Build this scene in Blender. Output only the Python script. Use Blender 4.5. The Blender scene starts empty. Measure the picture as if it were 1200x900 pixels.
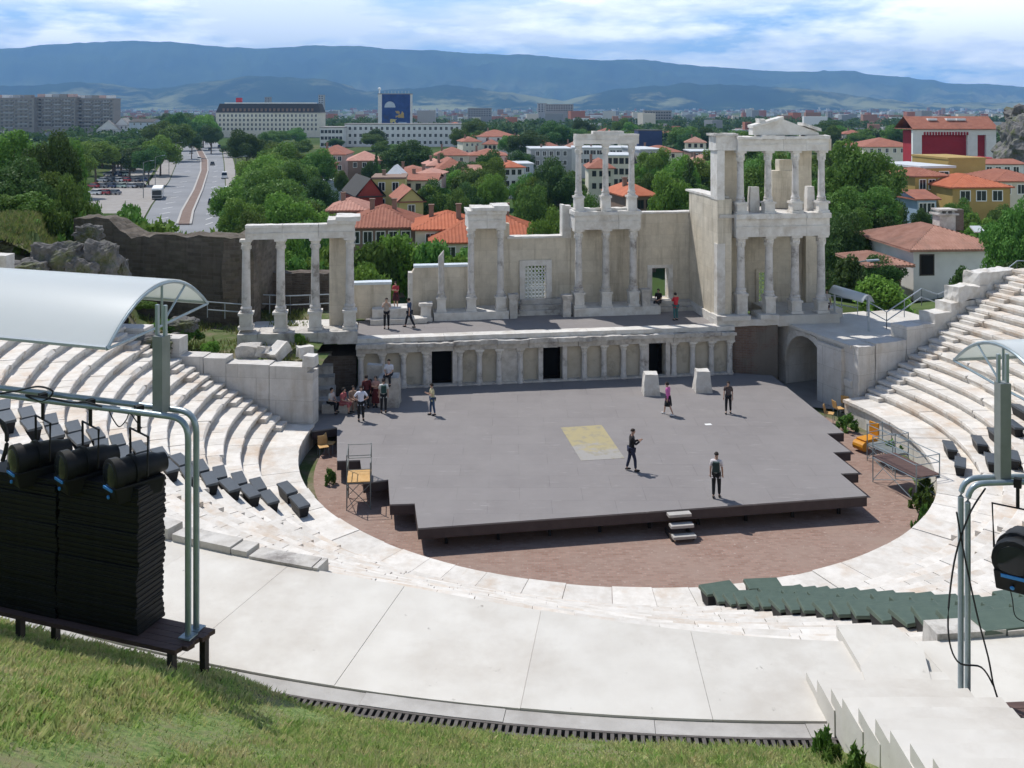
import bpy, bmesh, math, random
import numpy as np
from mathutils import Vector, Matrix, noise as mn
R = math.radians
rnd = random.Random(7)
npr = np.random.RandomState(11)
SC = bpy.context.scene
COL = SC.collection
CAMZ, F, HY = 16.4, 1120.0, 125.0
TOWN = -7.6

def Pz(x, y, z):                      # point of the place seen at (x, y) lying at height z
    Y = (CAMZ - z) * F / (y - HY)
    return Vector(((x - 600) * Y / F, Y, z))
def Pd(x, y, Y):                      # the same at depth Y
    return Vector(((x - 600) * Y / F, Y, CAMZ - (y - HY) * Y / F))

ORD = ['first', 'second', 'third', 'fourth', 'fifth', 'sixth', 'seventh', 'eighth', 'ninth', 'tenth', 'eleventh',
       'twelfth', 'thirteenth', 'fourteenth', 'fifteenth', 'sixteenth', 'seventeenth', 'eighteenth', 'nineteenth',
       'twentieth', 'twenty-first', 'twenty-second', 'twenty-third', 'twenty-fourth', 'twenty-fifth', 'twenty-sixth']

# ------------------------------------------------------------------ mesh builder
class MB:
    def __init__(s): s.v = []; s.f = []
    def quad(s, *p):
        n = len(s.v); s.v += [tuple(q) for q in p]; s.f.append(tuple(range(n, n + len(p)))); return s
    def hexa(s, b, t):                # bottom and top rings with the same number of points
        n = len(s.v); k = len(b)
        s.v += [tuple(q) for q in b] + [tuple(q) for q in t]
        s.f.append(tuple(range(n + k - 1, n - 1, -1))); s.f.append(tuple(range(n + k, n + 2 * k)))
        for i in range(k):
            j = (i + 1) % k; s.f.append((n + i, n + j, n + k + j, n + k + i))
        return s
    def box(s, x0, x1, y0, y1, z0, z1):
        p = [(x0, y0), (x1, y0), (x1, y1), (x0, y1)]
        return s.hexa([(a, b, z0) for a, b in p], [(a, b, z1) for a, b in p])
    def obox(s, c, ax, ay, hx, hy, z0, z1):   # box with a plan direction
        c = Vector((c[0], c[1], 0)); ax = Vector((ax[0], ax[1], 0)).normalized(); ay = Vector((-ax.y, ax.x, 0))
        p = [c + ax * a * hx + ay * b * hy for a, b in ((-1, -1), (1, -1), (1, 1), (-1, 1))]
        return s.hexa([(q.x, q.y, z0) for q in p], [(q.x, q.y, z1) for q in p])
    def rbox(s, x0, x1, y0, y1, z0, z1, step=.45, amp=.03, fr=1.3, seed=0):   # worn block
        nx, ny, nz = [max(1, min(40, int(round(abs(d) / step)))) for d in (x1 - x0, y1 - y0, z1 - z0)]
        def d(p):
            q = Vector(p) * fr + Vector((seed * 7.3, seed * 3.1, seed * 1.7))
            n = mn.noise_vector(q); n2 = mn.noise_vector(q * 3.1)
            return (p[0] + (n.x + .5 * n2.x) * amp, p[1] + (n.y + .5 * n2.y) * amp, p[2] + (n.z + .5 * n2.z) * amp)
        def grid(fn, na, nb, flip):
            b = len(s.v)
            for i in range(na + 1):
                for j in range(nb + 1): s.v.append(d(fn(i / na, j / nb)))
            for i in range(na):
                for j in range(nb):
                    q = (b + i * (nb + 1) + j, b + (i + 1) * (nb + 1) + j, b + (i + 1) * (nb + 1) + j + 1, b + i * (nb + 1) + j + 1)
                    s.f.append(q[::-1] if flip else q)
        X = lambda t: x0 + (x1 - x0) * t
        Yf = lambda t: y0 + (y1 - y0) * t
        Z = lambda t: z0 + (z1 - z0) * t
        grid(lambda a, b: (X(a), Yf(b), z1), nx, ny, False); grid(lambda a, b: (X(a), Yf(b), z0), nx, ny, True)
        grid(lambda a, b: (X(a), y0, Z(b)), nx, nz, False); grid(lambda a, b: (X(a), y1, Z(b)), nx, nz, True)
        grid(lambda a, b: (x0, Yf(a), Z(b)), ny, nz, True); grid(lambda a, b: (x1, Yf(a), Z(b)), ny, nz, False)
        return s
    def tube(s, pts, r, seg=8, r2=None):
        pts = [Vector(p) for p in pts]; n0 = len(s.v); k = len(pts)
        up = Vector((0, 0, 1))
        for i, p in enumerate(pts):
            t = (pts[min(i + 1, k - 1)] - pts[max(i - 1, 0)]).normalized()
            a = t.cross(up)
            if a.length < .05: a = t.cross(Vector((1, 0, 0)))
            a.normalize(); b = t.cross(a)
            rr = r if r2 is None else r + (r2 - r) * i / (k - 1)
            for j in range(seg):
                an = 2 * math.pi * j / seg
                s.v.append(tuple(p + (a * math.cos(an) + b * math.sin(an)) * rr))
        for i in range(k - 1):
            for j in range(seg):
                j2 = (j + 1) % seg
                s.f.append((n0 + i * seg + j, n0 + i * seg + j2, n0 + (i + 1) * seg + j2, n0 + (i + 1) * seg + j))
        s.f.append(tuple(n0 + j for j in range(seg))); s.f.append(tuple(n0 + (k - 1) * seg + j for j in range(seg)))
        return s
    def lathe(s, c, prof, seg=16, sq=False):  # profile of (radius, z) about a vertical axis
        n0 = len(s.v)
        for r, z in prof:
            for j in range(seg):
                an = 2 * math.pi * (j + (.5 if sq else 0)) / seg
                s.v.append((c[0] + r * math.cos(an), c[1] + r * math.sin(an), c[2] + z))
        k = len(prof)
        for i in range(k - 1):
            for j in range(seg):
                j2 = (j + 1) % seg
                s.f.append((n0 + i * seg + j, n0 + i * seg + j2, n0 + (i + 1) * seg + j2, n0 + (i + 1) * seg + j))
        s.f.append(tuple(n0 + j for j in range(seg))[::-1]); s.f.append(tuple(n0 + (k - 1) * seg + j for j in range(seg)))
        return s
    def prism(s, poly, a, b, axis='z'):       # polygon (counter-clockwise) pushed from a to b
        if axis == 'z': g = lambda p, t: (p[0], p[1], t)
        elif axis == 'y': g = lambda p, t: (p[0], t, p[1])
        else: g = lambda p, t: (t, p[0], p[1])
        return s.hexa([g(p, a) for p in poly], [g(p, b) for p in poly])
    def ball(s, c, rx, ry, rz, seg=10, rings=7, z0=-1.):
        n0 = len(s.v)
        for i in range(rings + 1):
            zz = z0 + (1 - z0) * i / rings; zz = max(-1, min(1, zz)); rr = math.sqrt(max(0, 1 - zz * zz)) + 1e-3
            for j in range(seg):
                an = 2 * math.pi * j / seg
                s.v.append((c[0] + rx * rr * math.cos(an), c[1] + ry * rr * math.sin(an), c[2] + rz * zz))
        for i in range(rings):
            for j in range(seg):
                j2 = (j + 1) % seg
                s.f.append((n0 + i * seg + j, n0 + i * seg + j2, n0 + (i + 1) * seg + j2, n0 + (i + 1) * seg + j))
        return s
    def xf(s, M):
        s.v = [tuple(M @ Vector(p)) for p in s.v]; return s
    def build(s, name, mat, parent=None, off=(0, 0, 0), smooth=False, bevel=0):
        me = bpy.data.meshes.new(name)
        me.from_pydata([(a - off[0], b - off[1], c - off[2]) for a, b, c in s.v], [], s.f)
        bm = bmesh.new(); bm.from_mesh(me)
        bmesh.ops.remove_doubles(bm, verts=bm.verts, dist=1e-5)
        bmesh.ops.recalc_face_normals(bm, faces=bm.faces)
        bm.to_mesh(me); bm.free()
        if smooth:
            me.shade_smooth()
            try: me.set_sharp_from_angle(angle=R(40))
            except Exception: pass
        me.materials.append(mat)
        o = bpy.data.objects.new(name, me); COL.objects.link(o)
        if parent: o.parent = parent
        else: o.location = off
        if bevel:
            b = o.modifiers.new('bevel', 'BEVEL'); b.width = bevel; b.segments = 2; b.limit_method = 'ANGLE'
        return o

def mesh_np(name, V, Q, mat, parent=None, kind=None):     # numpy verts and quads/tris
    me = bpy.data.meshes.new(name)
    k = Q.shape[1]
    me.vertices.add(len(V)); me.vertices.foreach_set('co', V.astype(np.float32).ravel())
    me.loops.add(Q.size); me.loops.foreach_set('vertex_index', Q.astype(np.int32).ravel())
    me.polygons.add(len(Q)); me.polygons.foreach_set('loop_start', np.arange(0, Q.size, k, dtype=np.int32))
    me.update(calc_edges=True); me.validate()
    me.materials.append(mat)
    o = bpy.data.objects.new(name, me); COL.objects.link(o)
    if parent: o.parent = parent
    if kind: o['kind'] = kind
    return o

def tag(o, label, cat, group=None):
    o['label'] = label; o['category'] = cat
    if group: o['group'] = group
    return o
def thing(name, label, cat, loc=(0, 0, 0), rz=0, group=None):
    o = bpy.data.objects.new(name, None); COL.objects.link(o)
    o.location = loc; o.rotation_euler = (0, 0, rz); o.empty_display_size = .3
    return tag(o, label, cat, group)
def struct(o): o['kind'] = 'structure'; return o
def stuff(o): o['kind'] = 'stuff'; return o
def dup(root, loc, rz, label, group=None, scale=None):
    r = root.copy(); COL.objects.link(r); r.location = loc; r.rotation_euler = (0, 0, rz); r['label'] = label
    if group: r['group'] = group
    if scale: r.scale = scale
    for ch in root.children:
        c = ch.copy(); COL.objects.link(c); c.parent = r
        for g in ch.children:
            d = g.copy(); COL.objects.link(d); d.parent = c
    return r
def dpart(o, loc, parent=None, rz=None, scale=None):       # copy of one part with its sub-parts
    c = o.copy(); COL.objects.link(c); c.location = loc
    if parent: c.parent = parent
    if rz is not None: c.rotation_euler = (0, 0, rz)
    if scale: c.scale = scale
    for g in o.children:
        d = g.copy(); COL.objects.link(d); d.parent = c
    return c

# ------------------------------------------------------------------ materials
def newmat(name):
    m = bpy.data.materials.new(name); m.use_nodes = True
    nt = m.node_tree; b = nt.nodes['Principled BSDF']
    return m, nt, b
def N(nt, t, **kw):
    n = nt.nodes.new(t)
    for k, v in kw.items():
        if k.startswith('i_'):
            key = k[2:]; key = int(key) if key.isdigit() else key.replace('_', ' ')
            n.inputs[key].default_value = v
        else: setattr(n, k, v)
    return n
def rgba(c): return (c[0], c[1], c[2], 1)
def mixc(nt, fac, a, b, blend='MIX'):
    m = N(nt, 'ShaderNodeMix', data_type='RGBA', blend_type=blend)
    for sock, v in ((m.inputs[0], fac), (m.inputs[6], a), (m.inputs[7], b)):
        if hasattr(v, 'links') or isinstance(v, bpy.types.NodeSocket): nt.links.new(v, sock)
        elif isinstance(v, (int, float)): sock.default_value = v
        else: sock.default_value = rgba(v)
    return m.outputs[2]
def ramp(nt, src, a, b, ca=(0, 0, 0), cb=(1, 1, 1)):
    r = N(nt, 'ShaderNodeValToRGB'); e = r.color_ramp.elements
    e[0].position, e[1].position = a, b; e[0].color, e[1].color = rgba(ca), rgba(cb)
    nt.links.new(src, r.inputs[0]); return r.outputs[0]
def coords(nt, kind='Object', scale=(1, 1, 1)):
    t = N(nt, 'ShaderNodeTexCoord'); mp = N(nt, 'ShaderNodeMapping'); mp.inputs['Scale'].default_value = scale
    nt.links.new(t.outputs[kind], mp.inputs[0]); return mp.outputs[0]
def noise(nt, vec, scale, detail=5, rough=.6):
    n = N(nt, 'ShaderNodeTexNoise'); n.inputs['Scale'].default_value = scale
    n.inputs['Detail'].default_value = detail; n.inputs['Roughness'].default_value = rough
    nt.links.new(vec, n.inputs['Vector']); return n.outputs[0]
def bumpn(nt, b, h, strength, dist=.02):
    bp = N(nt, 'ShaderNodeBump'); bp.inputs['Strength'].default_value = strength; bp.inputs['Distance'].default_value = dist
    nt.links.new(h, bp.inputs['Height']); nt.links.new(bp.outputs[0], b.inputs['Normal'])
def mk(name, c1, c2=None, scale=3, rough=.85, bump=0, metal=0, spec=.3, isl=0, stain=None, stain_s=.6, pit=None, lo=.35, hi=.65, stretch=(1, 1, 1), st=(.52, .72)):
    m, nt, b = newmat(name)
    b.inputs['Roughness'].default_value = rough; b.inputs['Metallic'].default_value = metal
    b.inputs['Specular IOR Level'].default_value = spec
    if c2 is None and not isl and not bump:
        b.inputs['Base Color'].default_value = rgba(c1); return m
    v = coords(nt, 'Object', stretch)
    n1 = noise(nt, v, scale)
    col = mixc(nt, ramp(nt, n1, lo, hi), c1, c2 or c1)
    if stain:
        n2 = noise(nt, v, stain_s, 7, .7)
        col = mixc(nt, ramp(nt, n2, st[0], st[1]), col, stain)
    if pit:
        col = mixc(nt, ramp(nt, noise(nt, v, 3.7, 9, .72), .655, .70), col, pit)
    if isl:
        g = N(nt, 'ShaderNodeNewGeometry')
        f = ramp(nt, g.outputs['Random Per Island'], 0, 1, (1 - isl,) * 3, (1 + isl,) * 3)
        col = mixc(nt, 1.0, col, f, 'MULTIPLY')
    nt.links.new(col, b.inputs['Base Color'])
    if bump:
        bumpn(nt, b, noise(nt, v, scale * 4, 8, .65), bump)
    return m
def blocks(name, c1, c2, mortar, bw, bh, ms=.012, rough=.9, bump=.4, var=None, stain=None, stain_s=.5, flat=False, st=(.5, .7), streak=.60):
    m, nt, b = newmat(name); b.inputs['Roughness'].default_value = rough; b.inputs['Specular IOR Level'].default_value = .2
    t = N(nt, 'ShaderNodeTexCoord'); sp = N(nt, 'ShaderNodeSeparateXYZ'); nt.links.new(t.outputs['Object'], sp.inputs[0])
    cb = N(nt, 'ShaderNodeCombineXYZ')
    if flat:
        nt.links.new(sp.outputs[0], cb.inputs[0]); nt.links.new(sp.outputs[1], cb.inputs[1])
    else:
        ad = N(nt, 'ShaderNodeMath', operation='ADD'); nt.links.new(sp.outputs[0], ad.inputs[0]); nt.links.new(sp.outputs[1], ad.inputs[1])
        nt.links.new(ad.outputs[0], cb.inputs[0]); nt.links.new(sp.outputs[2], cb.inputs[1])
    br = N(nt, 'ShaderNodeTexBrick'); nt.links.new(cb.outputs[0], br.inputs['Vector'])
    br.inputs['Scale'].default_value = 1; br.inputs['Brick Width'].default_value = bw; br.inputs['Row Height'].default_value = bh
    br.inputs['Mortar Size'].default_value = ms; br.inputs['Mortar Smooth'].default_value = .3
    br.inputs['Color1'].default_value = rgba(c1); br.inputs['Color2'].default_value = rgba(c2); br.inputs['Mortar'].default_value = rgba(mortar)
    col = br.outputs[0]
    n1 = noise(nt, t.outputs['Object'], 1.1, 8, .7)
    col = mixc(nt, ramp(nt, n1, .3, .75), col, mixc(nt, 1.0, col, (.72, .72, .72), 'MULTIPLY'))
    if stain:
        n2 = noise(nt, t.outputs['Object'], stain_s, 8, .75)
        col = mixc(nt, ramp(nt, n2, st[0], st[1]), col, stain)
    nt.links.new(col, b.inputs['Base Color'])
    if not flat:
        ns = noise(nt, coords(nt, 'Object', (2.2, 2.2, .22)), 1, 7, .7)          # rain streaks
        col = mixc(nt, ramp(nt, ns, .50, .74), col, mixc(nt, 1.0, col, (streak, streak * .98, streak * .94), 'MULTIPLY')); nt.links.new(col, b.inputs['Base Color'])
    n3 = noise(nt, t.outputs['Object'], 9, 6, .7)
    mx = N(nt, 'ShaderNodeMath', operation='MULTIPLY_ADD'); nt.links.new(br.outputs[1], mx.inputs[0]); mx.inputs[1].default_value = -.8
    nt.links.new(n3, mx.inputs[2])
    bumpn(nt, b, mx.outputs[0], bump, .03)
    return m
def leafmat(name, c1, c2, c3):
    m, nt, b = newmat(name)
    g = N(nt, 'ShaderNodeNewGeometry'); oi = N(nt, 'ShaderNodeObjectInfo')
    a = mixc(nt, g.outputs['Random Per Island'], c1, c2)
    v = coords(nt, 'Object', (1, 1, 1))
    col = mixc(nt, ramp(nt, noise(nt, v, 4.0, 3), .4, .65), a, c3)
    hs = N(nt, 'ShaderNodeHueSaturation')
    ml = N(nt, 'ShaderNodeMapRange'); ml.inputs[3].default_value = .47; ml.inputs[4].default_value = .515
    nt.links.new(oi.outputs['Random'], ml.inputs[0]); nt.links.new(ml.outputs[0], hs.inputs['Hue'])
    mv = N(nt, 'ShaderNodeMapRange'); mv.inputs[3].default_value = .75; mv.inputs[4].default_value = 1.35
    nt.links.new(oi.outputs['Random'], mv.inputs[0]); nt.links.new(mv.outputs[0], hs.inputs['Value'])
    nt.links.new(col, hs.inputs['Color'])
    nt.links.new(hs.outputs[0], b.inputs['Base Color']); b.inputs['Roughness'].default_value = .6
    b.inputs['Specular IOR Level'].default_value = .15
    tr = N(nt, 'ShaderNodeBsdfTranslucent'); nt.links.new(hs.outputs[0], tr.inputs[0])
    mx = N(nt, 'ShaderNodeMixShader'); mx.inputs[0].default_value = .3
    nt.links.new(b.outputs[0], mx.inputs[1]); nt.links.new(tr.outputs[0], mx.inputs[2])
    nt.links.new(mx.outputs[0], nt.nodes['Material Output'].inputs[0])
    return m
M = {}
M['marble'] = mk('marble', (.56, .53, .485), (.67, .65, .615), 2.2, .8, .45, isl=.06, stain=(.40, .35, .29), stain_s=.8, st=(.52, .74), pit=(.30, .26, .22))
M['seat'] = mk('seat_stone', (.59, .55, .495), (.70, .665, .615), 2.6, .85, .8, isl=.08, stain=(.54, .43, .33), stain_s=.55, st=(.50, .70), pit=(.25, .215, .18))
M['slab'] = mk('slab_stone', (.55, .52, .472), (.615, .588, .54), 1.1, .8, .35, isl=.04, stain=(.47, .43, .38), stain_s=.45, st=(.46, .72), pit=(.30, .275, .24))
M['oldstone'] = mk('weathered_stone', (.42, .39, .35), (.56, .535, .50), 2.5, .9, .6, isl=.08, stain=(.22, .20, .185), stain_s=1.1, st=(.52, .7))
M['column'] = mk('column_marble', (.50, .47, .435), (.62, .595, .57), 1.8, .75, .3, stain=(.26, .235, .21), stain_s=1.2, st=(.52, .66))
M['wall'] = blocks('plaster_ashlar', (.64, .57, .455), (.70, .635, .52), (.50, .44, .35), 1.5, .75, .006, stain=(.46, .41, .335), stain_s=.5, bump=.25, st=(.5, .72))
M['panel'] = mk('stained_panel', (.44, .395, .315), (.51, .465, .385), 1.5, .9, .25, stain=(.24, .22, .19), stain_s=.8)
M['rubble'] = blocks('rubble_brick', (.11, .085, .068), (.17, .14, .115), (.15, .13, .11), .4, .14, .025, bump=.9, stain=(.10, .085, .07), stain_s=.35)
M['ruin'] = blocks('ruin_masonry', (.125, .102, .08), (.20, .168, .135), (.165, .142, .118), .55, .22, .03, bump=1, stain=(.095, .09, .06), stain_s=.5)
M['brickbase'] = blocks('red_brick', (.19, .115, .09), (.24, .16, .125), (.22, .19, .165), .35, .1, .02, bump=.7, stain=(.20, .175, .15), stain_s=.35, st=(.45, .55))
M['ashlar'] = blocks('white_ashlar', (.66, .63, .59), (.73, .70, .665), (.42, .39, .35), 1.7, 1.05, .008, bump=.3, stain=(.52, .46, .39), stain_s=.4, streak=.8)
M['deck'] = None
M['paving'] = None
M['cap'] = mk('lead_cap', (.50, .56, .60), (.60, .65, .68), 4, .5, .1)
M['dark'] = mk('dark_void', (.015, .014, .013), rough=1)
M['fascia'] = mk('dark_fascia', (.060, .045, .045), (.075, .058, .056), 3, .6)
M['rock'] = mk('rock', (.105, .10, .095), (.20, .19, .18), 1.4, .95, 1.0, stain=(.10, .11, .05), stain_s=.6, st=(.5, .62))
M['earth'] = mk('earth', (.15, .12, .08), (.22, .185, .13), 1.0, 1, .8, stain=(.075, .11, .03), stain_s=.35, st=(.42, .56))
M['steel'] = mk('painted_steel', (.36, .40, .43), (.42, .46, .49), 3, .45, .03, metal=.2, spec=.5)
M['galv'] = mk('galvanised_tube', (.24, .30, .33), (.30, .36, .39), 4, .35, .03, metal=.45, spec=.5)
M['greypost'] = mk('grey_post', (.17, .185, .175), (.22, .235, .225), 2, .5, .05)
M['black'] = mk('black_plastic', (.007, .007, .008), (.013, .013, .014), 6, .5, .06, spec=.22)
M['seatbox'] = mk('seat_box_plastic', (.055, .064, .074), (.075, .086, .096), 5, .4, .05, isl=.1, spec=.5)
M['seatsheen'] = mk('sheen_tinted_seat_plastic', (.066, .098, .070), (.088, .125, .090), 5, .42, .05, isl=.12, spec=.5)  # same dark plastic boxes; greenish sky sheen painted into the lid colour
M['rubber'] = mk('cable_rubber', (.02, .02, .022), rough=.6)
M['lens'] = mk('lens_glass', (.015, .018, .022), rough=.12, spec=.35)
M['blue'] = mk('blue_tape', (.05, .25, .62), rough=.5)
M['wood'] = mk('red_brown_planks', (.085, .05, .045), (.12, .072, .062), 3, .7, .4, stretch=(.4, 6, 6))
M['ply'] = mk('orange_plywood', (.50, .29, .10), (.58, .36, .15), 4, .6, .1)
M['orange'] = mk('orange_plastic', (.62, .27, .02), (.55, .23, .02), 4, .5)
M['concrete'] = mk('concrete', (.38, .36, .335), (.46, .44, .415), 2, .9, .3, stain=(.30, .28, .26))
M['bark'] = mk('bark', (.09, .07, .05), (.14, .11, .085), 6, .95, .8)
M['leaf_a'] = leafmat('foliage_green', (.070, .155, .030), (.150, .260, .055), (.100, .200, .040))
M['leaf_b'] = leafmat('foliage_bright', (.110, .225, .032), (.190, .330, .062), (.135, .255, .042))
M['leaf_c'] = leafmat('foliage_dark', (.044, .102, .027), (.086, .165, .045), (.062, .130, .035))
M['leaf_far'] = leafmat('foliage_far', (.042, .090, .026), (.075, .140, .042), (.055, .11, .032))
M['grassblade'] = leafmat('grass_blades', (.22, .37, .085), (.42, .50, .17), (.56, .50, .27))
M['slopeblade'] = leafmat('slope_grass', (.085, .16, .03), (.17, .23, .06), (.24, .23, .10))
M['weed'] = leafmat('weed_leaves', (.07, .16, .03), (.11, .22, .045), (.09, .18, .03))
M['asphalt'] = mk('asphalt', (.20, .205, .215), (.25, .255, .265), .08, .9, .1)
M['pave'] = mk('pavement', (.25, .23, .21), (.32, .30, .28), .5, .9)
M['median'] = mk('median_brick', (.17, .115, .09), (.21, .15, .12), .6, .9)
M['paint'] = mk('road_paint', (.75, .75, .73), rough=.7)
M['white'] = mk('white_paint', (.74, .74, .72), (.80, .80, .78), 1, .7)
M['glass'] = mk('window_glass', (.02, .025, .03), rough=.12, spec=.7)
M['shutter'] = mk('dark_frame', (.05, .04, .035), rough=.6)
def tile(name, a, b, c): return mk(name, a, b, 1.1, .85, .3, isl=.12, stain=c, stain_s=.5, st=(.5, .75))
M['tile_red'] = tile('red_roof_tiles', (.27, .10, .065), (.34, .14, .09), (.21, .09, .065))
M['tile_orange'] = tile('orange_roof_tiles', (.40, .115, .055), (.46, .15, .075), (.33, .105, .06))
M['tile_brown'] = tile('old_roof_tiles', (.30, .155, .11), (.40, .22, .165), (.22, .14, .11))
M['tile_pink'] = tile('faded_roof_tiles', (.42, .20, .15), (.50, .27, .21), (.34, .17, .13))
for nm, c in (('w_white', (.66, .66, .65)), ('w_cream', (.68, .63, .52)), ('w_pink', (.52, .37, .33)), ('w_ochre', (.42, .29, .10)),
              ('w_yellow', (.55, .48, .20)), ('w_red', (.30, .055, .045)), ('w_grey', (.36, .37, .38)), ('w_bluegrey', (.46, .52, .58)),
              ('w_brown', (.25, .17, .13)), ('w_crimson', (.36, .03, .045)), ('w_conc', (.27, .255, .24)), ('w_blue', (.30, .40, .52)),
              ('roof_dark', (.06, .058, .055)), ('roof_metal', (.55, .58, .60)), ('w_darkblue', (.04, .06, .14))):
    M[nm] = mk(nm, c, tuple(x * .88 for x in c), .6, .85, .08)

def deckmat():
    m, nt, b = newmat('stage_boards'); b.inputs['Roughness'].default_value = .75; b.inputs['Specular IOR Level'].default_value = .25
    v = coords(nt, 'Object')
    br = N(nt, 'ShaderNodeTexBrick'); nt.links.new(v, br.inputs['Vector'])
    br.inputs['Scale'].default_value = 1; br.inputs['Brick Width'].default_value = 2.5; br.inputs['Row Height'].default_value = 1.25
    br.inputs['Mortar Size'].default_value = .009; br.offset = .5
    br.inputs['Color1'].default_value = rgba((.206, .190, .187)); br.inputs['Color2'].default_value = rgba((.226, .209, .205)); br.inputs['Mortar'].default_value = rgba((.135, .123, .121))
    col = mixc(nt, ramp(nt, noise(nt, v, .5, 8, .7), .35, .7), br.outputs[0], (.245, .228, .222))
    col = mixc(nt, ramp(nt, noise(nt, v, 1.7, 8, .75), .62, .72), col, (.285, .268, .258))
    n9 = noise(nt, coords(nt, 'Object', (.5, 4, 1)), 1.3, 8, .75)
    col = mixc(nt, ramp(nt, n9, .60, .66), col, (.29, .275, .265))
    nt.links.new(col, b.inputs['Base Color']); bumpn(nt, b, noise(nt, v, 20, 4), .08)
    return m
M['deck'] = deckmat()
def pavingmat():
    m, nt, b = newmat('brick_paving'); b.inputs['Roughness'].default_value = .9; b.inputs['Specular IOR Level'].default_value = .2
    v = coords(nt, 'Object')
    br = N(nt, 'ShaderNodeTexBrick'); nt.links.new(v, br.inputs['Vector'])
    br.inputs['Scale'].default_value = 1; br.inputs['Brick Width'].default_value = .26; br.inputs['Row Height'].default_value = .13
    br.inputs['Mortar Size'].default_value = .012
    br.inputs['Color1'].default_value = rgba((.235, .14, .108)); br.inputs['Color2'].default_value = rgba((.33, .215, .172)); br.inputs['Mortar'].default_value = rgba((.25, .20, .165))
    col = mixc(nt, ramp(nt, noise(nt, v, .4, 8, .7), .4, .7), br.outputs[0], (.30, .22, .18))
    col = mixc(nt, ramp(nt, noise(nt, v, 6, 4, .7), .6, .75), col, (.48, .40, .36))
    nt.links.new(col, b.inputs['Base Color']); bumpn(nt, b, br.outputs[1], -.3)
    return m
M['paving'] = pavingmat()

# ------------------------------------------------------------------ camera, sky, sun
cam = bpy.data.objects.new('camera', bpy.data.cameras.new('camera')); COL.objects.link(cam)
cam.location = (0, 0, CAMZ); cam.rotation_euler = (R(90), 0, 0)
cam.data.sensor_width = 36; cam.data.lens = 36 * F / 1200; cam.data.shift_y = -(450 - HY) / 1200
cam.data.clip_start = .1; cam.data.clip_end = 60000
SC.camera = cam
SUN_AZ, SUN_EL = -47.0, 59.0          # degrees from +Y towards +X
sd = Vector((math.sin(R(SUN_AZ)) * math.cos(R(SUN_EL)), math.cos(R(SUN_AZ)) * math.cos(R(SUN_EL)), math.sin(R(SUN_EL))))
sl = bpy.data.lights.new('sun', 'SUN'); sl.energy = 4.0; sl.angle = R(.55); sl.color = (1, .965, .91)
so = bpy.data.objects.new('sun', sl); COL.objects.link(so); so.rotation_euler = sd.to_track_quat('Z', 'Y').to_euler(); so.location = (0, 0, 60)
W = bpy.data.worlds.new('World'); SC.world = W; W.use_nodes = True
nt = W.node_tree; bg = nt.nodes['Background']
sky = N(nt, 'ShaderNodeTexSky', sky_type='NISHITA', sun_disc=False, sun_elevation=R(SUN_EL), sun_rotation=R(SUN_AZ % 360), altitude=200, air_density=1.0, dust_density=.6, ozone_density=1.5)
SKYS = .1
sk = mixc(nt, 1.0, sky.outputs[0], (SKYS,) * 3, 'MULTIPLY')
tc = N(nt, 'ShaderNodeTexCoord')
def wn(scale, det, off, rough=.6):
    mp = N(nt, 'ShaderNodeMapping'); mp.inputs['Scale'].default_value = scale; mp.inputs['Location'].default_value = off
    nt.links.new(tc.outputs['Generated'], mp.inputs[0]); return noise(nt, mp.outputs[0], 1, det, rough)
big = wn((4.5, 4.5, 26), 9, (1.3, .2, 0), .55); fine = wn((15, 15, 52), 10, (4.1, 2.2, .4), .58); patch = wn((3.4, 3.4, 15), 5, (7.7, 1, 2))
sp = N(nt, 'ShaderNodeSeparateXYZ'); nt.links.new(tc.outputs['Generated'], sp.inputs[0])
gap = mixc(nt, ramp(nt, sp.outputs[2], .0, .45), (.52, .88, 1.38), sk)                 # clear sky low down, hazy blue
base = mixc(nt, ramp(nt, big, .40, .58), gap, (1.22, 1.32, 1.42))                        # grey-blue cloud sheet
wh = N(nt, 'ShaderNodeMath', operation='MULTIPLY_ADD'); nt.links.new(fine, wh.inputs[0]); wh.inputs[1].default_value = .55
nt.links.new(patch, wh.inputs[2])
rx = N(nt, 'ShaderNodeMath', operation='MULTIPLY_ADD'); nt.links.new(sp.outputs[0], rx.inputs[0]); rx.inputs[1].default_value = .14; nt.links.new(wh.outputs[0], rx.inputs[2])
cl = mixc(nt, ramp(nt, rx.outputs[0], .69, .88), base, (1.85, 1.88, 1.9))
cl = mixc(nt, ramp(nt, sp.outputs[2], .20, .42), cl, sk)                              # the cloud bank lies low                # white cloud tops
nt.links.new(cl, bg.inputs[0]); bg.inputs[1].default_value = 1.0
vs = SC.view_settings; vs.view_transform = 'Standard'; vs.look = 'None'; vs.exposure = .22; vs.gamma = 1
SC.cycles.use_denoising = True
SC.cycles.max_bounces = 6; SC.cycles.diffuse_bounces = 3; SC.cycles.glossy_bounces = 2; SC.cycles.transmission_bounces = 3
SC.cycles.volume_bounces = 0; SC.cycles.transparent_max_bounces = 6
SC.cycles.sample_clamp_indirect = 6
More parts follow.
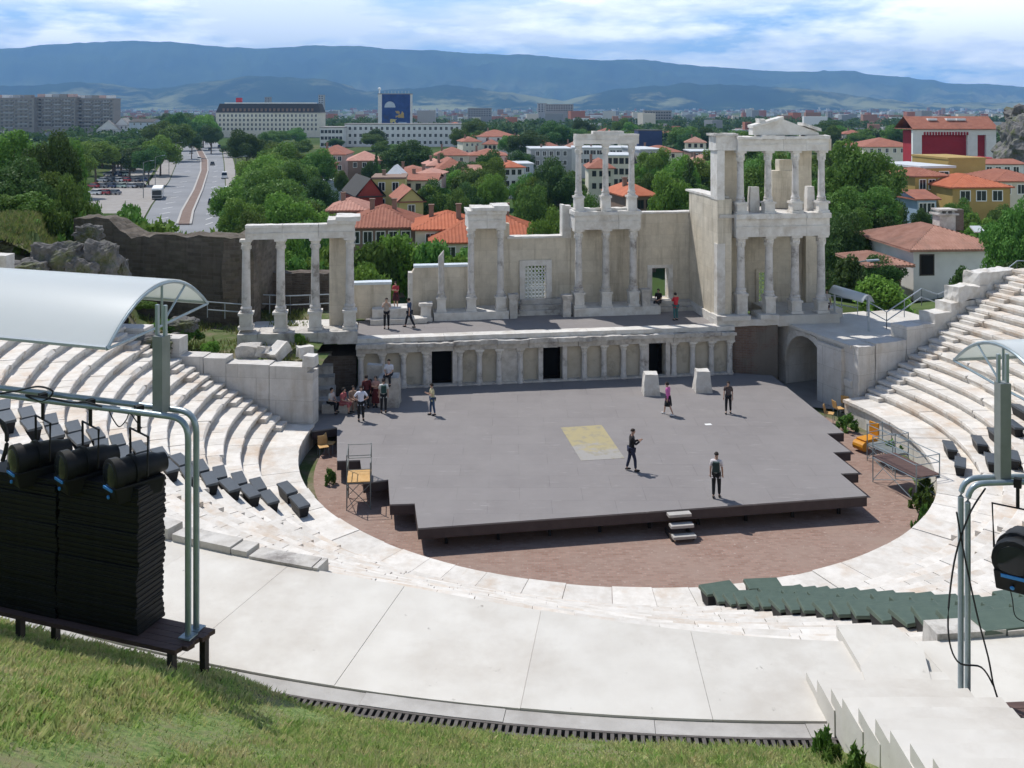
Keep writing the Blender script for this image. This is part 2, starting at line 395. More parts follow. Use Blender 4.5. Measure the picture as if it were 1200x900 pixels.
# ================================================================== the seating bowl
CX, CY, R0 = 4.45, 44.7, 14.2
TL, TR = 173.5, 383.3
LEDGE, STEP, RISE, ZW = 1.6, .725, .3765, 1.0
NR = 16
def rrow(i): return R0 if i == 0 else R0 + LEDGE + STEP * (i - 1)
def zrow(i): return ZW + RISE * i
def sstep_(a, c, x): t = max(0., min(1., (x - a) / (c - a))); return t * t * (3 - 2 * t)
def warp(r, th):                                   # the bowl widens a little at its near right side
    th %= 360; k = .10 * sstep_(252, 276, th) * (1 - sstep_(296, 335, th)); RSs = R0 + (RS - R0) * (1 + k)
    if r <= R0 + .02: return r
    if r <= RS: return R0 + (r - R0) * (1 + k)
    if r < RO: return RSs + (r - RS) * (RO - RSs) / (RO - RS)
    return r
def Cp(r, th, z=0):
    r = warp(r, th); return Vector((CX + r * math.cos(R(th)), CY + r * math.sin(R(th)), z))
def ang(p): return math.degrees(math.atan2(p[1] - CY, p[0] - CX)) % 360
def rad(p): return math.hypot(p[0] - CX, p[1] - CY)
RS = rrow(NR + 1); ZS = zrow(NR + 1)                      # walkway
RO = 30.7                                          # outer edge of the walkway
def sector(b, prof, t0, t1, n, jr=0, jz=0):        # closed profile (dr, z) swept from t0 to t1
    n0 = len(b.v); k = len(prof)
    for i in range(n + 1):
        td = t0 + (t1 - t0) * i / n; th = R(td)
        for (r, z) in prof:
            r = warp(r, td); b.v.append((CX + (r + jr) * math.cos(th), CY + (r + jr) * math.sin(th), z + jz))
    for i in range(n):
        for j in range(k):
            j2 = (j + 1) % k
            b.f.append((n0 + i * k + j, n0 + i * k + j2, n0 + (i + 1) * k + j2, n0 + (i + 1) * k + j))
    b.f.append(tuple(n0 + j for j in range(k))); b.f.append(tuple(n0 + n * k + j for j in range(k))[::-1])

cav = thing('stone_seating', 'semicircle of white marble seating tiers facing the stage, with radial stairs', 'seating', (CX, CY, 0))
OFF = (CX, CY, 0)
rg = random.Random(3)
for i in range(NR + 1):
    b = MB(); r0, r1, zt = rrow(i), rrow(i + 1), zrow(i)
    th = TL
    while th < TR:
        w = math.degrees(rg.uniform(.75, 1.5) / r0); t1 = min(TR, th + w)
        jr = rg.uniform(-.025, .025); jz = rg.uniform(-.014, .014)
        g = math.degrees(.009 / r0)
        low = ZW - 1.2 if i == 0 else zt - RISE - .05
        if i == 0:
            p = [(r0 - .10, zt), (r0 - .10, zt - .16), (r0 + .02, zt - .20), (r0 + .02, low), (r1 + .2, low), (r1 + .2, zt)]
        elif rg.random() < .13:                    # worn block with a broken nose
            c = rg.uniform(.06, .16)
            p = [(r0 - .03 + c, zt), (r0 - .02, zt - c * .9), (r0 + .03, zt - .22), (r0 + .06, low), (r1 + .2, low), (r1 + .2, zt)]
        else:
            p = [(r0 - .05, zt - .015), (r0 - .065, zt - .14), (r0 + .035, zt - .2), (r0 + .06, low), (r1 + .2, low), (r1 + .2, zt), (r0 - .02, zt)]
        sector(b, p, th + g, t1 - g, 3, jr, jz)
        th = t1
    b.build('seat_row', M['seat'], cav, OFF)
b = MB()                                            # radial stairs cut into the tiers
for th0 in (176.0, 253.6, 286.5, 380.8, 318, 221):
    wd = 1.0
    b = MB()
    for i in range(0, NR + 1):
        r1 = rrow(i + 1); a = math.degrees(wd / 2 / r1)
        p = [(r1 - .38, zrow(i) - .02), (r1 + .02, zrow(i) - .02), (r1 + .02, zrow(i) + .19), (r1 - .38, zrow(i) + .19)]
        sector(b, p, th0 - a, th0 + a, 3, rg.uniform(-.03, .03), rg.uniform(-.012, .012))
    b.build('stairway', M['seat'], cav, OFF)
# tall back slabs behind the topmost row, partly lost
for t0, t1, h in ((226, 240, .34), (240.3, 245, .26), (245.2, 249.2, .14), (249.3, 252.6, .06), (275.4, 281, .10), (281.5, 292, .16)):
    th = t0
    while th < t1:
        b = MB(); w = min(t1, th + rg.uniform(2.2, 3.4)); hh = h * rg.uniform(.8, 1.1)
        sector(b, [(RS - .42, ZS - .3), (RS + .03, ZS - .3), (RS + .05, ZS + hh), (RS - .38, ZS + hh)], th + .03, w - .03, 4, rg.uniform(-.03, .03))
        b.build('back_slab', M['oldstone'], cav, OFF); th = w

# walkway, kerb, drain
def ring(name, mat, r0, r1, z, t0, t1, joints, parent=None, thick=.25, gap=.0035):
    b = MB(); ts = [t0] + joints + [t1]
    for a, c in zip(ts, ts[1:]):
        n = max(2, int((c - a) * .8)); g = math.degrees(gap / r1)
        sector(b, [(r0, z - thick), (r1, z - thick), (r1, z), (r0, z)], a + g, c - g, n, 0, rg.uniform(-.006, .006))
    return b.build(name, mat, parent, OFF)
jt = [ang(Pz(345, 697, ZS)) % 360, ang(Pz(645, 735, ZS)), ang(Pz(795, 752, ZS))]
js = sorted([180 + k * 5.6 + rg.uniform(-1, 1) for k in range(37) if not 240 < 180 + k * 5.6 < 271] + [242.0, 246.6, 251.2, 256.4, 261.9, 267.2])
struct(ring('walkway', M['slab'], RS, RO, ZS - .004, 178, 378, js))
struct(ring('walkway_kerb', M['concrete'], RO + .015, RO + .32, ZS - .03, 200, 350, [200 + k * 4.1 for k in range(1, 36)], gap=.004))
dr = MB()
for k in range(0, 520):
    t = 226 + k * .2
    if t > 274: break
    sector(dr, [(RO + .36, ZS - .06), (RO + .54, ZS - .06), (RO + .54, ZS - .035), (RO + .36, ZS - .035)], t, t + .10, 1)
sector(dr, [(RO + .33, ZS - .3), (RO + .37, ZS - .3), (RO + .37, ZS - .03), (RO + .33, ZS - .03)], 226, 274, 40)
sector(dr, [(RO + .53, ZS - .3), (RO + .58, ZS - .3), (RO + .58, ZS - .03), (RO + .53, ZS - .03)], 226, 274, 40)
o = dr.build('drain_grating', mk('rusty_iron', (.085, .075, .07), (.13, .115, .105), 5, .8), None, OFF)
tag(o, 'narrow slotted drain grating curving along the grass edge of the walkway', 'drain')
b = MB(); sector(b, [(RO + .3, ZS - .42), (RO + .62, ZS - .42), (RO + .62, ZS - .38), (RO + .3, ZS - .38)], 222, 352, 60)
struct(b.build('drain_bed', M['dark'], None, OFF))

# bank of grass between the walkway and the place the picture is taken from
def bank_z(r, th=0):
    z = ZS - .05 + .54 * (r - RO - .58) + .50 * sstep_(RO + .6, RO + 1.7, r) * (1 - sstep_(254.6, 257.6, th))
    return min(z, 14.72) if r < 47 else 14.72
nr, na = 46, 110
V = []; Q = []
for i in range(nr + 1):
    r = RO + .58 + (54 - RO - .58) * (i / nr) ** 1.3
    for j in range(na + 1):
        th = 182 + (352 - 182) * j / na
        p = Cp(r, th); n = mn.noise(Vector((p.x * .5, p.y * .5, 3))) * .12 + mn.noise(Vector((p.x * 2, p.y * 2, 8))) * .04
        V.append((p.x, p.y, bank_z(r, th) + n * min(1, i / 3)))
for i in range(nr):
    for j in range(na): Q.append((i * (na + 1) + j, (i + 1) * (na + 1) + j, (i + 1) * (na + 1) + j + 1, i * (na + 1) + j + 1))
M['turf'] = mk('turf_soil', (.07, .14, .03), (.24, .30, .10), 16, 1, 1.0, stain=(.22, .20, .11), stain_s=1.6, st=(.45, .62))
struct(mesh_np('grass_bank', np.array(V), np.array(Q), M['turf']))
# blades
SX0, SX1 = 4.62, 6.55                                # the stair through the bank
pts = []
while len(pts) < 300000:
    th = rnd.uniform(231, 273.5); r = RO + .58 + rnd.uniform(0, 1) ** .85 * 7.6
    if r > RO + 8.2: continue
    p = Cp(r, th)
    if SX0 - .15 < p.x < SX1 + .3 and p.y < 15.0: continue
    dn = mn.noise(Vector((p.x * .7, p.y * .7, 1.5))) + .5 * mn.noise(Vector((p.x * 2.1, p.y * 2.1, 4)))
    if rnd.random() > .97 + dn * .3: continue
    n = mn.noise(Vector((p.x * .5, p.y * .5, 3))) * .12 + mn.noise(Vector((p.x * 2, p.y * 2, 8))) * .04
    pts.append((p.x, p.y, bank_z(r, th) + n * .7 - .02, max(.6, .9 + .6 * dn)))
P = np.array(pts); nb = len(P)
h = P[:, 3] * npr.uniform(.035, .13, nb); a = npr.uniform(0, 2 * np.pi, nb); l = npr.uniform(.1, .9, nb) * h
wd = npr.uniform(.006, .013, nb); ca, sa = np.cos(a), np.sin(a); lb = npr.uniform(0, 2 * np.pi, nb)
V = np.zeros((nb, 4, 3)); base = P[:, :3]
V[:, 0] = base + np.stack([ca * wd, sa * wd, 0 * wd], 1); V[:, 1] = base - np.stack([ca * wd, sa * wd, 0 * wd], 1)
tip = base + np.stack([np.cos(lb) * l, np.sin(lb) * l, h], 1); mid = base + np.stack([np.cos(lb) * l * .3, np.sin(lb) * l * .3, h * .62], 1)
V[:, 2] = mid - np.stack([ca * wd * .6, sa * wd * .6, 0 * wd], 1) * 1; V[:, 3] = tip
idx = np.arange(nb * 4).reshape(nb, 4)
g = mesh_np('grass', V.reshape(-1, 3), idx, M['grassblade'], kind='stuff')
tag(g, 'rough green and straw coloured grass on the bank in the foreground', 'grass')

# stair climbing through the bank on the right, with two broad blocks at its foot
st = thing('stone_stair', 'white stone stair climbing from the walkway towards the viewer beside the grass', 'stairs', (5.6, 15, ZS))
so_ = (5.6, 15, ZS)
for k in range(16):
    y1 = 15.0 - .56 * k; z1 = ZS + .13 + .213 * k
    b = MB(); b.rbox(SX0 + rg.uniform(-.02, .02), SX1 + rg.uniform(-.05, .05) + (.1 if k % 3 else .22), y1 - .75, y1, z1 - .55, z1, .35, .012, 1.5, k)
    b.build('step', M['slab'], st, so_)
for (q, z0, z1) in (([(980, 739), (1046, 739), (1062, 786), (1010, 790)], ZS - .1, ZS + .10), ([(1046, 742), (1082, 772), (1096, 826), (1020, 826), (1008, 792)], ZS - .1, ZS + .15)):
    pg = [Pz(x, y, ZS) for x, y in q]
    b = MB(); b.hexa([(p.x, p.y, z0) for p in pg], [(p.x, p.y, z1) for p in pg]); b.build('landing_block', M['slab'], st, so_)

# orchestra floor
V = [(CX, CY, 0)]; Q = []
b = MB(); n = 96
b.v = [(CX + 13.45 * math.cos(2 * math.pi * k / n), CY + 13.45 * math.sin(2 * math.pi * k / n), 0) for k in range(n)]; b.f = [tuple(range(n))]
# gutter and general ground of the theatre, a sheet below
struct(b.build('orchestra_paving', M['paving'], None, OFF))
g0 = MB(); g0.quad((-22, 22, -.12), (32, 22, -.12), (32, 75, -.12), (-22, 75, -.12)); struct(g0.build('theatre_ground', M['earth']))
pv = MB(); q = [Pz(880, 470, 0), Pz(1000, 482, 0), Pz(980, 440, 0), Pz(900, 436, 0)]
pv.quad(*[(p.x, p.y, .004) for p in q]); struct(pv.build('passage_paving', M['pave']))

# ------------------------------------------------------------------ stage platform
SZ = .9
dk = [(490, 619), (1016, 581), (985, 555), (1006, 554), (976, 530), (997, 529), (969, 508), (989, 507), (905, 440), (858, 437), (420, 452),
      (366, 480), (366, 505), (395, 501), (395, 540), (422, 539), (426, 566), (455, 562), (457, 591), (486, 590)]
dp = [Pz(x, y, SZ) for x, y in dk]
stg = thing('stage_platform', 'low grey boarded stage platform with stepped sides filling the orchestra', 'stage', (dp[0].x, dp[0].y, 0))
so_ = (dp[0].x, dp[0].y, 0)
b = MB(); b.hexa([(p.x, p.y, SZ - .06) for p in dp], [(p.x, p.y, SZ) for p in dp]); b.build('deck', M['deck'], stg, so_)
b = MB()
for i in range(len(dp)):
    p, q = dp[i], dp[(i + 1) % len(dp)]
    if i in (8, 9, 10): continue
    d = (q - p).normalized(); nn = Vector((-d.y, d.x, 0))
    a_, c_ = p + nn * .004 , q + nn * .004
    b.hexa([(a_.x, a_.y, SZ - .42), (c_.x, c_.y, SZ - .42), (c_.x + nn.x * .04, c_.y + nn.y * .04, SZ - .42), (a_.x + nn.x * .04, a_.y + nn.y * .04, SZ - .42)],
           [(a_.x, a_.y, SZ - .062), (c_.x, c_.y, SZ - .062), (c_.x + nn.x * .04, c_.y + nn.y * .04, SZ - .062), (a_.x + nn.x * .04, a_.y + nn.y * .04, SZ - .062)])
b.build('fascia', M['fascia'], stg, so_)
pq = (dp[1] - dp[0]); 
for k in range(9):
    p = dp[0] + pq * ((k + .5) / 9); b = MB(); b.box(p.x - .06, p.x + .06, p.y + .55, p.y + .67, 0, SZ - .42); b.build('support', M['dark'], stg, so_)
def yellow():
    m, nt, bb = newmat('worn_yellow_paint'); v = coords(nt, 'Object'); bb.inputs['Roughness'].default_value = .8
    n1 = noise(nt, v, .9, 8, .7)
    sp = N(nt, 'ShaderNodeSeparateXYZ'); nt.links.new(v, sp.inputs[0])
    ad = N(nt, 'ShaderNodeMath', operation='MULTIPLY_ADD'); nt.links.new(sp.outputs[1], ad.inputs[0]); ad.inputs[1].default_value = -.22; a2 = N(nt, 'ShaderNodeMath', operation='MULTIPLY_ADD'); nt.links.new(n1, a2.inputs[0]); a2.inputs[1].default_value = 1.6; a2.inputs[2].default_value = 1.55; nt.links.new(a2.outputs[0], ad.inputs[2])
    col = mixc(nt, ramp(nt, ad.outputs[0], .45, .62), (.36, .305, .165), (.31, .295, .275)); col = mixc(nt, ramp(nt, noise(nt, v, 2.5, 9, .75), .5, .62), col, (.27, .245, .18)); nt.links.new(col, bb.inputs['Base Color']); return m
yq = [Pz(x, y, SZ + .004) for x, y in ((681, 540), (732, 537), (705, 498), (657, 501))]
yc = sum(yq, Vector()) / 4
b = MB(); b.hexa([(p.x, p.y, SZ + .004) for p in yq], [(p.x, p.y, SZ + .009) for p in yq]); o = b.build('painted_panel', yellow(), stg, so_)
# paper on the stage
p = Pz(830, 497.5, SZ); b = MB(); b.obox((p.x, p.y), (1, .2), 0, .16, .11, SZ + .004, SZ + .012)
tag(b.build('paper_sheet', M['white'], None, (p.x, p.y, SZ)), 'small white sheet of paper lying on the grey stage', 'paper')
# wooden steps in front of the stage
p = Pz(800, 633, 0); d = pq.normalized()
sstep = thing('portable_steps', 'small grey two-tread steps standing at the front edge of the stage', 'steps', (p.x, p.y, 0))
for k, (dy, z) in enumerate(((-.12, .25), (.14, .55), (.4, .86))):
    b = MB(); c = Vector((p.x, p.y, 0)) + Vector((-d.y, d.x, 0)) * dy
    b.obox((c.x, c.y), (d.x, d.y), 0, .45, .15, z - .1, z); b.build('tread', M['concrete'], sstep, (p.x, p.y, 0))
for s_ in (-1, 1):
    b = MB(); c = Vector((p.x, p.y, 0)) + d * .42 * s_ + Vector((-d.y, d.x, 0)) * .35; b.obox((c.x, c.y), (d.x, d.y), 0, .03, .42, 0, .18)
    b.build('side_board', M['shutter'], sstep, (p.x, p.y, 0))

# ------------------------------------------------------------------ side walls of the bowl (ends of the tiers)
def radial_wall(b, th, r0, r1, dn0, dn1, z0, z1, seed, step=.5, amp=.02):
    # block between radii r0..r1 along the end direction, lying dn0..dn1 beyond the seat ends
    c, s_ = math.cos(R(th)), math.sin(R(th))
    sg = 1 if th > 270 else -1
    tmp = MB(); tmp.rbox(r0, r1, dn0, dn1, z0, z1, step, amp, 1.2, seed)
    for (r, n_, z) in tmp.v: pass
    n0 = len(b.v)
    b.v += [(CX + r * c - sg * n_ * s_, CY + r * s_ + sg * n_ * c, z) for r, n_, z in tmp.v]
    b.f += [tuple(n0 + i for i in f) for f in tmp.f]
lw = thing('retaining_wall', 'white ashlar wall with stepped top at the left ends of the tiers', 'wall', tuple(Cp(16, TL)))
lo_ = tuple(Cp(16, TL))
for k, (r0, r1, z0, z1) in enumerate(((14.35, 16.4, -.1, 2.3), (16.43, 19.0, -.1, 2.3), (14.5, 16.4, 2.3, 3.75), (16.42, 18.6, 2.3, 3.8), (18.62, 19.75, 2.6, 4.05), (19.78, 21.0, 3.0, 4.1), (21.0, 22.7, 3.5, 4.95),
                                  (22.8, 24.4, 4.2, 5.4), (24.5, 26.5, 5, 6.3))):
    b = MB(); radial_wall(b, TL, r0, r1, .06, 1.0, z0, z1, k, .6, .015); b.build('wall_block', M['ashlar'], lw, lo_)
b = MB(); radial_wall(b, TL, 14.15, 14.75, .05, .75, 3.75, 4.25, 31, .25, .05); b.build('corner_block', M['marble'], lw, lo_)
b = MB(); radial_wall(b, TL, 14.2, 14.5, .0, .9, -.1, 3.5, 41, .5, .01); b.build('end_pilaster', M['ashlar'], lw, lo_)
for k, (px, py, s_, lab) in enumerate(((292, 416, .55, 'squared grey stone block lying on top of the left wall'), (308, 412, .38, 'tilted grey stone block beside the squared one on the left wall'),
                              (327, 416, .5, 'bright sharp-edged broken slab lying on the left wall'), (313, 405, .35, 'dark rounded stone fragment behind the tilted block'),
                              (357, 409, .45, 'white boulder near the corner of the left wall'))):
    p = Pd(px, py, 48.2); b = MB(); b.rbox(-s_, s_, -s_ * .7, s_ * .7, -s_ * .55, s_ * .6, .25, .10, 1.6, 50 + k)
    b.xf(Matrix.Rotation(.5 * k, 4, 'Z') @ Matrix.Rotation((0, .35, -.5, .6, .1)[k], 4, 'Y')); b.xf(Matrix.Translation((p.x, p.y, 3.95 + s_ * .2)))
    tag(b.build('stone_block', M['oldstone' if k in (0, 1, 3) else 'marble'], None, (p.x, p.y, 3.8)), lab, 'stone block', 'loose blocks on the left wall')

# right: terrace over an arched passage and the stepped wall beside the tiers
B0, B1 = Vector((16.0, 57.3, 0)), Vector((18.25, 51.1, 0))
TZ = 3.62
gd = (B1 - B0); GL = gd.length; gd.normalize(); gn = Vector((-gd.y, gd.x, 0))      # gn points away to the right
arch = thing('arched_gateway', 'white stone terrace with a round arched passage right of the stage', 'gateway', tuple(B0), math.atan2(gd.y, gd.x))
def tof(x):
    k = (x - 600) / F
    return (k * B0.y - B0.x) / (gd.x - k * gd.y)
t0, t1 = tof(921), tof(969); rc = (t1 - t0) / 2; mc = (t0 + t1) / 2; spr = 3.2 - rc
D = 7.0
b = MB()
b.box(-.9, -.004, .35, D, -.1, TZ - .17); b.box(0.0, t0, 0, D, -.1, TZ - .16); b.box(t1, GL, 0, D, -.1, TZ - .16)
nseg = 22; pr = [(mc - rc * math.cos(math.pi * k / nseg), spr + rc * math.sin(math.pi * k / nseg)) for k in range(nseg + 1)]
for k in range(nseg):
    (xa, za), (xb, zb) = pr[k], pr[k + 1]
    b.hexa([(xa, 0, za), (xb, 0, zb), (xb, D, zb), (xa, D, za)], [(xa, 0, TZ - .16), (xb, 0, TZ - .16), (xb, D, TZ - .16), (xa, D, TZ - .16)])
b.box(t0, t1, D - .3, D, -.1, spr)
b.build('gate_wall', M['ashlar'], arch)
b = MB()
for k in range(0, nseg, 2):
    (xa, za), (xb, zb) = pr[k], pr[k + 2]
    o_ = lambda x, z: (mc + (x - mc) * 1.2, spr + (z - spr) * 1.2)
    A_, B_ = o_(xa, za), o_(xb, zb)
    b.hexa([(xa, -.07, za), (xb, -.07, zb), (B_[0], -.07, min(TZ - .2, B_[1])), (A_[0], -.07, min(TZ - .2, A_[1]))], [(xa, .03, za), (xb, .03, zb), (B_[0], .03, min(TZ - .2, B_[1])), (A_[0], .03, min(TZ - .2, A_[1]))])
b.build('arch_ring', M['marble'], arch)
b = MB(); b.rbox(t1 - .02, t1 + .5, -.12, .1, -.1, spr, .4, .015, 1, 3); b.rbox(t1 + .1, GL - .1, -.10, .05, 1.35, 1.7, .4, .02, 1, 4)
b.rbox(GL - .55, GL + .02, -.06, .2, -.1, 1.3, .4, .02, 1, 6); b.build('pier', M['marble'], arch)
b = MB()
for k in range(7): b.rbox(-.1 + k * GL / 7, -.1 + (k + 1) * GL / 7 - .01, -.14, 1.0, TZ - .158, TZ, .4, .012, 1, 20 + k)
b.rbox(-.1, GL, 1.0, D + 2, TZ - .158, TZ - .02, 1, .02, 1, 9)
b.build('terrace_paving', M['slab'], arch)
rw = thing('stepped_wall', 'white stone wall rising in big worn steps beside the right-hand tiers', 'wall', (B1.x, B1.y, 0))
ro_ = (B1.x, B1.y, 0)
steps = [(15.2, 16.4, -.1, TZ - .02), (16.42, 18.6, -.1, TZ + .06), (18.62, 20.8, 1, 4.38), (20.7, 22.0, 3, 4.9), (21.9, 22.7, 4, 5.4), (22.55, 24.3, 4, 6.2), (24.1, 26.9, 4.6, 6.95)]
for k, (r0, r1, z0, z1) in enumerate(steps):
    b = MB()
    radial_wall(b, TR, r0, r1, .05, 1.25, z0, (z0 + z1) / 2 if k < 3 else z1 - .75, 70 + k, .5, .025)
    radial_wall(b, TR, r0 + .02, r1 - .02, .07, 1.2, (z0 + z1) / 2 if k < 3 else z1 - .75, z1, 90 + k, .25, .13 if k > 4 else .045)
    b.build('wall_block', M['ashlar'] if k < 3 else M['marble'], rw, ro_)
b = MB(); radial_wall(b, TR, 15.0, 26.8, 1.1, 3.0, -.1, 3.3, 99, 2, 0); b.build('wall_core', M['ashlar'], rw, ro_)

# ------------------------------------------------------------------ loose seat boxes on the tiers
def seatbox(mat):
    root = thing('seat_box', 'x', 'seat box')
    b = MB(); b.hexa([(-.27, -.22, 0), (.27, -.22, 0), (.27, .22, 0), (-.27, .22, 0)], [(-.30, -.30, .36), (.30, -.30, .36), (.30, .30, .36), (-.30, .30, .36)])
    b.build('box_body', M['black'], root, bevel=.015)
    b = MB(); b.hexa([(-.33, -.34, .362), (.33, -.34, .362), (.33, .33, .362), (-.33, .33, .362)], [(-.32, -.33, .43), (.32, -.33, .43), (.32, .32, .46), (-.32, .32, .46)])
    b.build('lid', mat, root, bevel=.012)
    return root
sb0 = seatbox(M['seatbox']); used = [False]
def put_box(th, i, lab, grp, proto, first, dx=0, rr=.45, sc=None):
    r = rrow(i) + (rr if i else .9)
    p = Cp(r, th, zrow(i) + .016)
    rz = R(th + 90 + rg.uniform(-9, 9))
    if not first[0]:
        first[0] = True; proto.location = p; proto.rotation_euler = (0, 0, rz); proto['label'] = lab; proto['group'] = grp
        if sc: proto.scale = sc
        return proto
    return dup(proto, p, rz, lab, grp, sc)
for i in range(0, NR + 1):
    put_box(208.5 + .115 * i, i, 'black seat box, left tiers, %s row up, in the far column' % ORD[i], 'black seat boxes on the left tiers', sb0, used, sc=(1.9, .68, 1.05))
    put_box(208.5 + .115 * i + math.degrees(1.42 / (rrow(i) + .45)), i, 'black seat box, left tiers, %s row up, in the near column' % ORD[i], 'black seat boxes on the left tiers', sb0, used, sc=(1.9, .68, 1.05))
for k, (x, y) in enumerate(((44, 472), (20, 470), (72, 476), (2, 486))):
    i = NR - k % 2
    put_box(217.4 + k * 3.3, i, 'black seat box above the hanging lamps, %s from the left of four' % ORD[[1, 3, 0, 2][k]], 'black seat boxes on the left tiers', sb0, used, sc=(1.9, .68, 1.05))
for k, (px, py) in enumerate(((1120, 526), (1135, 546), (1141, 519), (1156, 540), (1160, 510), (1178, 536), (1186, 500), (1196, 482), (1198, 522))):
    # row from the picture: step along the ray until the tiers are met
    best = None
    for i in range(0, NR + 1):
        p = Pz(px, py, zrow(i) + .3); e = abs(rad(p) - (rrow(i) + .5))
        if best is None or e < best[0]: best = (e, i, ang(p))
    lab = 'black seat box on the right tiers, ' + ['lowest and leftmost one', 'one nearest the viewer at the bottom', 'second of the upper line', 'second of the lower line', 'third of the upper line, left of the post',
          'one half behind the post', 'uppermost right of the post', 'one at the picture edge above', 'one at the picture edge below'][k]
    put_box(best[2], best[1], lab, 'black seat boxes on the right tiers', sb0, used, sc=(1.9, .68, 1))
sg0 = seatbox(M['seatsheen']); used2 = [False]
for i in range(0, NR + 1):
    for c, th in ((0, 277.4 + .05 * i), (1, 277.4 + .05 * i + math.degrees(1.42 / (rrow(i) + .45))), (2, 277.4 + .05 * i + math.degrees(2.84 / (rrow(i) + .45)))):
        if c == 2 and i < 12: continue
        put_box(th, i, 'dark green seat box, lower right tiers, %s row up in the %s column' % (ORD[i], ('left', 'middle', 'right')[c]), 'green seat boxes on the lower right tiers', sg0, used2, sc=(1.68, .88, 1.1))
# ================================================================== stage building
SA = R(8.3); sc_, ss_ = math.cos(SA), math.sin(SA)
p = Pz(420, 457, SZ); OX, OY = p.x, p.y
def U(x, w):
    k = (x - 600) / F
    return (k * (OY + w * sc_) - OX + w * ss_) / (sc_ - k * ss_)
def Zs(x, y, w):
    u = U(x, w); return CAMZ - (y - HY) * (OY + u * ss_ + w * sc_) / F
def SW(u, w, z=0): return Vector((OX + u * sc_ - w * ss_, OY + u * ss_ + w * sc_, z))
def sthing(name, label, cat, group=None): return thing(name, label, cat, (OX, OY, 0), SA, group)
PZ = 3.62                                             # podium floor

def column(root, u, w, z0, zs, z1, r=.27, ped=None, mat=None, broken=False, seed=0, nm='column', cap=True):
    """shaft with base and capital; z0 pedestal foot, zs shaft foot, z1 top of capital"""
    mat = mat or M['column']; r *= .84; ped = ped and ped * .80
    ch = .62 if cap else 0
    b = MB(); top = z1 - ch
    prof = [(r * 1.32, zs), (r * 1.34, zs + .07), (r * 1.18, zs + .11), (r * 1.14, zs + .16), (r * 1.26, zs + .2), (r * 1.22, zs + .26), (r, zs + .32)]
    n = 8
    for k in range(1, n + 1): prof.append((r * (1 - .14 * k / n), zs + .32 + (top - zs - .32) * k / n))
    b.lathe((u, w, 0), prof, 18)
    if broken:
        b2 = MB(); b2.v = b.v; b2.f = b.f
        for i, (x, y, z) in enumerate(b.v):
            if z > top - .5: b.v[i] = (x, y, z + (x - u) * 1.2)
    c = b.build(nm, mat, root, smooth=True)
    if cap:
        b = MB(); rt = r * .86
        b.lathe((u, w, 0), [(rt, top), (rt * 1.12, top + .03), (rt * 1.02, top + .07), (rt * 1.15, top + .2), (rt * 1.3, top + .27), (rt * 1.1, top + .30), (rt * 1.25, top + .42), (rt * 1.5, top + .50)], 12)
        for k in range(8):                              # leaves of the capital
            an = 2 * math.pi * k / 8
            b.rbox(u + rt * 1.15 * math.cos(an) - .04, u + rt * 1.15 * math.cos(an) + .04, w + rt * 1.15 * math.sin(an) - .04, w + rt * 1.15 * math.sin(an) + .04, top + .08 + .16 * (k % 2), top + .26 + .16 * (k % 2), .1, .02, 4, seed + k)
        b.rbox(u - r * 1.32, u + r * 1.32, w - r * 1.32, w + r * 1.32, top + .5, z1, .12, .012, 3, seed)
        b.build('capital', M['marble'], c)
    if ped and zs - z0 > .1:
        b = MB(); k = ped
        b.rbox(u - k * 1.15, u + k * 1.15, w - k * 1.15, w + k * 1.15, z0, z0 + .16, .3, .015, 2, seed)
        b.rbox(u - k * .95, u + k * .95, w - k * .95, w + k * .95, z0 + .16, zs - .13, .3, .02, 2, seed + 1)
        b.rbox(u - k * 1.15, u + k * 1.15, w - k * 1.15, w + k * 1.15, zs - .13, zs, .2, .025, 2, seed + 2)
        b.build('pedestal', M['marble'], c)
    return c
def wallpoly(root, pts, w, th, mat, name='wall'):       # outline given by picture points on the plane w
    b = MB(); b.prism([(U(x, w), Zs(x, y, w)) for x, y in pts][::-1], w, w + th, 'y'); return b.build(name, mat, root)
def beam(root, x0, x1, w, d0, d1, z0, z1, mat=None, name='entablature', seed=0, cornice=True, pieces=3):
    u0, u1 = U(x0, w), U(x1, w); h = z1 - z0
    b = MB(); rr = random.Random(seed)
    cuts = [u0 + (u1 - u0) * k / pieces for k in range(pieces + 1)]
    for a, c in zip(cuts, cuts[1:]):
        j = rr.uniform(-.02, .02)
        b.rbox(a + .006, c - .006, w - d0 + j, w + d1, z0, z0 + h * .40, .35, .012, 1.5, seed + a)
        b.rbox(a + .006, c - .006, w - d0 - .05 + j, w + d1, z0 + h * .40, z0 + h * .46, .35, .012, 1.5, seed + a)
        b.rbox(a + .006, c - .006, w - d0 + .015 + j, w + d1, z0 + h * .46, z0 + h * .8, .35, .012, 1.5, seed + a + 1)
        if cornice:
            e = rr.uniform(.10, .26)
            b.rbox(a - .05, c + .02, w - d0 - e, w + d1 + .1, z0 + h * .8, z1 + rr.uniform(-.03, .05), .16, .045, 2.2, seed + a + 2)
        else: b.rbox(a + .006, c - .006, w - d0 - .02, w + d1, z0 + h * .8, z1, .3, .03, 2, seed + a + 2)
    return b.build(name, mat or M['marble'], root)

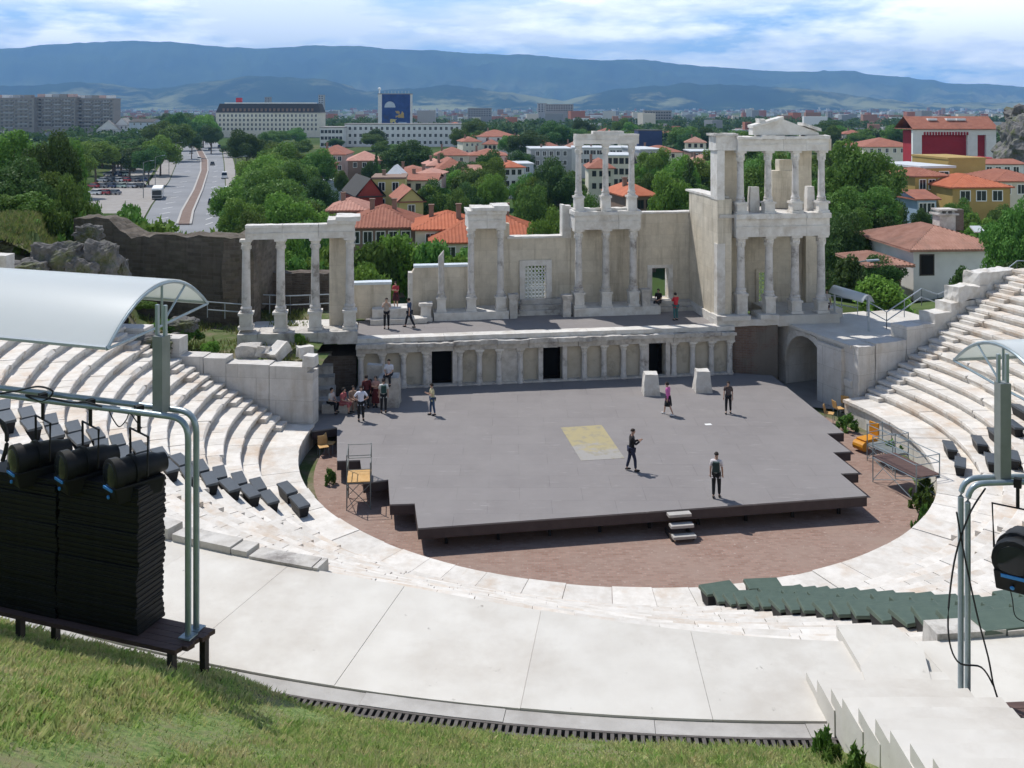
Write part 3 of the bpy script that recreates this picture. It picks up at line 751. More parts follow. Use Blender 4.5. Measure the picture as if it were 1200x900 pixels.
# ---- front of the raised stage: pilasters, panels, three doors
pro = sthing('proscenium', 'low stage front with slender columns, beige panels and three dark doorways', 'stage front')
u0, u1 = 0.0, U(858, 0)
doors = [(U(506, 0), U(530.5, 0)), (U(636.5, 0), U(659.5, 0)), (U(760.5, 0), U(780.5, 0))]
DT = SZ + 1.95
b = MB(); e = u0
for a, c in doors:
    b.box(e, a, .28, .8, SZ - .3, 3.0); b.box(a, c, .28, .8, DT, 3.0); e = c
b.box(e, u1, .28, .8, SZ - .3, 3.0)
b.build('panel_wall', M['panel'], pro)
b = MB(); b.box(u0 + .3, u1 - .3, 3.6, 3.9, -.3, 3.2); b.box(u0, u0 + .3, .8, 3.9, -.3, 3.2); b.box(u1 - .3, u1, .8, 3.9, -.3, 3.2); b.build('inner_wall', M['rubble'], pro)
for (a, c), dl in zip(doors, ('left', 'middle', 'right')):
    b = MB(); b.rbox(a - .26, a, .02, .5, SZ - .1, DT + .28, .4, .01, 2, a); b.rbox(c, c + .26, .02, .5, SZ - .1, DT + .28, .4, .01, 2, c); b.rbox(a - .002, c + .002, .04, .5, DT, DT + .27, .4, .01, 2, a + 1)
    o = b.build('door_frame', M['column'], pro)
    b = MB(); b.box(a - .02, c + .02, 1.6, 1.66, SZ - .1, DT + .1); b.build('doorway_dark_sheet', M['dark'], o)  # black sheet painting in the darkness of the room behind
pil = [423, 448, 473, 499, 539, 562, 585, 610, 685, 708, 731, 753, 790, 812, 834, 855.5]
for k, x in enumerate(pil):
    u = U(x, .05)
    big = x in (423, 585, 855.5, 753)
    b = MB(); r = .165
    b.lathe((u, .10, 0), [(r * 1.3, SZ), (r * 1.35, SZ + .08), (r * 1.1, SZ + .13), (r * 1.2, SZ + .18), (r, SZ + .24), (r * .88, 2.52)], 12)
    c = b.build('column', M['column'], pro, smooth=True)
    b = MB(); b.lathe((u, .10, 0), [(r * .88, 2.52), (r * 1.1, 2.58), (r * 1.05, 2.64), (r * 1.5, 2.76), (r * 1.45, 2.80)], 10); b.rbox(u - .24, u + .24, -.12, .3, 2.79, 2.9, .15, .015, 3, k); b.build('capital', M['marble'], c)
b = MB(); b.rbox(U(586, 0), U(607, 0), .12, .3, SZ, 2.88, .4, .012, 2, 3); b.build('pale_slab', M['oldstone'], pro)
b = MB(); b.rbox(u0 - .1, u1 + .05, -.02, .32, SZ - .25, SZ + .10, .8, .02, 1, 8); b.build('plinth', M['oldstone'], pro)
rr = random.Random(5); b = MB(); b2 = MB(); e = u0 - .12; k = 0
while e < u1:
    n_ = min(u1 + .12, e + rr.uniform(1.0, 2.0)); out = rr.uniform(-.02, .05) + (.10 if 8.2 < e < 11 else 0)
    b.rbox(e + .008, n_ - .008, -.16 - out, .9, 2.9, 3.22, .3, .015, 2, k)
    b2.rbox(e - .01, n_ - .012, -.30 - out - rr.uniform(0, .12), .9, 3.22, 3.42 + rr.uniform(-.02, .04), .17, .05, 2.3, k + 40)
    e = n_; k += 1
b.build('architrave', M['oldstone'], pro); b2.build('cornice', M['oldstone'], pro)
b = MB(); e = u0 - .1; k = 0
while e < u1:
    n_ = min(u1 + .15, e + rr.uniform(1.6, 2.6)); b.rbox(e, n_ - .01, -.05, .75, 3.44, PZ + .07, .35, .012, 2, k + 90); e = n_; k += 1
b.build('edge_kerb', M['marble'], pro)
b = MB(); b.box(u0 - .1, u1 + .1, .75, 9.5, PZ - .12, PZ); b.build('upper_floor', M['deck'], pro)

# ---- central wall with its two column bays
CW, WW = 4.5, 5.75                                     # column plane, wall plane
cen = sthing('columned_facade', 'beige ruined stage wall with grille window, tall white columns and a two-storey column porch', 'facade')
# low wall at the left with blue-grey lead cap
wallpoly(cen, [(481, 376), (549, 374), (549, 313), (487, 313), (481, 322)], 5.2, .5, M['wall'], 'low_wall')
b = MB(); ua, ub = U(480, 5.2), U(549, 5.2); z = Zs(515, 313, 5.2); b.rbox(ua + .25, ub, 5.1, 5.8, z, z + .14, .4, .01, 1, 2); b.build('lead_cap', M['cap'], cen)
b = MB(); b.rbox(ua - .08, ua + .18, 5.1, 5.8, PZ - .1, z - .3, .4, .015, 1, 6); b.build('end_pier', M['marble'], cen)
# bay wall, left
z_b = Zs(572, 266, WW)
wallpoly(cen, [(551, 372), (597, 371), (597, 262), (551, 264)], WW, .6, M['wall'], 'bay_wall')
# window wall
WT = Zs(630, 279, WW)
ul, ur = U(596, WW), U(669, WW); wl, wr = U(615, WW), U(640, WW); wz0, wz1 = Zs(627, 352, WW), Zs(627, 311, WW)
b = MB(); b.box(ul, wl, WW, WW + .6, PZ - .2, WT); b.box(wr, ur, WW, WW + .6, PZ - .2, WT); b.box(wl, wr, WW, WW + .6, wz1, WT); b.box(wl, wr, WW, WW + .6, PZ - .2, wz0)
b.build('window_wall', M['wall'], cen)
b = MB(); b.rbox(ul - .1, U(660, WW), WW - .12, WW + .72, WT, WT + .13, .4, .02, 1.5, 4); b.build('coping', M['marble'], cen)
b = MB(); b.rbox(U(660, WW), ur, WW - .05, WW + .65, WT - .02, Zs(664, 241, WW), .4, .02, 1.5, 4); b.rbox(U(658.5, WW), U(662, WW), WW - .12, WW + .7, WT + .02, Zs(664, 240, WW), .4, .02, 1.5, 5); b.build('wall_stub', M['marble'], cen)
b = MB(); fr = .34
b.rbox(wl - fr, wl, WW - .14, WW + .1, wz0 - .05, wz1 + fr, .4, .012, 2, 1); b.rbox(wr, wr + fr, WW - .14, WW + .1, wz0 - .05, wz1 + fr, .4, .012, 2, 2); b.rbox(wl - .002, wr + .002, WW - .13, WW + .1, wz1, wz1 + fr, .4, .012, 2, 3)
b.rbox(wl - fr - .1, wr + fr + .1, WW - .2, WW + .4, wz0 - .28, wz0, .4, .012, 2, 3)
win = b.build('window', M['marble'], cen)
b = MB(); nx, nz = 6, 9                                  # openwork stone or iron grille
for i in range(nx):
    for j in range(nz):
        cx_, cz_ = wl + (wr - wl) * (i + .5) / nx, wz0 + (wz1 - wz0) * (j + .5) / nz; rx_, rz_ = (wr - wl) / nx * .46, (wz1 - wz0) / nz * .46
        b.tube([(cx_ + rx_ * math.cos(2 * math.pi * q / 8), WW + .12, cz_ + rz_ * math.sin(2 * math.pi * q / 8)) for q in range(9)], .034, 5)
b.tube([(wl, WW + .12, (wz0 * 1.25 + wz1 * .75) / 2), (wr, WW + .12, (wz0 * 1.25 + wz1 * .75) / 2)], .03, 6)
b.build('grille', M['white'], win)
# podium steps below the window
b = MB()
for k in range(3): b.rbox(U(606, WW) + .1 * k, U(662, WW) - .1 * k, WW - 1.0 + .3 * k, WW + .1, PZ + .28 * k, PZ + .28 * (k + 1), .5, .02, 1.5, k)
b.build('window_steps', M['oldstone'], cen)
# wall behind the porch and to its right
wallpoly(cen, [(668, 371), (749, 369), (749, 249), (668, 251)], WW, .6, M['wall'], 'porch_wall')
RWT = Zs(785, 250, WW)
ul, ur = U(748, WW), U(846, WW); wl, wr = U(764, WW), U(783, WW); wz0, wz1 = Zs(773, 350, WW), Zs(773, 314, WW)
b = MB(); b.box(ul, wl, WW, WW + .62, PZ - .2, RWT); b.box(wr, ur, WW, WW + .62, PZ - .2, RWT); b.box(wl, wr, WW, WW + .62, wz1, RWT); b.box(wl, wr, WW, WW + .62, PZ - .2, wz0)
b.build('right_wall', M['wall'], cen)
b = MB(); b.rbox(ul, ur - .2, WW - .1, WW + .7, RWT, RWT + .11, .4, .02, 1.5, 14); b.build('coping', M['marble'], cen)
b = MB(); b.rbox(wl - .3, wl, WW - .05, WW + .1, wz0, wz1 + .2, .4, .01, 2, 1); b.rbox(wr, wr + .3, WW - .05, WW + .64, wz0, wz1 + .2, .4, .01, 2, 2); b.rbox(wl - .002, wr + .002, WW - .04, WW + .1, wz1, wz1 + .2, .4, .01, 2, 3)
b.rbox(wl - .3, wr + .3, WW - .2, WW + .64, wz0 - .14, wz0, .4, .01, 2, 2)
b.build('window', M['marble'], cen)
b = MB(); b.rbox(U(748, 5.3), U(838, 5.3), 5.0, WW, PZ, PZ + .5, .6, .02, 1.5, 7); b.rbox(U(752, 4.9), U(838, 4.9), 4.6, 5.02, PZ, PZ + .25, .6, .02, 1.5, 8); b.build('wall_plinth', M['oldstone'], cen)
# plinths and columns
b = MB(); b.rbox(U(508, CW), U(595, CW), CW - .5, WW + .1, PZ, PZ + .48, .5, .02, 1.5, 1); b.build('plinth', M['marble'], cen)
b = MB(); b.rbox(U(671, CW), U(771, CW), CW - .55, WW + .1, PZ, PZ + .5, .5, .02, 1.5, 2); b.build('plinth', M['marble'], cen)
b = MB(); b.rbox(U(596, CW), U(671, CW), CW + .2, WW, PZ - .02, PZ + .12, .5, .02, 1.5, 2); b.build('plinth', M['oldstone'], cen)
c = column(cen, U(517, CW), CW, PZ + .46, PZ + 1.35, Zs(517, 297, CW), .235, .34, M['oldstone'], True, 2, 'broken_column', cap=False)
b = MB(); q = U(499, CW - .2); b.rbox(q - .38, q + .38, CW - .5, CW + .1, PZ, PZ + .22, .3, .02, 2, 5); b.rbox(q - .3, q + .3, CW - .45, CW, PZ + .22, PZ + .9, .3, .02, 2, 6); b.rbox(q - .4, q + .4, CW - .52, CW + .1, PZ + .9, PZ + 1.08, .2, .03, 2, 7); b.build('altar_block', M['marble'], cen)
zt = Zs(570, 267, CW)
column(cen, U(552, CW), CW, PZ + .46, PZ + 1.32, zt, .25, .36, M['column'], False, 12)
column(cen, U(586.5, CW), CW, PZ + .46, PZ + 1.32, zt, .25, .38, M['column'], False, 22)
beam(cen, 548, 592, CW, .32, 1.7, zt, Zs(570, 246, CW), None, 'entablature', 3, True, 2)
b = MB(); z = Zs(570, 246, CW); b.rbox(U(552, CW), U(579, CW), CW - .6, CW + 1.2, z, z + .2, .25, .05, 1.6, 3); b.rbox(U(577, CW), U(596, CW), CW - .7, CW + 1.2, z, z + .3, .25, .05, 1.6, 4); b.build('cornice_slab', M['marble'], cen)
for x, y0, y1 in ((601, 368, 344), (663.5, 371, 345), (756, 366, 338)):
    b = MB(); q = U(x, CW - .2); z0, z1 = PZ, Zs(x, y1, CW - .2)
    b.rbox(q - .24, q + .24, CW - .5, CW - .02, z0, z1 - .22, .25, .03, 2, x); b.rbox(q - .31, q + .31, CW - .56, CW + .04, z1 - .22, z1, .2, .03, 2, x + 1); b.build('short_pier', M['oldstone'], cen)
zc = Zs(710, 268, CW); ze = Zs(710, 247, CW)
for x, s_ in ((678, 1), (710, 2), (742, 3)):
    column(cen, U(x, CW), CW, PZ + .48, PZ + 1.42, zc, .285, .39, M['oldstone'] if s_ == 2 else M['column'], False, 30 + s_ * 9)
beam(cen, 672, 749, CW, .36, 1.75, zc, ze, None, 'entablature', 13, True, 3)
zp = Zs(710, 229, CW); zk = Zs(710, 168.5, CW)
for x, s_ in ((678, 1), (709.5, 2), (740, 3)):
    column(cen, U(x, CW), CW, ze, zp, zk, .235, .36, M['column'], False, 60 + s_ * 9)
b = MB(); b.rbox(U(682, CW), U(704, CW), CW - .1, CW + .3, ze, ze + .16, .3, .05, 2, 1); b.rbox(U(714, CW), U(735, CW), CW - .1, CW + .3, ze, ze + .18, .3, .05, 2, 2); b.build('sill_stones', M['marble'], cen)
beam(cen, 673, 747.5, CW, .3, .36, zk, Zs(710, 157, CW), None, 'upper_entablature', 23, False, 3)
b = MB(); b.rbox(U(694, CW), U(730, CW), CW - .25, CW + .3, Zs(710, 157, CW) - .02, Zs(710, 153.5, CW), .35, .03, 2, 5); b.build('top_stone', M['marble'], cen)

# ---- the side wall and two-storey porch at the right
TW = .75
tow = sthing('two_storey_porch', 'tall two-storey white column porch with pediment right of the stage, the highest ruin', 'ruin')
us = U(846, TW)
zt2 = Zs(834, 229, 3.0)
b = MB(); b.prism([(TW - .1, PZ - .3), (WW - .01, PZ - .3), (WW - .01, zt2), (TW - .1, zt2)], us - .3, us + .55, 'x'); b.build('side_wall', M['wall'], tow)
b = MB(); b.rbox(us - .34, us + .6, 1.2, WW + .6, zt2, zt2 + .12, .4, .02, 1, 2); b.build('coping', M['marble'], tow)
b = MB(); b.rbox(us - .42, us + .2, .4, WW - .6, PZ, PZ + .5, .5, .02, 1, 2); b.build('side_plinth', M['marble'], tow)
zA = Zs(868, 277, TW); zB = Zs(868, 250.5, TW); zC = Zs(868, 177, TW); zD = Zs(868, 159.5, TW)
b = MB(); b.rbox(us - .33, us + .12, TW - .12, TW + 1.0, zt2 - .05, zC + .05, .6, .015, 1, 3); b.build('corner_pier', M['marble'], tow); b = MB(); b.rbox(us - .35, us + .14, TW - .16, TW + .35, PZ, zA - .4, .6, .015, 1, 4); b.build('corner_pier', M['marble'], tow)
b = MB(); b.box(us + .12, U(866, TW + 1), TW + .9, TW + 1.35, zB, zC); b.build('inner_panel', M['wall'], tow)
uR = U(968, TW)
# rear walls
b = MB(); RW_ = TW + 3.3
dl, drr, dz = U(889, RW_), U(905, RW_), Zs(895, 319, RW_)
rl, rr_ = us + .5, U(953, RW_)
b.box(rl, dl, RW_, RW_ + .6, PZ, zB - .2); b.box(drr, rr_, RW_, RW_ + .6, PZ, zB - .2); b.box(dl, drr, RW_, RW_ + .6, dz, zB - .2); b.build('rear_wall', M['wall'], tow)
b = MB(); b.box(rr_ - .75, rr_ + .05, RW_ - .55, RW_ - .002, PZ, zB - .2); b.build('rear_pilaster', M['wall'], tow)
b = MB(); b.rbox(dl - .2, dl, RW_ - .08, RW_ + .3, PZ, dz + .2, .4, .01, 2, 1); b.rbox(drr, drr + .2, RW_ - .08, RW_ + .3, PZ, dz + .2, .4, .01, 2, 2); b.rbox(dl - .002, drr + .002, RW_ - .07, RW_ + .3, dz, dz + .2, .4, .01, 2, 3); fo = b.build('rear_doorway', M['wall'], tow)
b = MB(); nx, nz = 4, 8
for i in range(nx):
    for j in range(nz):
        cx_, cz_ = dl + (drr - dl) * (i + .5) / nx, PZ + .2 + (dz - PZ - .2) * (j + .5) / nz; rx_, rz_ = (drr - dl) / nx * .46, (dz - PZ) / nz * .46
        b.tube([(cx_ + rx_ * math.cos(2 * math.pi * q / 8), RW_ + .15, cz_ + rz_ * math.sin(2 * math.pi * q / 8)) for q in range(9)], .018, 5)
b.build('grille', M['steel'], fo)
b = MB(); b.box(us - .2, uR + .2, TW - .2, TW + 4.0, zB - .22, zB - .03); b.build('upper_floor', M['oldstone'], tow)
q0, q1 = U(905, TW + 2.6), U(931, TW + 2.6)
b = MB(); b.rbox(q0, q1, TW + 2.6, TW + 3.4, zB, Zs(918, 200, TW + 2.6), .6, .02, 1, 5); b.rbox(q0 + .5, q1 - .1, TW + 2.75, TW + 3.3, Zs(918, 200, TW + 2.6), Zs(918, 187, TW + 2.6), .4, .05, 1.4, 6); b.build('broken_wall', M['wall'], tow)
q0, q1 = U(936, TW + 2.4), U(951, TW + 2.4)
b = MB(); b.rbox(q0, q1, TW + 2.4, TW + 3.3, zB, zC + .1, .6, .02, 1, 5); b.rbox(q0 - .3, q1 + .2, TW + .2, TW + 3.3, zC - .02, zD - .2, .6, .03, 1, 6); b.build('tall_pier', M['wall'], tow)
# front columns
fz = 4.15
for x, zs, z0 in ((868, 5.45, PZ + .1), (901, 5.25, PZ + .2), (931.5, 4.95, fz), (962, 4.9, fz)):
    column(tow, U(x, TW), TW, z0, zs, zA, .30, .40, M['column'], False, int(x))
beam(tow, 860, 969, TW, .38, .5, zA, zB, None, 'entablature', 33, True, 4)
b = MB(); b.rbox(us + .1, U(866, TW), TW + .2, TW + 3.5, zA, zB - .22, .6, .02, 1, 2); b.rbox(uR - .75, uR - .05, TW + .5, TW + 3.5, zA, zB - .22, .6, .02, 1, 2); b.build('side_beam', M['marble'], tow)
zP = Zs(868, 236.5, TW)
for x in (867.5, 900, 932, 962.5):
    column(tow, U(x, TW), TW, zB, zP, zC, .255, .40, M['column'], False, int(x) + 5)
for x, y, wd in ((883, 219, .30), (948.5, 218, .26)):
    b = MB(); q = U(x, TW + .7); b.rbox(q - wd, q + wd, TW + .5, TW + .9, zB, Zs(x, y, TW + .7), .3, .03, 1.3, x)
    b.v = [(vx + (q - vx) * max(0, (vz - zB - .6)) * .22, vy, vz) for vx, vy, vz in b.v]
    b.build('broken_stele', M['marble'], tow)
beam(tow, 862, 968, TW, .36, .4, zC, zD, None, 'upper_entablature', 43, True, 4)
b = MB(); b.rbox(us - .4, U(868, TW), TW - .1, TW + 1.1, zC + .05, zD + .02, .4, .03, 1, 2); b.rbox(us - .55, U(864, TW), TW - .2, TW + 1.1, zD + .02, zD + .16, .25, .05, 1.5, 3); b.build('side_entablature', M['marble'], tow)
zq = Zs(915, 158, TW); za = Zs(915, 139.5, TW)
pu0, puA, pu1 = U(880, TW), U(915, TW), U(957, TW)
b = MB(); b.prism([(pu0, zq), (pu1, zq), (pu1, zq + .12), (puA, za), (pu0, zq + .42)], TW - .28, TW + .35, 'y'); b.build('pediment', M['marble'], tow)
b = MB()
def rake(ua, za_, ub, zb_, t, seed):
    for k in range(4):
        a, c = k / 4, (k + 1) / 4; xa, xb = ua + (ub - ua) * a, ua + (ub - ua) * c; a1, c1 = za_ + (zb_ - za_) * a, za_ + (zb_ - za_) * c
        n0 = len(b.v); b.rbox(0, 1, TW - .42, TW + .4, 0, 1, .16, .03, 2, seed + k)
        for i in range(n0, len(b.v)):
            s_, y_, tt = b.v[i]; b.v[i] = (xa + (xb - xa) * s_, y_, a1 + (c1 - a1) * s_ + (tt * t))
rake(pu0 - .05, zq + .42, puA, za, .16, 3); rake(U(938, TW), zq + .55, pu1 + .1, zq + .2, .18, 9)
b.rbox(U(887, TW), U(895, TW), TW - .3, TW + .2, Zs(890, 148, TW), Zs(890, 139, TW), .2, .06, 2, 4)
b.build('raking_cornice', M['marble'], tow)
# dark red brick foot below the porch, at stage level
b = MB(); b.box(u1 + .12, U(911, .4), .35, 3.5, -.1, PZ - .02); b.build('brick_base', M['brickbase'], tow)
b = MB(); b.rbox(us - .5, U(911, .4), .2, 1.6, PZ - .02, PZ + .35, .4, .05, 1.4, 2); b.rbox(us - .5, U(878, .3), .05, 1.4, PZ + .35, PZ + .6, .3, .05, 1.4, 3); b.rbox(U(890, .3), U(911, .3), .1, 1.6, PZ + .33, PZ + .62, .3, .05, 1.4, 3); b.build('base_course', M['marble'], tow)
b = MB(); b.box(U(905, 1), uR + 1.5, 1.6, 4.4, PZ - .3, fz); b.build('porch_floor', M['slab'], tow)
b = MB(); b.rbox(U(909, .6), uR + .6, .25, 1.62, PZ - .1, fz - .02, .6, .02, 1.4, 5); b.build('porch_step', M['slab'], tow)

# ---- left colonnade
LW = .7
colo = sthing('ruined_colonnade', 'free-standing row of four white columns carrying a stone beam, left of the stage', 'colonnade')
lz0, lzs, lz1, lz2 = 4.15, 5.2, Zs(350, 279, LW), Zs(350, 262.5, LW)
for k, x in enumerate((288.5, 329, 369.5, 410)):
    column(colo, U(x, LW), LW, lz0 + (.15 if k == 0 else 0), lzs, lz1, .29, .43, M['column'], False, 80 + k * 9)
beam(colo, 288, 416, LW, .33, .4, lz1, lz2, None, 'entablature', 53, False, 3)
b = MB(); b.rbox(U(384, LW), U(417, LW), LW - .5, LW + 1.2, lz2, lz2 + .26, .25, .06, 1.6, 3); b.rbox(U(394, LW), U(422, LW), LW - .62, LW + 1.1, lz2 + .2, lz2 + .42, .25, .06, 1.6, 4); b.build('cornice_block', M['marble'], colo)
b = MB(); a, c = U(386, 1.6), U(407, 1.6); b.box(a, c, 1.5, 2.4, PZ, lz1 + .02); b.rbox(a - .05, c + .1, 1.2, 2.45, lz1, lz2, .5, .02, 1, 1); b.build('rear_pier', M['wall'], colo)
b = MB(); a, c = U(279, .3), U(419, .3)
for k in range(6): b.rbox(a + (c - a) * k / 6, a + (c - a) * (k + 1) / 6 - .01, -.1, 1.5, PZ - .1 - .05 * (k % 2), lz0 - .002 * k, .4, .04, 1.3, k)
b.rbox(a, a + 2.2, -.35, 1.2, PZ - .9, PZ - .05, .4, .05, 1.3, 9); b.rbox(a + 2.2, c - 2.2, -.25, 1.2, PZ - .9, PZ - .08, .4, .05, 1.3, 9)
b.build('stylobate', M['oldstone'], colo)
b = MB(); b.box(a, c, 1.5, 5.5, PZ - .4, PZ); b.build('floor_slab', M['slab'], colo)
b = MB(); b.box(U(364, .6), -.12, .5, 3.0, -.1, PZ - .95); b.build('rubble_base', M['rubble'], colo)
lowl = sthing('low_wall', 'short beige wall with pale lead cap standing right of the left colonnade', 'wall')
wallpoly(lowl, [(415, 374), (458, 372), (458, 333), (415, 334)], 4.6, .5, M['wall'], 'wall')
b = MB(); z = Zs(436, 333.5, 4.6); b.rbox(U(414, 4.6), U(459, 4.6), 4.5, 5.2, z, z + .15, .4, .012, 1, 2); b.build('lead_cap', M['cap'], lowl)
b = MB(); a, c = U(434, 3.7), U(500, 3.7); b.rbox(a, c, 3.5, 4.5, PZ, PZ + .3, .4, .04, 1.4, 5); b.rbox(a + .1, c - .9, 3.8, 4.6, PZ + .3, PZ + .85, .4, .05, 1.4, 6)
o = b.build('stone_bench', M['marble']); o.location = (OX, OY, 0); o.rotation_euler = (0, 0, SA); tag(o, 'long low white stone block lying before the gap in the walls', 'stone bench')

# left passage: grey stone steps with seated visitors; tall stone with a sitter; broken stub
psg = sthing('side_steps', 'weathered grey stone steps in the shade at the left side of the stage', 'steps')
for k in range(5):
    b = MB(); b.rbox(U(366, 0) - 1.2, U(396 - 2 * k, 0), -2.3 + .75 * k, -1.5 + .75 * k, SZ - .5, SZ + .12 + .42 * k, .5, .04, 1.4, k); b.build('step', M['oldstone'], psg)
b = MB(); b.rbox(U(368, -2.6), U(394, -2.6), -3.3, -2.6, SZ, SZ + .5, .4, .04, 1.4, 9); b.build('front_block', M['oldstone'], psg)
def tall_stone(x, yb, ytop, wd, lab, seed, taper=.2, mat='oldstone', dep=None):
    p = Pz(x, yb, SZ); h = (yb - ytop) * p.y / F
    b = MB(); b.rbox(-wd, wd, -(dep or wd), dep or wd, 0, h, .22, .05, 1.6, seed)
    b.v = [(vx * (1 - taper * max(0, vz / h)), vy * (1 - taper * max(0, vz / h)), vz) for vx, vy, vz in b.v]
    o = b.build('stone_block', M[mat]); o.location = (p.x, p.y, SZ + .002); tag(o, lab, 'stone block'); return o, h
tall_stone(456.5, 474, 440, .55, 'grey stone block a man sits on, left side of the stage', 5, .1)
tall_stone(440, 470, 427, .40, 'pale upright stone slab behind the group of visitors at the left', 6, .02, 'oldstone', .22)
tall_stone(762.5, 461.5, 437, .46, 'left of the two broken white stone stubs standing at the back of the stage', 7, .25, 'marble')
tall_stone(823, 458, 433.5, .46, 'right of the two broken white stone stubs standing at the back of the stage', 8, .25, 'marble')
# ================================================================== lighting frames, canopies, stacks
def polycarb():
    m, nt, b = newmat('polycarbonate'); b.inputs['Base Color'].default_value = (.72, .75, .76, 1); b.inputs['Roughness'].default_value = .28
    b.inputs['Specular IOR Level'].default_value = .6
    tr = N(nt, 'ShaderNodeBsdfTranslucent'); tr.inputs[0].default_value = (.75, .78, .75, 1); mx = N(nt, 'ShaderNodeMixShader'); mx.inputs[0].default_value = .35
    nt.links.new(b.outputs[0], mx.inputs[1]); nt.links.new(tr.outputs[0], mx.inputs[2]); tp = N(nt, 'ShaderNodeBsdfTransparent'); tp.inputs[0].default_value = (.93, .95, .95, 1); m3 = N(nt, 'ShaderNodeMixShader'); m3.inputs[0].default_value = .12
    nt.links.new(mx.outputs[0], m3.inputs[1]); nt.links.new(tp.outputs[0], m3.inputs[2]); nt.links.new(m3.outputs[0], nt.nodes['Material Output'].inputs[0]); return m
M['poly'] = polycarb()
def bend(a, c, e, rad_=.28, n=6):
    a, c, e = Vector(a), Vector(c), Vector(e); u_ = (a - c).normalized(); v_ = (e - c).normalized()
    pts = [a]
    for k in range(n + 1):
        t = k / n; p0 = c + u_ * rad_; p1 = c + v_ * rad_
        pts.append(p0 * (1 - t) ** 2 + c * 2 * t * (1 - t) + p1 * t ** 2)
    return pts + [e]
def pipe_frame(lab, foots, ztop, d, length, post, zpost, nm='lighting_frame'):
    o0 = foots[0]; root = thing(nm, lab, 'frame', tuple(o0)); off = tuple(o0)
    for f_ in foots:
        top = Vector((f_.x, f_.y, ztop)); b = MB(); b.tube(bend(f_, top, top + d * length), .042, 10)
        b.build('pipe', M['galv'], root, off, smooth=True)
        b = MB(); b.obox((f_.x, f_.y), (d.x, d.y), 0, .09, .09, f_.z, f_.z + .02); b.build('foot_plate', M['galv'], root, off)
    b = MB(); b.obox((post.x, post.y), (d.x, d.y), 0, .082, .082, ztop - .02, zpost); b.build('post', M['greypost'], root, off)
    b = MB()
    for s_ in (-1, 1): b.obox((post.x + d.x * .065 * s_, post.y + d.y * .065 * s_), (d.x, d.y), 0, .022, .022, zpost, zpost + .42)
    b.build('post_fork', M['galv'], root, off)
    return root
def canopy(lab, n_, f_, d, length, h, post, zp0, cat='canopy', nrib=4, tubes=.028, th=.012):
    root = thing('curved_canopy', lab, cat, tuple(n_)); off = tuple(n_)
    n = 16; sec = []
    for k in range(n + 1):
        t = k / n; x = 2 * t - 1
        sec.append(n_.lerp(f_, t) + Vector((0, 0, h * (1 - abs(x) ** 2.1))))
    m_ = 12; b = MB(); idx = []
    for j in range(m_ + 1):
        for s_ in sec: b.v.append(tuple(s_ + d * (length * j / m_)))
    for j in range(m_ + 1):
        for s_ in sec: b.v.append(tuple(s_ + d * (length * j / m_) - Vector((0, 0, th))))
    w_ = n + 1; T = (m_ + 1) * w_
    for j in range(m_):
        for i in range(n):
            q = (j * w_ + i, j * w_ + i + 1, (j + 1) * w_ + i + 1, (j + 1) * w_ + i); b.f.append(q); b.f.append(tuple(T + x for x in q)[::-1])
    b.build('roof_sheet', M['poly'], root, off, smooth=True)
    for j in range(nrib):
        o_ = d * (length * j / (nrib - 1)) + Vector((0, 0, -th - tubes)); b = MB(); b.tube([s_ + o_ for s_ in sec], tubes, 7); b.build('rib', M['galv'], root, off, smooth=True)
        b = MB(); a_, c_ = n_ + o_, f_ + o_
        b.tube([a_, a_.lerp(c_, .5) + Vector((0, 0, -.02)), c_], tubes * .8, 6)
        mid = a_.lerp(c_, .5); b.tube([mid, sec[n // 2] + o_], tubes * .7, 6); b.tube([mid, sec[n * 3 // 4] + o_], tubes * .7, 6)
        b.build('truss', M['galv'], root, off, smooth=True)
    for e_ in (n_, f_):
        b = MB(); b.tube([e_ + Vector((0, 0, -.02)), e_ + d * length + Vector((0, 0, -.02))], tubes * 1.15, 7); b.build('edge_rail', M['steel'], root, off, smooth=True)
    return root
# left
KL = .85
def PdL(x, y, Y): return Pd(x, y, Y * KL)
def zL(z): return CAMZ - (CAMZ - z) * KL
dL = Vector((-.945, .327, 0)).normalized()
f1, f2 = PdL(220.5, 746, 15.1), PdL(230, 737, 15.42)
pL = PdL(189, 480, 15.5)
fl = pipe_frame('double grey pipe frame on the left bench with three hanging stage lamps', [f1, f2], zL(11.47), dL, 6.0, pL, PdL(189, 393, 15.5).z)
nL = PdL(125, 406, 15.9); fL = PdL(243, 356, 19.3); fL.z = nL.z + .05
canopy('large curved translucent canopy over the left tiers, carried by a grey post', nL, fL, Vector((-.95, .31, 0)).normalized(), 4.6, .63, pL, pL.z, nrib=2)
# right
dR = Vector((1, .07, 0)).normalized()
g1, g2 = Pd(1126, 838, 14.2), Pd(1134, 842, 14.0)
pR = Pd(1175, 560, 14.15)
pipe_frame('double grey pipe frame with one hanging lamp beside the stone stair', [g1, g2], Pd(1122, 562, 14.15).z, dR, 3.2, pR, Pd(1175, 448, 14.15).z)
fR = Pz(1118, 420, 11.87); nR = Vector((8.08, 14.0, 11.85))
canopy('curved translucent canopy on a grey post at the right edge of the picture', nR, fR, Vector((.99, .14, 0)).normalized(), 4.0, .66, pR, pR.z)

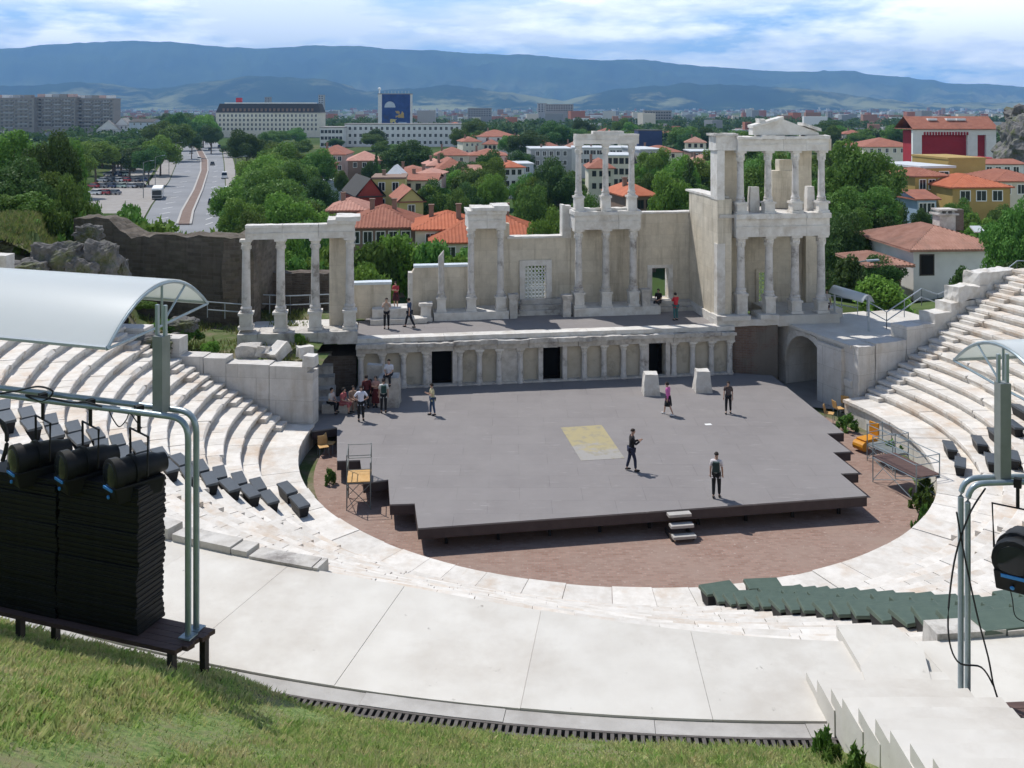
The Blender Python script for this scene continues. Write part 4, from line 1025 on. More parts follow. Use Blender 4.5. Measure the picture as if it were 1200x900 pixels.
# plank benches
def bench(lab, near_end, far_end, d, length, z, nm='plank_bench', zg=None):
    root = thing(nm, lab, 'bench', (near_end.x, near_end.y, ZS)); off = (near_end.x, near_end.y, ZS)
    n = 5
    for k in range(n):
        a = near_end.lerp(far_end, (k + .03) / n); c = near_end.lerp(far_end, (k + .97) / n); e = rg.uniform(-.05, .06)
        p_ = [a - d * e, c - d * e, c + d * length, a + d * length]
        b = MB(); b.hexa([(q.x, q.y, z - .06) for q in p_], [(q.x, q.y, z) for q in p_]); b.build('plank', M['wood'], root, off)
    for t in (.12, length * .5, length - .2):
        for q in (near_end, far_end):
            c = q.lerp(near_end.lerp(far_end, .5), .18) + d * t; b = MB(); b.obox((c.x, c.y), (d.x, d.y), 0, .045, .045, (bank_z(rad(c), ang(c)) - .12) if zg else ZS - .03, z - .062); b.build('leg', M['shutter'], root, off)
    return root
bz = zL(7.98)
e0, e1 = Pz(206, 763, bz), Pz(252, 737, bz)
bench('long dark red plank bench at the left under the black box stacks', e0, e1, dL, 5.4, bz, zg=True)
bench('dark red plank bench at the right edge behind the grey pipe frame', Pz(1136, 868, 7.75), Pz(1148, 824, 7.75), dR, 2.6, 7.75)

# stacks of black seat boxes
def stackbox():
    b = MB(); b.box(-.80, .80, -.33, .33, 0, .056); b.box(-.79, .79, -.322, .322, .056, .0895); b.xf(Matrix.Scale(KL, 4))
    return b
sp0 = None
a0 = Pz(158, 748, bz); nrm = Vector((-dL.y, dL.x, 0));  nrm = nrm if nrm.y > 0 else -nrm
for s_ in range(2):
    n_ = (26, 25)[s_]
    c0 = a0 + dL * (.80 + 1.62 * s_) * KL + nrm * .36 * KL
    lean = rg.uniform(-.003, .003)
    for k in range(n_):
        p_ = Vector((c0.x + rg.uniform(-.012, .012) + dL.x * lean * k, c0.y + rg.uniform(-.022, .022), bz + .002 + k * .0905 * KL))
        lab = 'black seat box, %s stack from the pipes, %s layer from the bottom' % (ORD[s_], ORD[k])
        rz = math.atan2(dL.y, dL.x) + math.pi + R(rg.uniform(-1.3, 1.3))
        if sp0 is None:
            sp0 = stackbox().build('seat_box', M['black'], bevel=.008); sp0.location = p_; sp0.rotation_euler = (0, 0, rz); tag(sp0, lab, 'seat box', 'stacked black seat boxes')
        else:
            q = sp0.copy(); COL.objects.link(q); q.location = p_; q.rotation_euler = (0, 0, rz); q['label'] = lab

# stage lamps
def lamp(lab, pos, axis, hang_z, dpipe, tiltz=0.0, s=1.0):
    root = thing('stage_lamp', lab, 'stage lamp', tuple(pos), math.atan2(axis.y, axis.x), 'stage lamps hanging from the pipe frames')
    b = MB(); Rz = Matrix.Rotation(R(90), 4, 'Y')
    b.lathe((0, 0, 0), [(.215, -.34), (.235, -.33), (.235, -.22), (.20, -.21), (.20, -.05), (.225, -.04), (.225, .0), (.19, .01), (.175, .28), (.14, .36), (.13, .46), (.05, .48)], 20); b.xf(Rz); b.xf(Matrix.Scale(s, 4))
    b.build('lamp_body', M['black'], root, smooth=True)
    b = MB(); b.lathe((0, 0, 0), [(.19, -.325), (.18, -.345), (.10, -.365), (.02, -.37)], 20); b.xf(Rz); b.xf(Matrix.Scale(s, 4)); b.build('lens', M['lens'], root, smooth=True)
    b = MB(); b.hexa([(-.30, -.19, -.36), (.34, -.19, -.36), (.34, .19, -.36), (-.30, .19, -.36)], [(-.36, -.21, -.12), (.38, -.21, -.12), (.38, .21, -.12), (-.36, .21, -.12)]); b.xf(Matrix.Scale(s, 4)); b.build('housing', M['black'], root, bevel=.02)
    b = MB(); b.box(-.372 * s, -.352 * s, -.13 * s, .13 * s, -.18 * s, -.145 * s); b.build('blue_strip', M['blue'], root)
    b = MB(); b.ball((-.345 * s, .02, -.29 * s), .02, .03, .03, 8, 5); b.build('blue_knob', M['blue'], root)
    hz = hang_z - pos.z
    b = MB(); b.tube([(.08, -.25 * s, -.05), (.08, -.27 * s, hz * .62), (.08, .27 * s, hz * .62), (.08, .25 * s, -.05)], .017, 6); b.tube([(.08, 0, hz * .62), (.08, 0, hz + .06)], .025, 6)
    b.box(.03, .13, -.05, .05, hz - .06, hz + .07); b.build('yoke', M['black'], root)
    return root
ax = Vector((.68, .73, 0))
for px, py, Yd, lab in ((146, 534, 15.1, 'black stage lamp hanging nearest the pipe bend on the left frame'), (84, 528, 15.3, 'black stage lamp second from the pipe bend on the left frame'),
                        (22, 524, 15.5, 'black stage lamp at the left picture edge, under the pipe')):
    p_ = PdL(px, py, Yd); t = (p_.x - f1.x) / dL.x; on = Vector((f1.x, f1.y, 0)) + dL * t
    lamp(lab, Vector((on.x, on.y, p_.z - .30)), ax, zL(11.47), dL, 0, .98)
p_ = Pd(1192, 646, 13.95)
lamp('black stage lamp with blue strips hanging from the right-hand frame', p_, Vector((.55, .83, 0)), Pd(1122, 562, 14.15).z, dR, 0, 1.25)

def cable(name, lab, pts, r=.011, n=6):
    P_ = [Vector(p) for p in pts]; out = []
    for i in range(len(P_) - 1):
        p0, p1, p2, p3 = P_[max(i - 1, 0)], P_[i], P_[i + 1], P_[min(i + 2, len(P_) - 1)]
        for k in range(n):
            t = k / n
            out.append(.5 * ((2 * p1) + (p2 - p0) * t + (2 * p0 - 5 * p1 + 4 * p2 - p3) * t * t + (3 * p1 - p0 - 3 * p2 + p3) * t ** 3))
    out.append(P_[-1]); b = MB(); b.tube(out, r, 6); o = b.build(name, M['rubber'], None, tuple(P_[0]), smooth=True); return tag(o, lab, 'cable')
q = lambda x, y, Y: Pd(x, y, Y)
cable('cable', 'black cable hanging in a loop along the right-hand double pipe', [q(1155, 572, 14), q(1135, 605, 13.93), q(1118, 660, 13.93), q(1111, 735, 13.92), q(1122, 775, 13.9), q(1150, 782, 13.9), q(1165, 805, 13.9)], .013)
cable('cable', 'second black cable crossing the right-hand pipes down to the bench', [q(1121, 600, 13.94), q(1130, 650, 13.92), q(1145, 720, 13.9), q(1158, 770, 13.88), q(1168, 815, 13.85), q(1196, 878, 13.6)], .013)
cable('cable', 'thin black cable below the lamp at the right edge', [q(1180, 676, 13.9), q(1186, 700, 13.9), q(1190, 722, 13.9), q(1205, 730, 13.9)], .008)
lp = lambda x, y: PdL(x, y, 15.1 + (220 - x) / 220 * 1.4 * .9 - .06)
cable('cable', 'black cables wound loosely round the left-hand pipes', [lp(0, 461), lp(20, 458), lp(45, 453), lp(62, 459), lp(50, 470), lp(30, 463), lp(60, 467), lp(84, 472), lp(100, 471), lp(120, 477)], .014)
cable('cable', 'black cable loop above the lamp nearest the left pipe bend', [lp(128, 482), lp(133, 492), lp(140, 500), lp(148, 492), lp(152, 484), lp(160, 494), lp(166, 502)], .008)
cable('cable', 'dark cable bundle at the left picture edge by the lamp', [lp(-5, 490), lp(6, 500), lp(8, 520), lp(3, 540)], .03)

# ------------------------------------------------------------------ scaffolds, chairs and clutter in the gutter
def scaffold(name, lab, c, d, lx, ly, zp_, h, mat, plymat, braces=True, rails=True):
    root = thing(name, lab, 'scaffold', (c.x, c.y, 0)); off = (c.x, c.y, 0); d = d.normalized(); e = Vector((-d.y, d.x, 0))
    cr = [c + d * (a * lx / 2) + e * (b_ * ly / 2) for a, b_ in ((-1, -1), (1, -1), (1, 1), (-1, 1))]
    for k, p_ in enumerate(cr):
        b = MB(); b.tube([(p_.x, p_.y, 0), (p_.x, p_.y, h if k != 1 else h * .85)], .024, 6); b.build('upright', mat, root, off)
    b = MB()
    for z in ([zp_ - .06] + ([zp_ + .5, h - .03] if rails else [])):
        for k in range(4):
            a_, c_ = cr[k], cr[(k + 1) % 4]; b.tube([(a_.x, a_.y, z), (c_.x, c_.y, z)], .018, 5)
    b.build('rail', mat, root, off)
    if braces:
        b = MB()
        for k in range(4):
            a_, c_ = cr[k], cr[(k + 1) % 4]; b.tube([(a_.x, a_.y, .1), (c_.x, c_.y, zp_ - .1)], .016, 5); b.tube([(c_.x, c_.y, .1), (a_.x, a_.y, zp_ - .1)], .016, 5)
        b.build('brace', mat, root, off)
    b = MB(); b.hexa([(p_.x, p_.y, zp_ - .035) for p_ in cr], [(p_.x, p_.y, zp_) for p_ in cr]); b.build('platform', plymat, root, off)
    return root
scaffold('scaffold_tower', 'small grey scaffold with a plywood platform standing in the gutter left of the stage', Pz(421, 590, 0), Vector((1, .12, 0)), .95, 1.3, 1.15, 2.25, M['greypost'], M['ply'])
scaffold('scaffold_tower', 'grey tube scaffold with a red-brown board in the gutter right of the paving', Pz(1061, 576, 0), Vector((.35, -1, 0)), 2.6, 1.2, 1.15, 2.0, M['galv'], M['wood'])
scaffold('scaffold_tower', 'low grey tube scaffold lying against the right-hand tier wall, with a curved rail', Pz(1040, 545, 0), Vector((.4, -1, 0)), 1.6, .9, .8, 1.7, M['galv'], M['greypost'])
def chair(lab, c, rz, mat, grp=None):
    root = thing('plastic_chair', lab, 'chair', tuple(c), rz, grp)
    b = MB(); b.box(-.23, .23, -.22, .22, .42, .46); b.build('seat', mat, root, bevel=.02)
    b = MB(); b.hexa([(-.23, .19, .44), (.23, .19, .44), (.23, .23, .44), (-.23, .23, .44)], [(-.22, .28, .86), (.22, .28, .86), (.22, .31, .86), (-.22, .31, .86)]); b.build('backrest', mat, root, bevel=.02)
    for x in (-.2, .2):
        for y in (-.19, .19): b = MB(); b.tube([(x, y, .42), (x * 1.15, y * 1.15, 0)], .014, 5); b.build('leg', M['galv'], root)
    return root
def clutter(c, lab, sc=1.):                             # small orange tool cart
    root = thing('orange_cart', lab, 'cart', tuple(c), .5)
    b = MB(); b.hexa([(-.35, -.22, .25), (.3, -.22, .25), (.3, .22, .25), (-.35, .22, .25)], [(-.5, -.3, .6), (.45, -.3, .6), (.45, .3, .6), (-.5, .3, .6)]); b.build('tray', M['orange'], root, bevel=.03)
    b = MB(); b.tube([(-.5, -.3, .3), (-.5, .3, .3)], .22, 12); b.build('wheel', M['orange'], root)
    b = MB(); b.box(.40, .48, -.28, .28, .6, 1.25); b.build('backboard', M['orange'], root, bevel=.02)
    for s_ in (-.25, .25): b = MB(); b.tube([(.3, s_, .3), (.42, s_, 0)], .018, 5); b.build('leg', M['galv'], root)
clutter(Pz(1017, 527, 0), 'bright orange two-legged cart standing in the gutter at the right of the stage')
for k, (x, y) in enumerate(((972, 494), (983, 488), (992, 481))):
    chair('orange-brown chair thrown in the gutter near the gateway, %s from the left' % ORD[k], Pz(x, y, .1), 1.1 + k * .7, M['ply'], 'chairs by the gateway')
for k, (x, y) in enumerate(((379, 534), (387, 530))):
    chair('orange chair stored beside the left edge of the stage, %s one' % ('left' if k == 0 else 'right'), Pz(x, y, 0), .4 + k, M['ply'], 'chairs left of the stage')

# small canopy and railings on the right terrace
pc = Pd(1018, 352, 56); 
na_, fa_ = Pd(1018, 350, 54.5), Pd(978, 334, 57.5); fa_.z = na_.z = 5.2
can = thing('small_canopy', 'small curved translucent canopy on two posts on the right-hand terrace', 'canopy', (na_.x, na_.y, TZ))
off = (na_.x, na_.y, TZ)
e_ = (fa_ - na_); pe = Vector((.75, .6, 0)) * 1.3
b = MB(); n = 10
for j in range(n + 1):
    t = j / n; hgt = 5.15 + .45 * (1 - (2 * t - 1) ** 2) + .15 * (1 - t)
    for q_ in (na_, fa_): b.v.append((q_.x + pe.x * (t - .5), q_.y + pe.y * (t - .5), hgt))
for j in range(n): b.f.append((2 * j, 2 * j + 1, 2 * j + 3, 2 * j + 2))
o = b.build('roof_sheet', M['poly'], can, off, smooth=True); so2 = o.modifiers.new('s', 'SOLIDIFY'); so2.thickness = .02
for q_ in (na_, fa_): b = MB(); b.tube([(q_.x, q_.y, TZ), (q_.x, q_.y, 5.55)], .06, 8); b.build('post', M['steel'], can, off)
def railing(lab, pts, h=1.0, gap=1.2, mat='steel'):
    root = thing('railing', lab, 'railing', tuple(pts[0])); off = tuple(pts[0])
    for hh in (h, h * .5): b = MB(); b.tube([Vector(p) + Vector((0, 0, hh)) for p in pts], .035, 6); b.build('rail', M[mat], root, off)
    for a, c in zip(pts, pts[1:]):
        a, c = Vector(a), Vector(c); n = max(1, int((c - a).length / gap))
        for k in range(n + 1):
            p_ = a.lerp(c, k / n); b = MB(); b.tube([p_, p_ + Vector((0, 0, h))], .025, 5); b.build('baluster', M[mat], root, off)
    return root
railing('pale blue steel railing rising behind the stepped wall on the right', [Pd(1016, 373, 56), Pd(1039, 386, 55), Pd(1080, 358, 56.5), Pd(1099, 365, 56), Pd(1117, 357, 57)])
railing('pale blue steel railing at the right picture edge above the tiers', [Pd(1177, 337, 58), Pd(1192, 325, 58), Pd(1215, 325, 58)])
railing('thin grey railing at the back of the terrace, right of the porch', [Pd(951, 362, 60), Pd(968, 363, 59.5), Pd(1005, 370, 58)], .95, 1.0)
railing('pale blue railing behind the left colonnade', [Pd(292, 366, 58), Pd(340, 368, 58), Pd(386, 366, 58.3)], 1.1, 1.1)
railing('thin grey railing on the ground before the dark ruin wall', [Pd(243, 372, 55), Pd(284, 375, 55)], .9, 1.0)

# ================================================================== people
SK = {k: mk('skin_' + k, c, rough=.6) for k, c in (('a', (.50, .32, .24)), ('b', (.42, .26, .19)))}
CL = {}
def cloth(c):
    if c not in CL: CL[c] = mk('cloth', c, tuple(x * .8 for x in c), 7, .9, .1)
    return CL[c]
HAIR = mk('hair', (.025, .018, .014), rough=.7)
_tmp = []
def skin(name, verts, edges, radii, mat, parent, subdiv=1):
    me = bpy.data.meshes.new('t'); me.from_pydata(verts, edges, []); o = bpy.data.objects.new('t', me); COL.objects.link(o)
    o.modifiers.new('s', 'SKIN'); s_ = o.modifiers.new('u', 'SUBSURF'); s_.levels = s_.render_levels = subdiv
    for i, r in enumerate(radii):
        me.skin_vertices[0].data[i].radius = r if isinstance(r, tuple) else (r, r); me.skin_vertices[0].data[i].use_root = (i == 0)
    dg = bpy.context.evaluated_depsgraph_get(); dg.update(); ev = o.evaluated_get(dg)
    m2 = bpy.data.meshes.new_from_object(ev); m2.name = name; m2.shade_smooth(); m2.materials.clear(); m2.materials.append(mat)
    bpy.data.objects.remove(o, do_unlink=True); bpy.data.meshes.remove(me)
    q_ = bpy.data.objects.new(name, m2); COL.objects.link(q_); q_.parent = parent; return q_
def person(lab, foot, face, H=1.72, top=(.5, .5, .5), legs=(.03, .03, .035), pose='stand', arms='down', skirt=None, shorts=False, walk=0., shoes=(.03, .03, .03), sk='a', longsleeve=False, hair=True, grp=None, seat=.45, jacket=False, bagcol=None):
    """face: direction the person looks towards, degrees (0 = +x, 90 = away from the viewer)"""
    root = thing('person', lab, 'person', tuple(foot), R(face - 90), grp); s_ = H / 1.72; root.scale = (s_, s_, s_)
    sit = pose == 'sit'; pz = seat / s_ + .10 if sit else .93
    dz = pz - .93
    V = {}; E = []; Rr = {}
    def j(n, p, r): V[n] = p; Rr[n] = r
    lean = .06 if sit else .02
    j('pel', (0, 0, pz), (.125, .088)); j('bel', (0, lean * .4, pz + .18), (.105, .075)); j('che', (0, lean, pz + .37), (.125, .08)); j('nec', (0, lean + .02, pz + .545), .052)
    j('chi', (0, lean + .05, pz + .615), .07); j('hea', (0, lean + .05, pz + .685), (.076, .092)); j('top', (0, lean + .04, pz + .755), (.055, .07))
    j('nos', (0, lean + .15, pz + .665), .014)
    ed = [('pel', 'bel'), ('bel', 'che'), ('che', 'nec'), ('nec', 'chi'), ('chi', 'hea'), ('hea', 'top'), ('hea', 'nos')]
    for sd_, nm in ((-1, 'l'), (1, 'r')):
        sx = .175 * sd_; j('sh' + nm, (sx, lean, pz + .46), .048)
        a = arms if isinstance(arms, str) else arms[0 if sd_ < 0 else 1]
        if a == 'down': el, wr = (sx * 1.22, lean - .02 + .1 * walk * sd_, pz + .19), (sx * 1.28, lean + .06 + .2 * walk * sd_, pz - .06)
        elif a == 'hips': el, wr = (sx * 2.1, lean - .08, pz + .22), (sx * 1.0, lean + .08, pz + .08)
        elif a == 'front': el, wr = (sx * 1.15, lean + .10, pz + .2), (sx * .4, lean + .32, pz + .30)
        elif a == 'camera': el, wr = (sx * 1.3, lean + .16, pz + .28), (sx * .35, lean + .26, pz + .56)
        elif a == 'lap': el, wr = (sx * 1.2, lean + .06, pz + .18), (sx * .55, lean + .3, pz + .12)
        elif a == 'fold': el, wr = (sx * 1.25, lean + .08, pz + .2), (-sx * .35, lean + .2, pz + .27)
        j('el' + nm, el, .040); j('wr' + nm, wr, .027); d_ = (Vector(wr) - Vector(el)).normalized(); hd = Vector(wr) + d_ * .075
        j('ha' + nm, tuple(hd), (.036, .022))
        ed += [('che', 'sh' + nm), ('sh' + nm, 'el' + nm), ('el' + nm, 'wr' + nm), ('wr' + nm, 'ha' + nm)]
        side = d_.cross(Vector((0, 1, 0))); side = side.normalized() if side.length > .1 else Vector((0, 0, 1))
        for f_ in range(5):                              # five bent fingers
            off_ = side * (.024 - .012 * f_) if f_ < 4 else side * -.045
            ln = (.060, .072, .068, .052, .045)[f_]; b0 = hd + off_ + d_ * (.012 if f_ < 4 else -.03); b1 = b0 + d_ * ln * .55; b2 = b1 + (d_ + Vector((0, .25, -.5))).normalized() * ln * .45
            k_ = nm + str(f_); j('f0' + k_, tuple(b0), .0085); j('f1' + k_, tuple(b1), .008); j('f2' + k_, tuple(b2), .007); ed += [('ha' + nm, 'f0' + k_), ('f0' + k_, 'f1' + k_), ('f1' + k_, 'f2' + k_)]
        hx = .09 * sd_; st_ = walk * sd_
        j('hi' + nm, (hx, 0, pz - .03), .072)
        if sit: kn, an = (hx * 1.5, .44, pz + .02), (hx * 1.5, .40 + .06 * sd_, max(.08, pz - .42))
        else: kn, an = (hx * 1.12, .28 * st_ + .03, .50), (hx * 1.15, .42 * st_ - (.10 * abs(walk) if st_ < 0 else 0), .085 + (.05 * abs(walk) if st_ < 0 else 0))
        if sit and an[2] > .12: an = (an[0], an[1], max(.08, pz - .44))
        j('kn' + nm, kn, .056); j('an' + nm, an, .036); j('to' + nm, (an[0] * 1.1, an[1] + .15, an[2] - .045), (.036, .026))
        ed += [('pel', 'hi' + nm), ('hi' + nm, 'kn' + nm), ('kn' + nm, 'an' + nm), ('an' + nm, 'to' + nm)]
    ns = list(V); ix = {n: i for i, n in enumerate(ns)}
    skin('body', [V[n] for n in ns], [(ix[a], ix[c]) for a, c in ed], [Rr[n] for n in ns], SK[sk], root)
    def sub(name, names, edges, grow, mat, ov=None, extra=None):
        vs_ = {n: V[n] for n in names}; rr_ = {}
        for n in names:
            r = Rr[n]; rr_[n] = tuple(x + grow for x in r) if isinstance(r, tuple) else r + grow
        if ov: rr_.update(ov)
        if extra: vs_.update({k: v[0] for k, v in extra.items()}); rr_.update({k: v[1] for k, v in extra.items()})
        nn_ = list(vs_); xi = {n: i for i, n in enumerate(nn_)}
        return skin(name, [vs_[n] for n in nn_], [(xi[a], xi[c]) for a, c in edges], [rr_[n] for n in nn_], mat, root)
    lo = {'hem': ((0, 0, pz - .06 if not jacket else pz - .2), (.165, .125))}
    mid = lambda a, c, t: tuple(Vector(V[a]).lerp(Vector(V[c]), t))
    ex = dict(lo); es = [('pel', 'hem'), ('pel', 'bel'), ('bel', 'che')]
    ex['col'] = (mid('che', 'nec', .78), .082); es.append(('che', 'col'))
    for nm in 'lr':
        end = mid('el' + nm, 'wr' + nm, .92) if longsleeve or jacket else mid('sh' + nm, 'el' + nm, .8)
        if longsleeve or jacket:
            ex['ce' + nm] = (V['el' + nm], .055); ex['cu' + nm] = (end, .042); es += [('sh' + nm, 'ce' + nm), ('ce' + nm, 'cu' + nm)]
        else: ex['cu' + nm] = (end, .06); es.append(('sh' + nm, 'cu' + nm))
        es.append(('che', 'sh' + nm))
    sub('shirt' if not jacket else 'jacket', ['pel', 'bel', 'che', 'shl', 'shr'], es, .036, cloth(top), {'shl': .074, 'shr': .074}, ex)
    if skirt:
        z1 = skirt[1] if len(skirt) > 1 and not isinstance(skirt[1], tuple) else .45
        b = MB()
        if sit: 
            ex = {}; es = []
            for nm in 'lr': ex['q' + nm] = (mid('kn' + nm, 'an' + nm, .5), .085); es += [('pel', 'hi' + nm), ('hi' + nm, 'kn' + nm), ('kn' + nm, 'q' + nm)]
            sub('skirt', ['pel', 'hil', 'hir', 'knl', 'knr'], es, .035, cloth(skirt[0]), None, ex)
        else:
            b.lathe((0, 0, 0), [(.15, pz + .1), (.185, pz), (.21, pz - .15), (.25, z1 + .02), (.245, z1)], 16); b.v = [(x, y * .78, z) for x, y, z in b.v]; b.build('skirt', cloth(skirt[0]), root, smooth=True)
    else:
        ex = {}; es = []
        for nm in 'lr':
            if shorts: ex['q' + nm] = (mid('hi' + nm, 'kn' + nm, .85), .085); es += [('pel', 'hi' + nm), ('hi' + nm, 'q' + nm)]
            else: ex['k' + nm] = (V['kn' + nm], .074); ex['q' + nm] = (mid('kn' + nm, 'an' + nm, .93), .058); es += [('pel', 'hi' + nm), ('hi' + nm, 'k' + nm), ('k' + nm, 'q' + nm)]
        sub('shorts' if shorts else 'trousers', ['pel', 'hil', 'hir'], es, .030, cloth(legs), None, ex)
    for nm in 'lr':
        a = V['an' + nm]; b = MB(); b.ball((a[0] * 1.05, a[1] + .06, a[2] - .04), .048, .13, .05, 10, 6); b.build('shoe', cloth(shoes), root, smooth=True)
    if hair:
        c = V['hea']; b = MB(); b.ball((c[0], c[1] - .012, c[2] + .012), .088, .106, .105, 12, 6, .0 if hair == 'short' else -.55)
        b.v = [(x, y - (.02 if z < c[2] else 0), z) if y < c[1] + .05 or z > c[2] + .03 else (x * .9, y - .03, z + .03) for x, y, z in b.v]; b.build('hair', HAIR, root, smooth=True)
    if bagcol:
        b = MB(); b.rbox(-.13, .13, -.30, -.14, pz + .14, pz + .50, .1, .015, 4, 3); b.xf(Matrix.Scale(s_, 4)); o = b.build('backpack', cloth(bagcol)); o.location = foot; o.rotation_euler = (0, 0, R(face - 90))
        return root, o
    return root
PF = PZ + .004; S1 = SZ + .006
def onstage(x, y): return Pz(x, y, S1)
vis = 'visitors gathered at the left of the stage'
person('man in dark jacket and dark blue trousers raising a camera on the stage', onstage(740, 552), 5, 1.80, (.022, .02, .022), (.03, .035, .07), arms='front', walk=.35, jacket=True, hair='short', sk='b')
_, bp = person('person in white T-shirt with backpack at the front of the stage', onstage(839.5, 583.5), 75, 1.80, (.68, .64, .65), (.02, .02, .022), walk=.15, hair='short', bagcol=(.03, .05, .048), sk='b')
tag(bp, 'dark green backpack worn by the person at the front of the stage', 'backpack')
person('woman in pink top, black skirt and white shoes walking on the stage', onstage(783, 486.5), 150, 1.66, (.62, .16, .42), (.55, .4, .32), walk=.6, skirt=((.02, .02, .022), .50), shoes=(.75, .75, .75), longsleeve=True)
person('woman in patterned dark top and black leggings standing at the right of the stage', onstage(853.5, 484.5), 250, 1.64, (.10, .075, .07), (.016, .016, .018), walk=.2)
person('person in pale yellow shirt and blue jeans standing alone near the left doorway', onstage(507, 486.5), 200, 1.60, (.60, .55, .34), (.05, .09, .17), walk=.2, arms='front')
person('man in white shirt with hands on hips, seen from behind', onstage(423, 493.5), 95, 1.74, (.72, .73, .82), (.018, .018, .02), arms='hips', hair='short', walk=.12, grp=vis)
_, bp = person('person in white T-shirt with a backpack in the left group', onstage(449.5, 484), 100, 1.74, (.70, .71, .68), (.018, .018, .02), bagcol=(.03, .07, .06), grp=vis)
tag(bp, 'dark green backpack worn by a visitor in the left group', 'backpack')
person('person in dark red top and black trousers standing in the group at the left', onstage(429.5, 479), 110, 1.72, (.09, .02, .022), (.018, .018, .02), grp=vis, longsleeve=True)
person('woman in pale rose top and dark red skirt standing before the upright slab', onstage(440.5, 477), 260, 1.62, (.50, .30, .27), (.1, .02, .02), skirt=((.10, .018, .02), .25), arms='fold', grp=vis)
def onseat(x, y, hseat, seatz): return Pz(x, y, seatz)
p_ = Pz(457.5, 472, SZ); hs = 34 * p_.y / F
person('man in white shirt sitting on top of the grey stone block', Vector((p_.x, p_.y - .42, SZ + hs - .47)), 260, 1.74, (.72, .73, .80), (.025, .027, .035), 'sit', 'lap', seat=.47, hair='short', grp=vis)
def sitter(lab, x, y, **k):
    p_ = Pz(x, y, S1); return person(lab, p_, k.pop('face', 290), pose='sit', arms='lap', grp=vis, **k)
sitter('dark-haired person in white top and dark trousers sitting on the shaded side steps', 387, 484, top=(.62, .62, .60), legs=(.02, .02, .022), H=1.64, face=330)
sitter('woman in long rose-red dress sitting in the left group', 401, 484, top=(.46, .13, .14), skirt=((.42, .13, .13), .2), H=1.64, face=340)
sitter('person in tan top sitting between the standing visitors on the left', 413, 481, top=(.34, .24, .18), legs=(.20, .13, .10), H=1.62, face=300)
sitter('person in black sitting at the back of the group on the left', 434, 473, top=(.02, .02, .022), legs=(.02, .02, .02), H=1.66, face=280)
# low stones the sitters use
for k, (x, y) in enumerate(((387, 484), (401, 484), (413, 481), (434, 473))):
    q_ = Pz(x, y, SZ); b = MB(); b.rbox(-.4, .4, -.18, .45, 0, .44, .2, .03, 1.6, k + 200); o = b.build('stone_block', M['oldstone']); o.location = (q_.x - .02, q_.y + .08, SZ + .002)
    tag(o, 'low grey stone under the seated visitors, %s from the left' % ORD[k], 'stone block', 'stone seats under the visitors')
person('person in pale top on the upper floor, hands raised to the face', Pz(453, 385, PF), 275, 1.78, (.42, .37, .33), (.016, .016, .02), arms='camera', hair='short')
person('person in dark blue walking along the upper floor toward the left', Pz(480, 384, PF), 165, 1.72, (.05, .08, .15), (.02, .022, .03), walk=.7)
pq_ = Pz(465, 362, 4.5); person('woman in red top and dark skirt standing in the gap between the low walls', Pd(464, 361, 60), 250, 1.68, (.46, .07, .09), (.1, .02, .02), skirt=((.06, .02, .025), .5), arms='fold')
b = MB(); q_ = Pd(464, 361, 60); b.rbox(-1.4, 1.4, -.8, 1.4, q_.z - 1.2, q_.z - .01, .5, .03, 1, 4); o = b.build('stone_step', M['oldstone']); o.location = (q_.x, q_.y, 0); tag(o, 'grey stone landing in the gap between the low walls', 'stone step')
person('person in red top and teal trousers before the right-hand window', Pz(792, 375.5, PF), 120, 1.66, (.52, .035, .05), (.06, .16, .17), arms='front', hair=True)
q_ = Vector(SW(U(771, 5.25), 5.05, PZ)); person('dark-haired person in black sitting below the right-hand window', q_, 240, 1.7, (.03, .025, .025), (.06, .06, .065), 'sit', 'lap', seat=.5)
person('man in white shirt and dark shorts standing on the terrace right of the porch', Pz(969, 372, TZ + .01), 60, 1.70, (.70, .68, .66), (.06, .025, .025), shorts=True, hair='short')
# ================================================================== ground, hills, mountains, air
def plainmat():
    m, nt, b = newmat('plain'); v = coords(nt, 'Object'); b.inputs['Roughness'].default_value = 1; b.inputs['Specular IOR Level'].default_value = 0
    vo = N(nt, 'ShaderNodeTexVoronoi'); vo.inputs['Scale'].default_value = .0028; nt.links.new(v, vo.inputs['Vector'])
    a = mixc(nt, ramp(nt, vo.outputs['Color'], .25, .75), (.06, .10, .035), (.13, .135, .065))
    col = mixc(nt, ramp(nt, noise(nt, v, .012, 8, .7), .42, .58), a, (.055, .085, .03)); nt.links.new(col, b.inputs['Base Color']); return m
b = MB(); b.quad((-13400, -150, TOWN), (13400, -150, TOWN), (13400, 14300, TOWN), (-13400, 14300, TOWN)); struct(b.build('ground', plainmat()))
def sm(a, c, x): t = max(0., min(1., (x - a) / (c - a))); return t * t * (3 - 2 * t)
def hill(X, Y):
    d = math.hypot(X - CX, Y - CY)
    u = (X - OX) * sc_ + (Y - OY) * ss_; w = -(X - OX) * ss_ + (Y - OY) * sc_
    base = TOWN - 1
    back = (2.6 - TOWN + 1) * (1 - sm(9, 34, w)) * sm(-30, -16, u) * (1 - sm(45, 75, u)) * sm(4.5, 7.5, w)
    lm = 18.0 * sm(-.425, -.50, X / max(Y, 1)) * sm(48, 52, Y) * (1 - sm(90, 125, Y))
    rt = (6.2 * (1 - sm(82, 150, Y)) + 4.1) * sm(22, 34, X) * (1 - sm(150, 230, X)) * (1 - sm(250, 330, Y)) * sm(26, 31, d) * sm(47, 56, Y)
    z = base + max(back, lm, rt)
    if w < 4.5 and -14 < u < 30: z = min(z, -.6)
    if d < 31 and Y < 57: z = min(z, -.6)
    n = mn.noise(Vector((X * .12, Y * .12, 0))) * .7 + mn.noise(Vector((X * .5, Y * .5, 5))) * .22
    return z + (n if z > TOWN else 0)
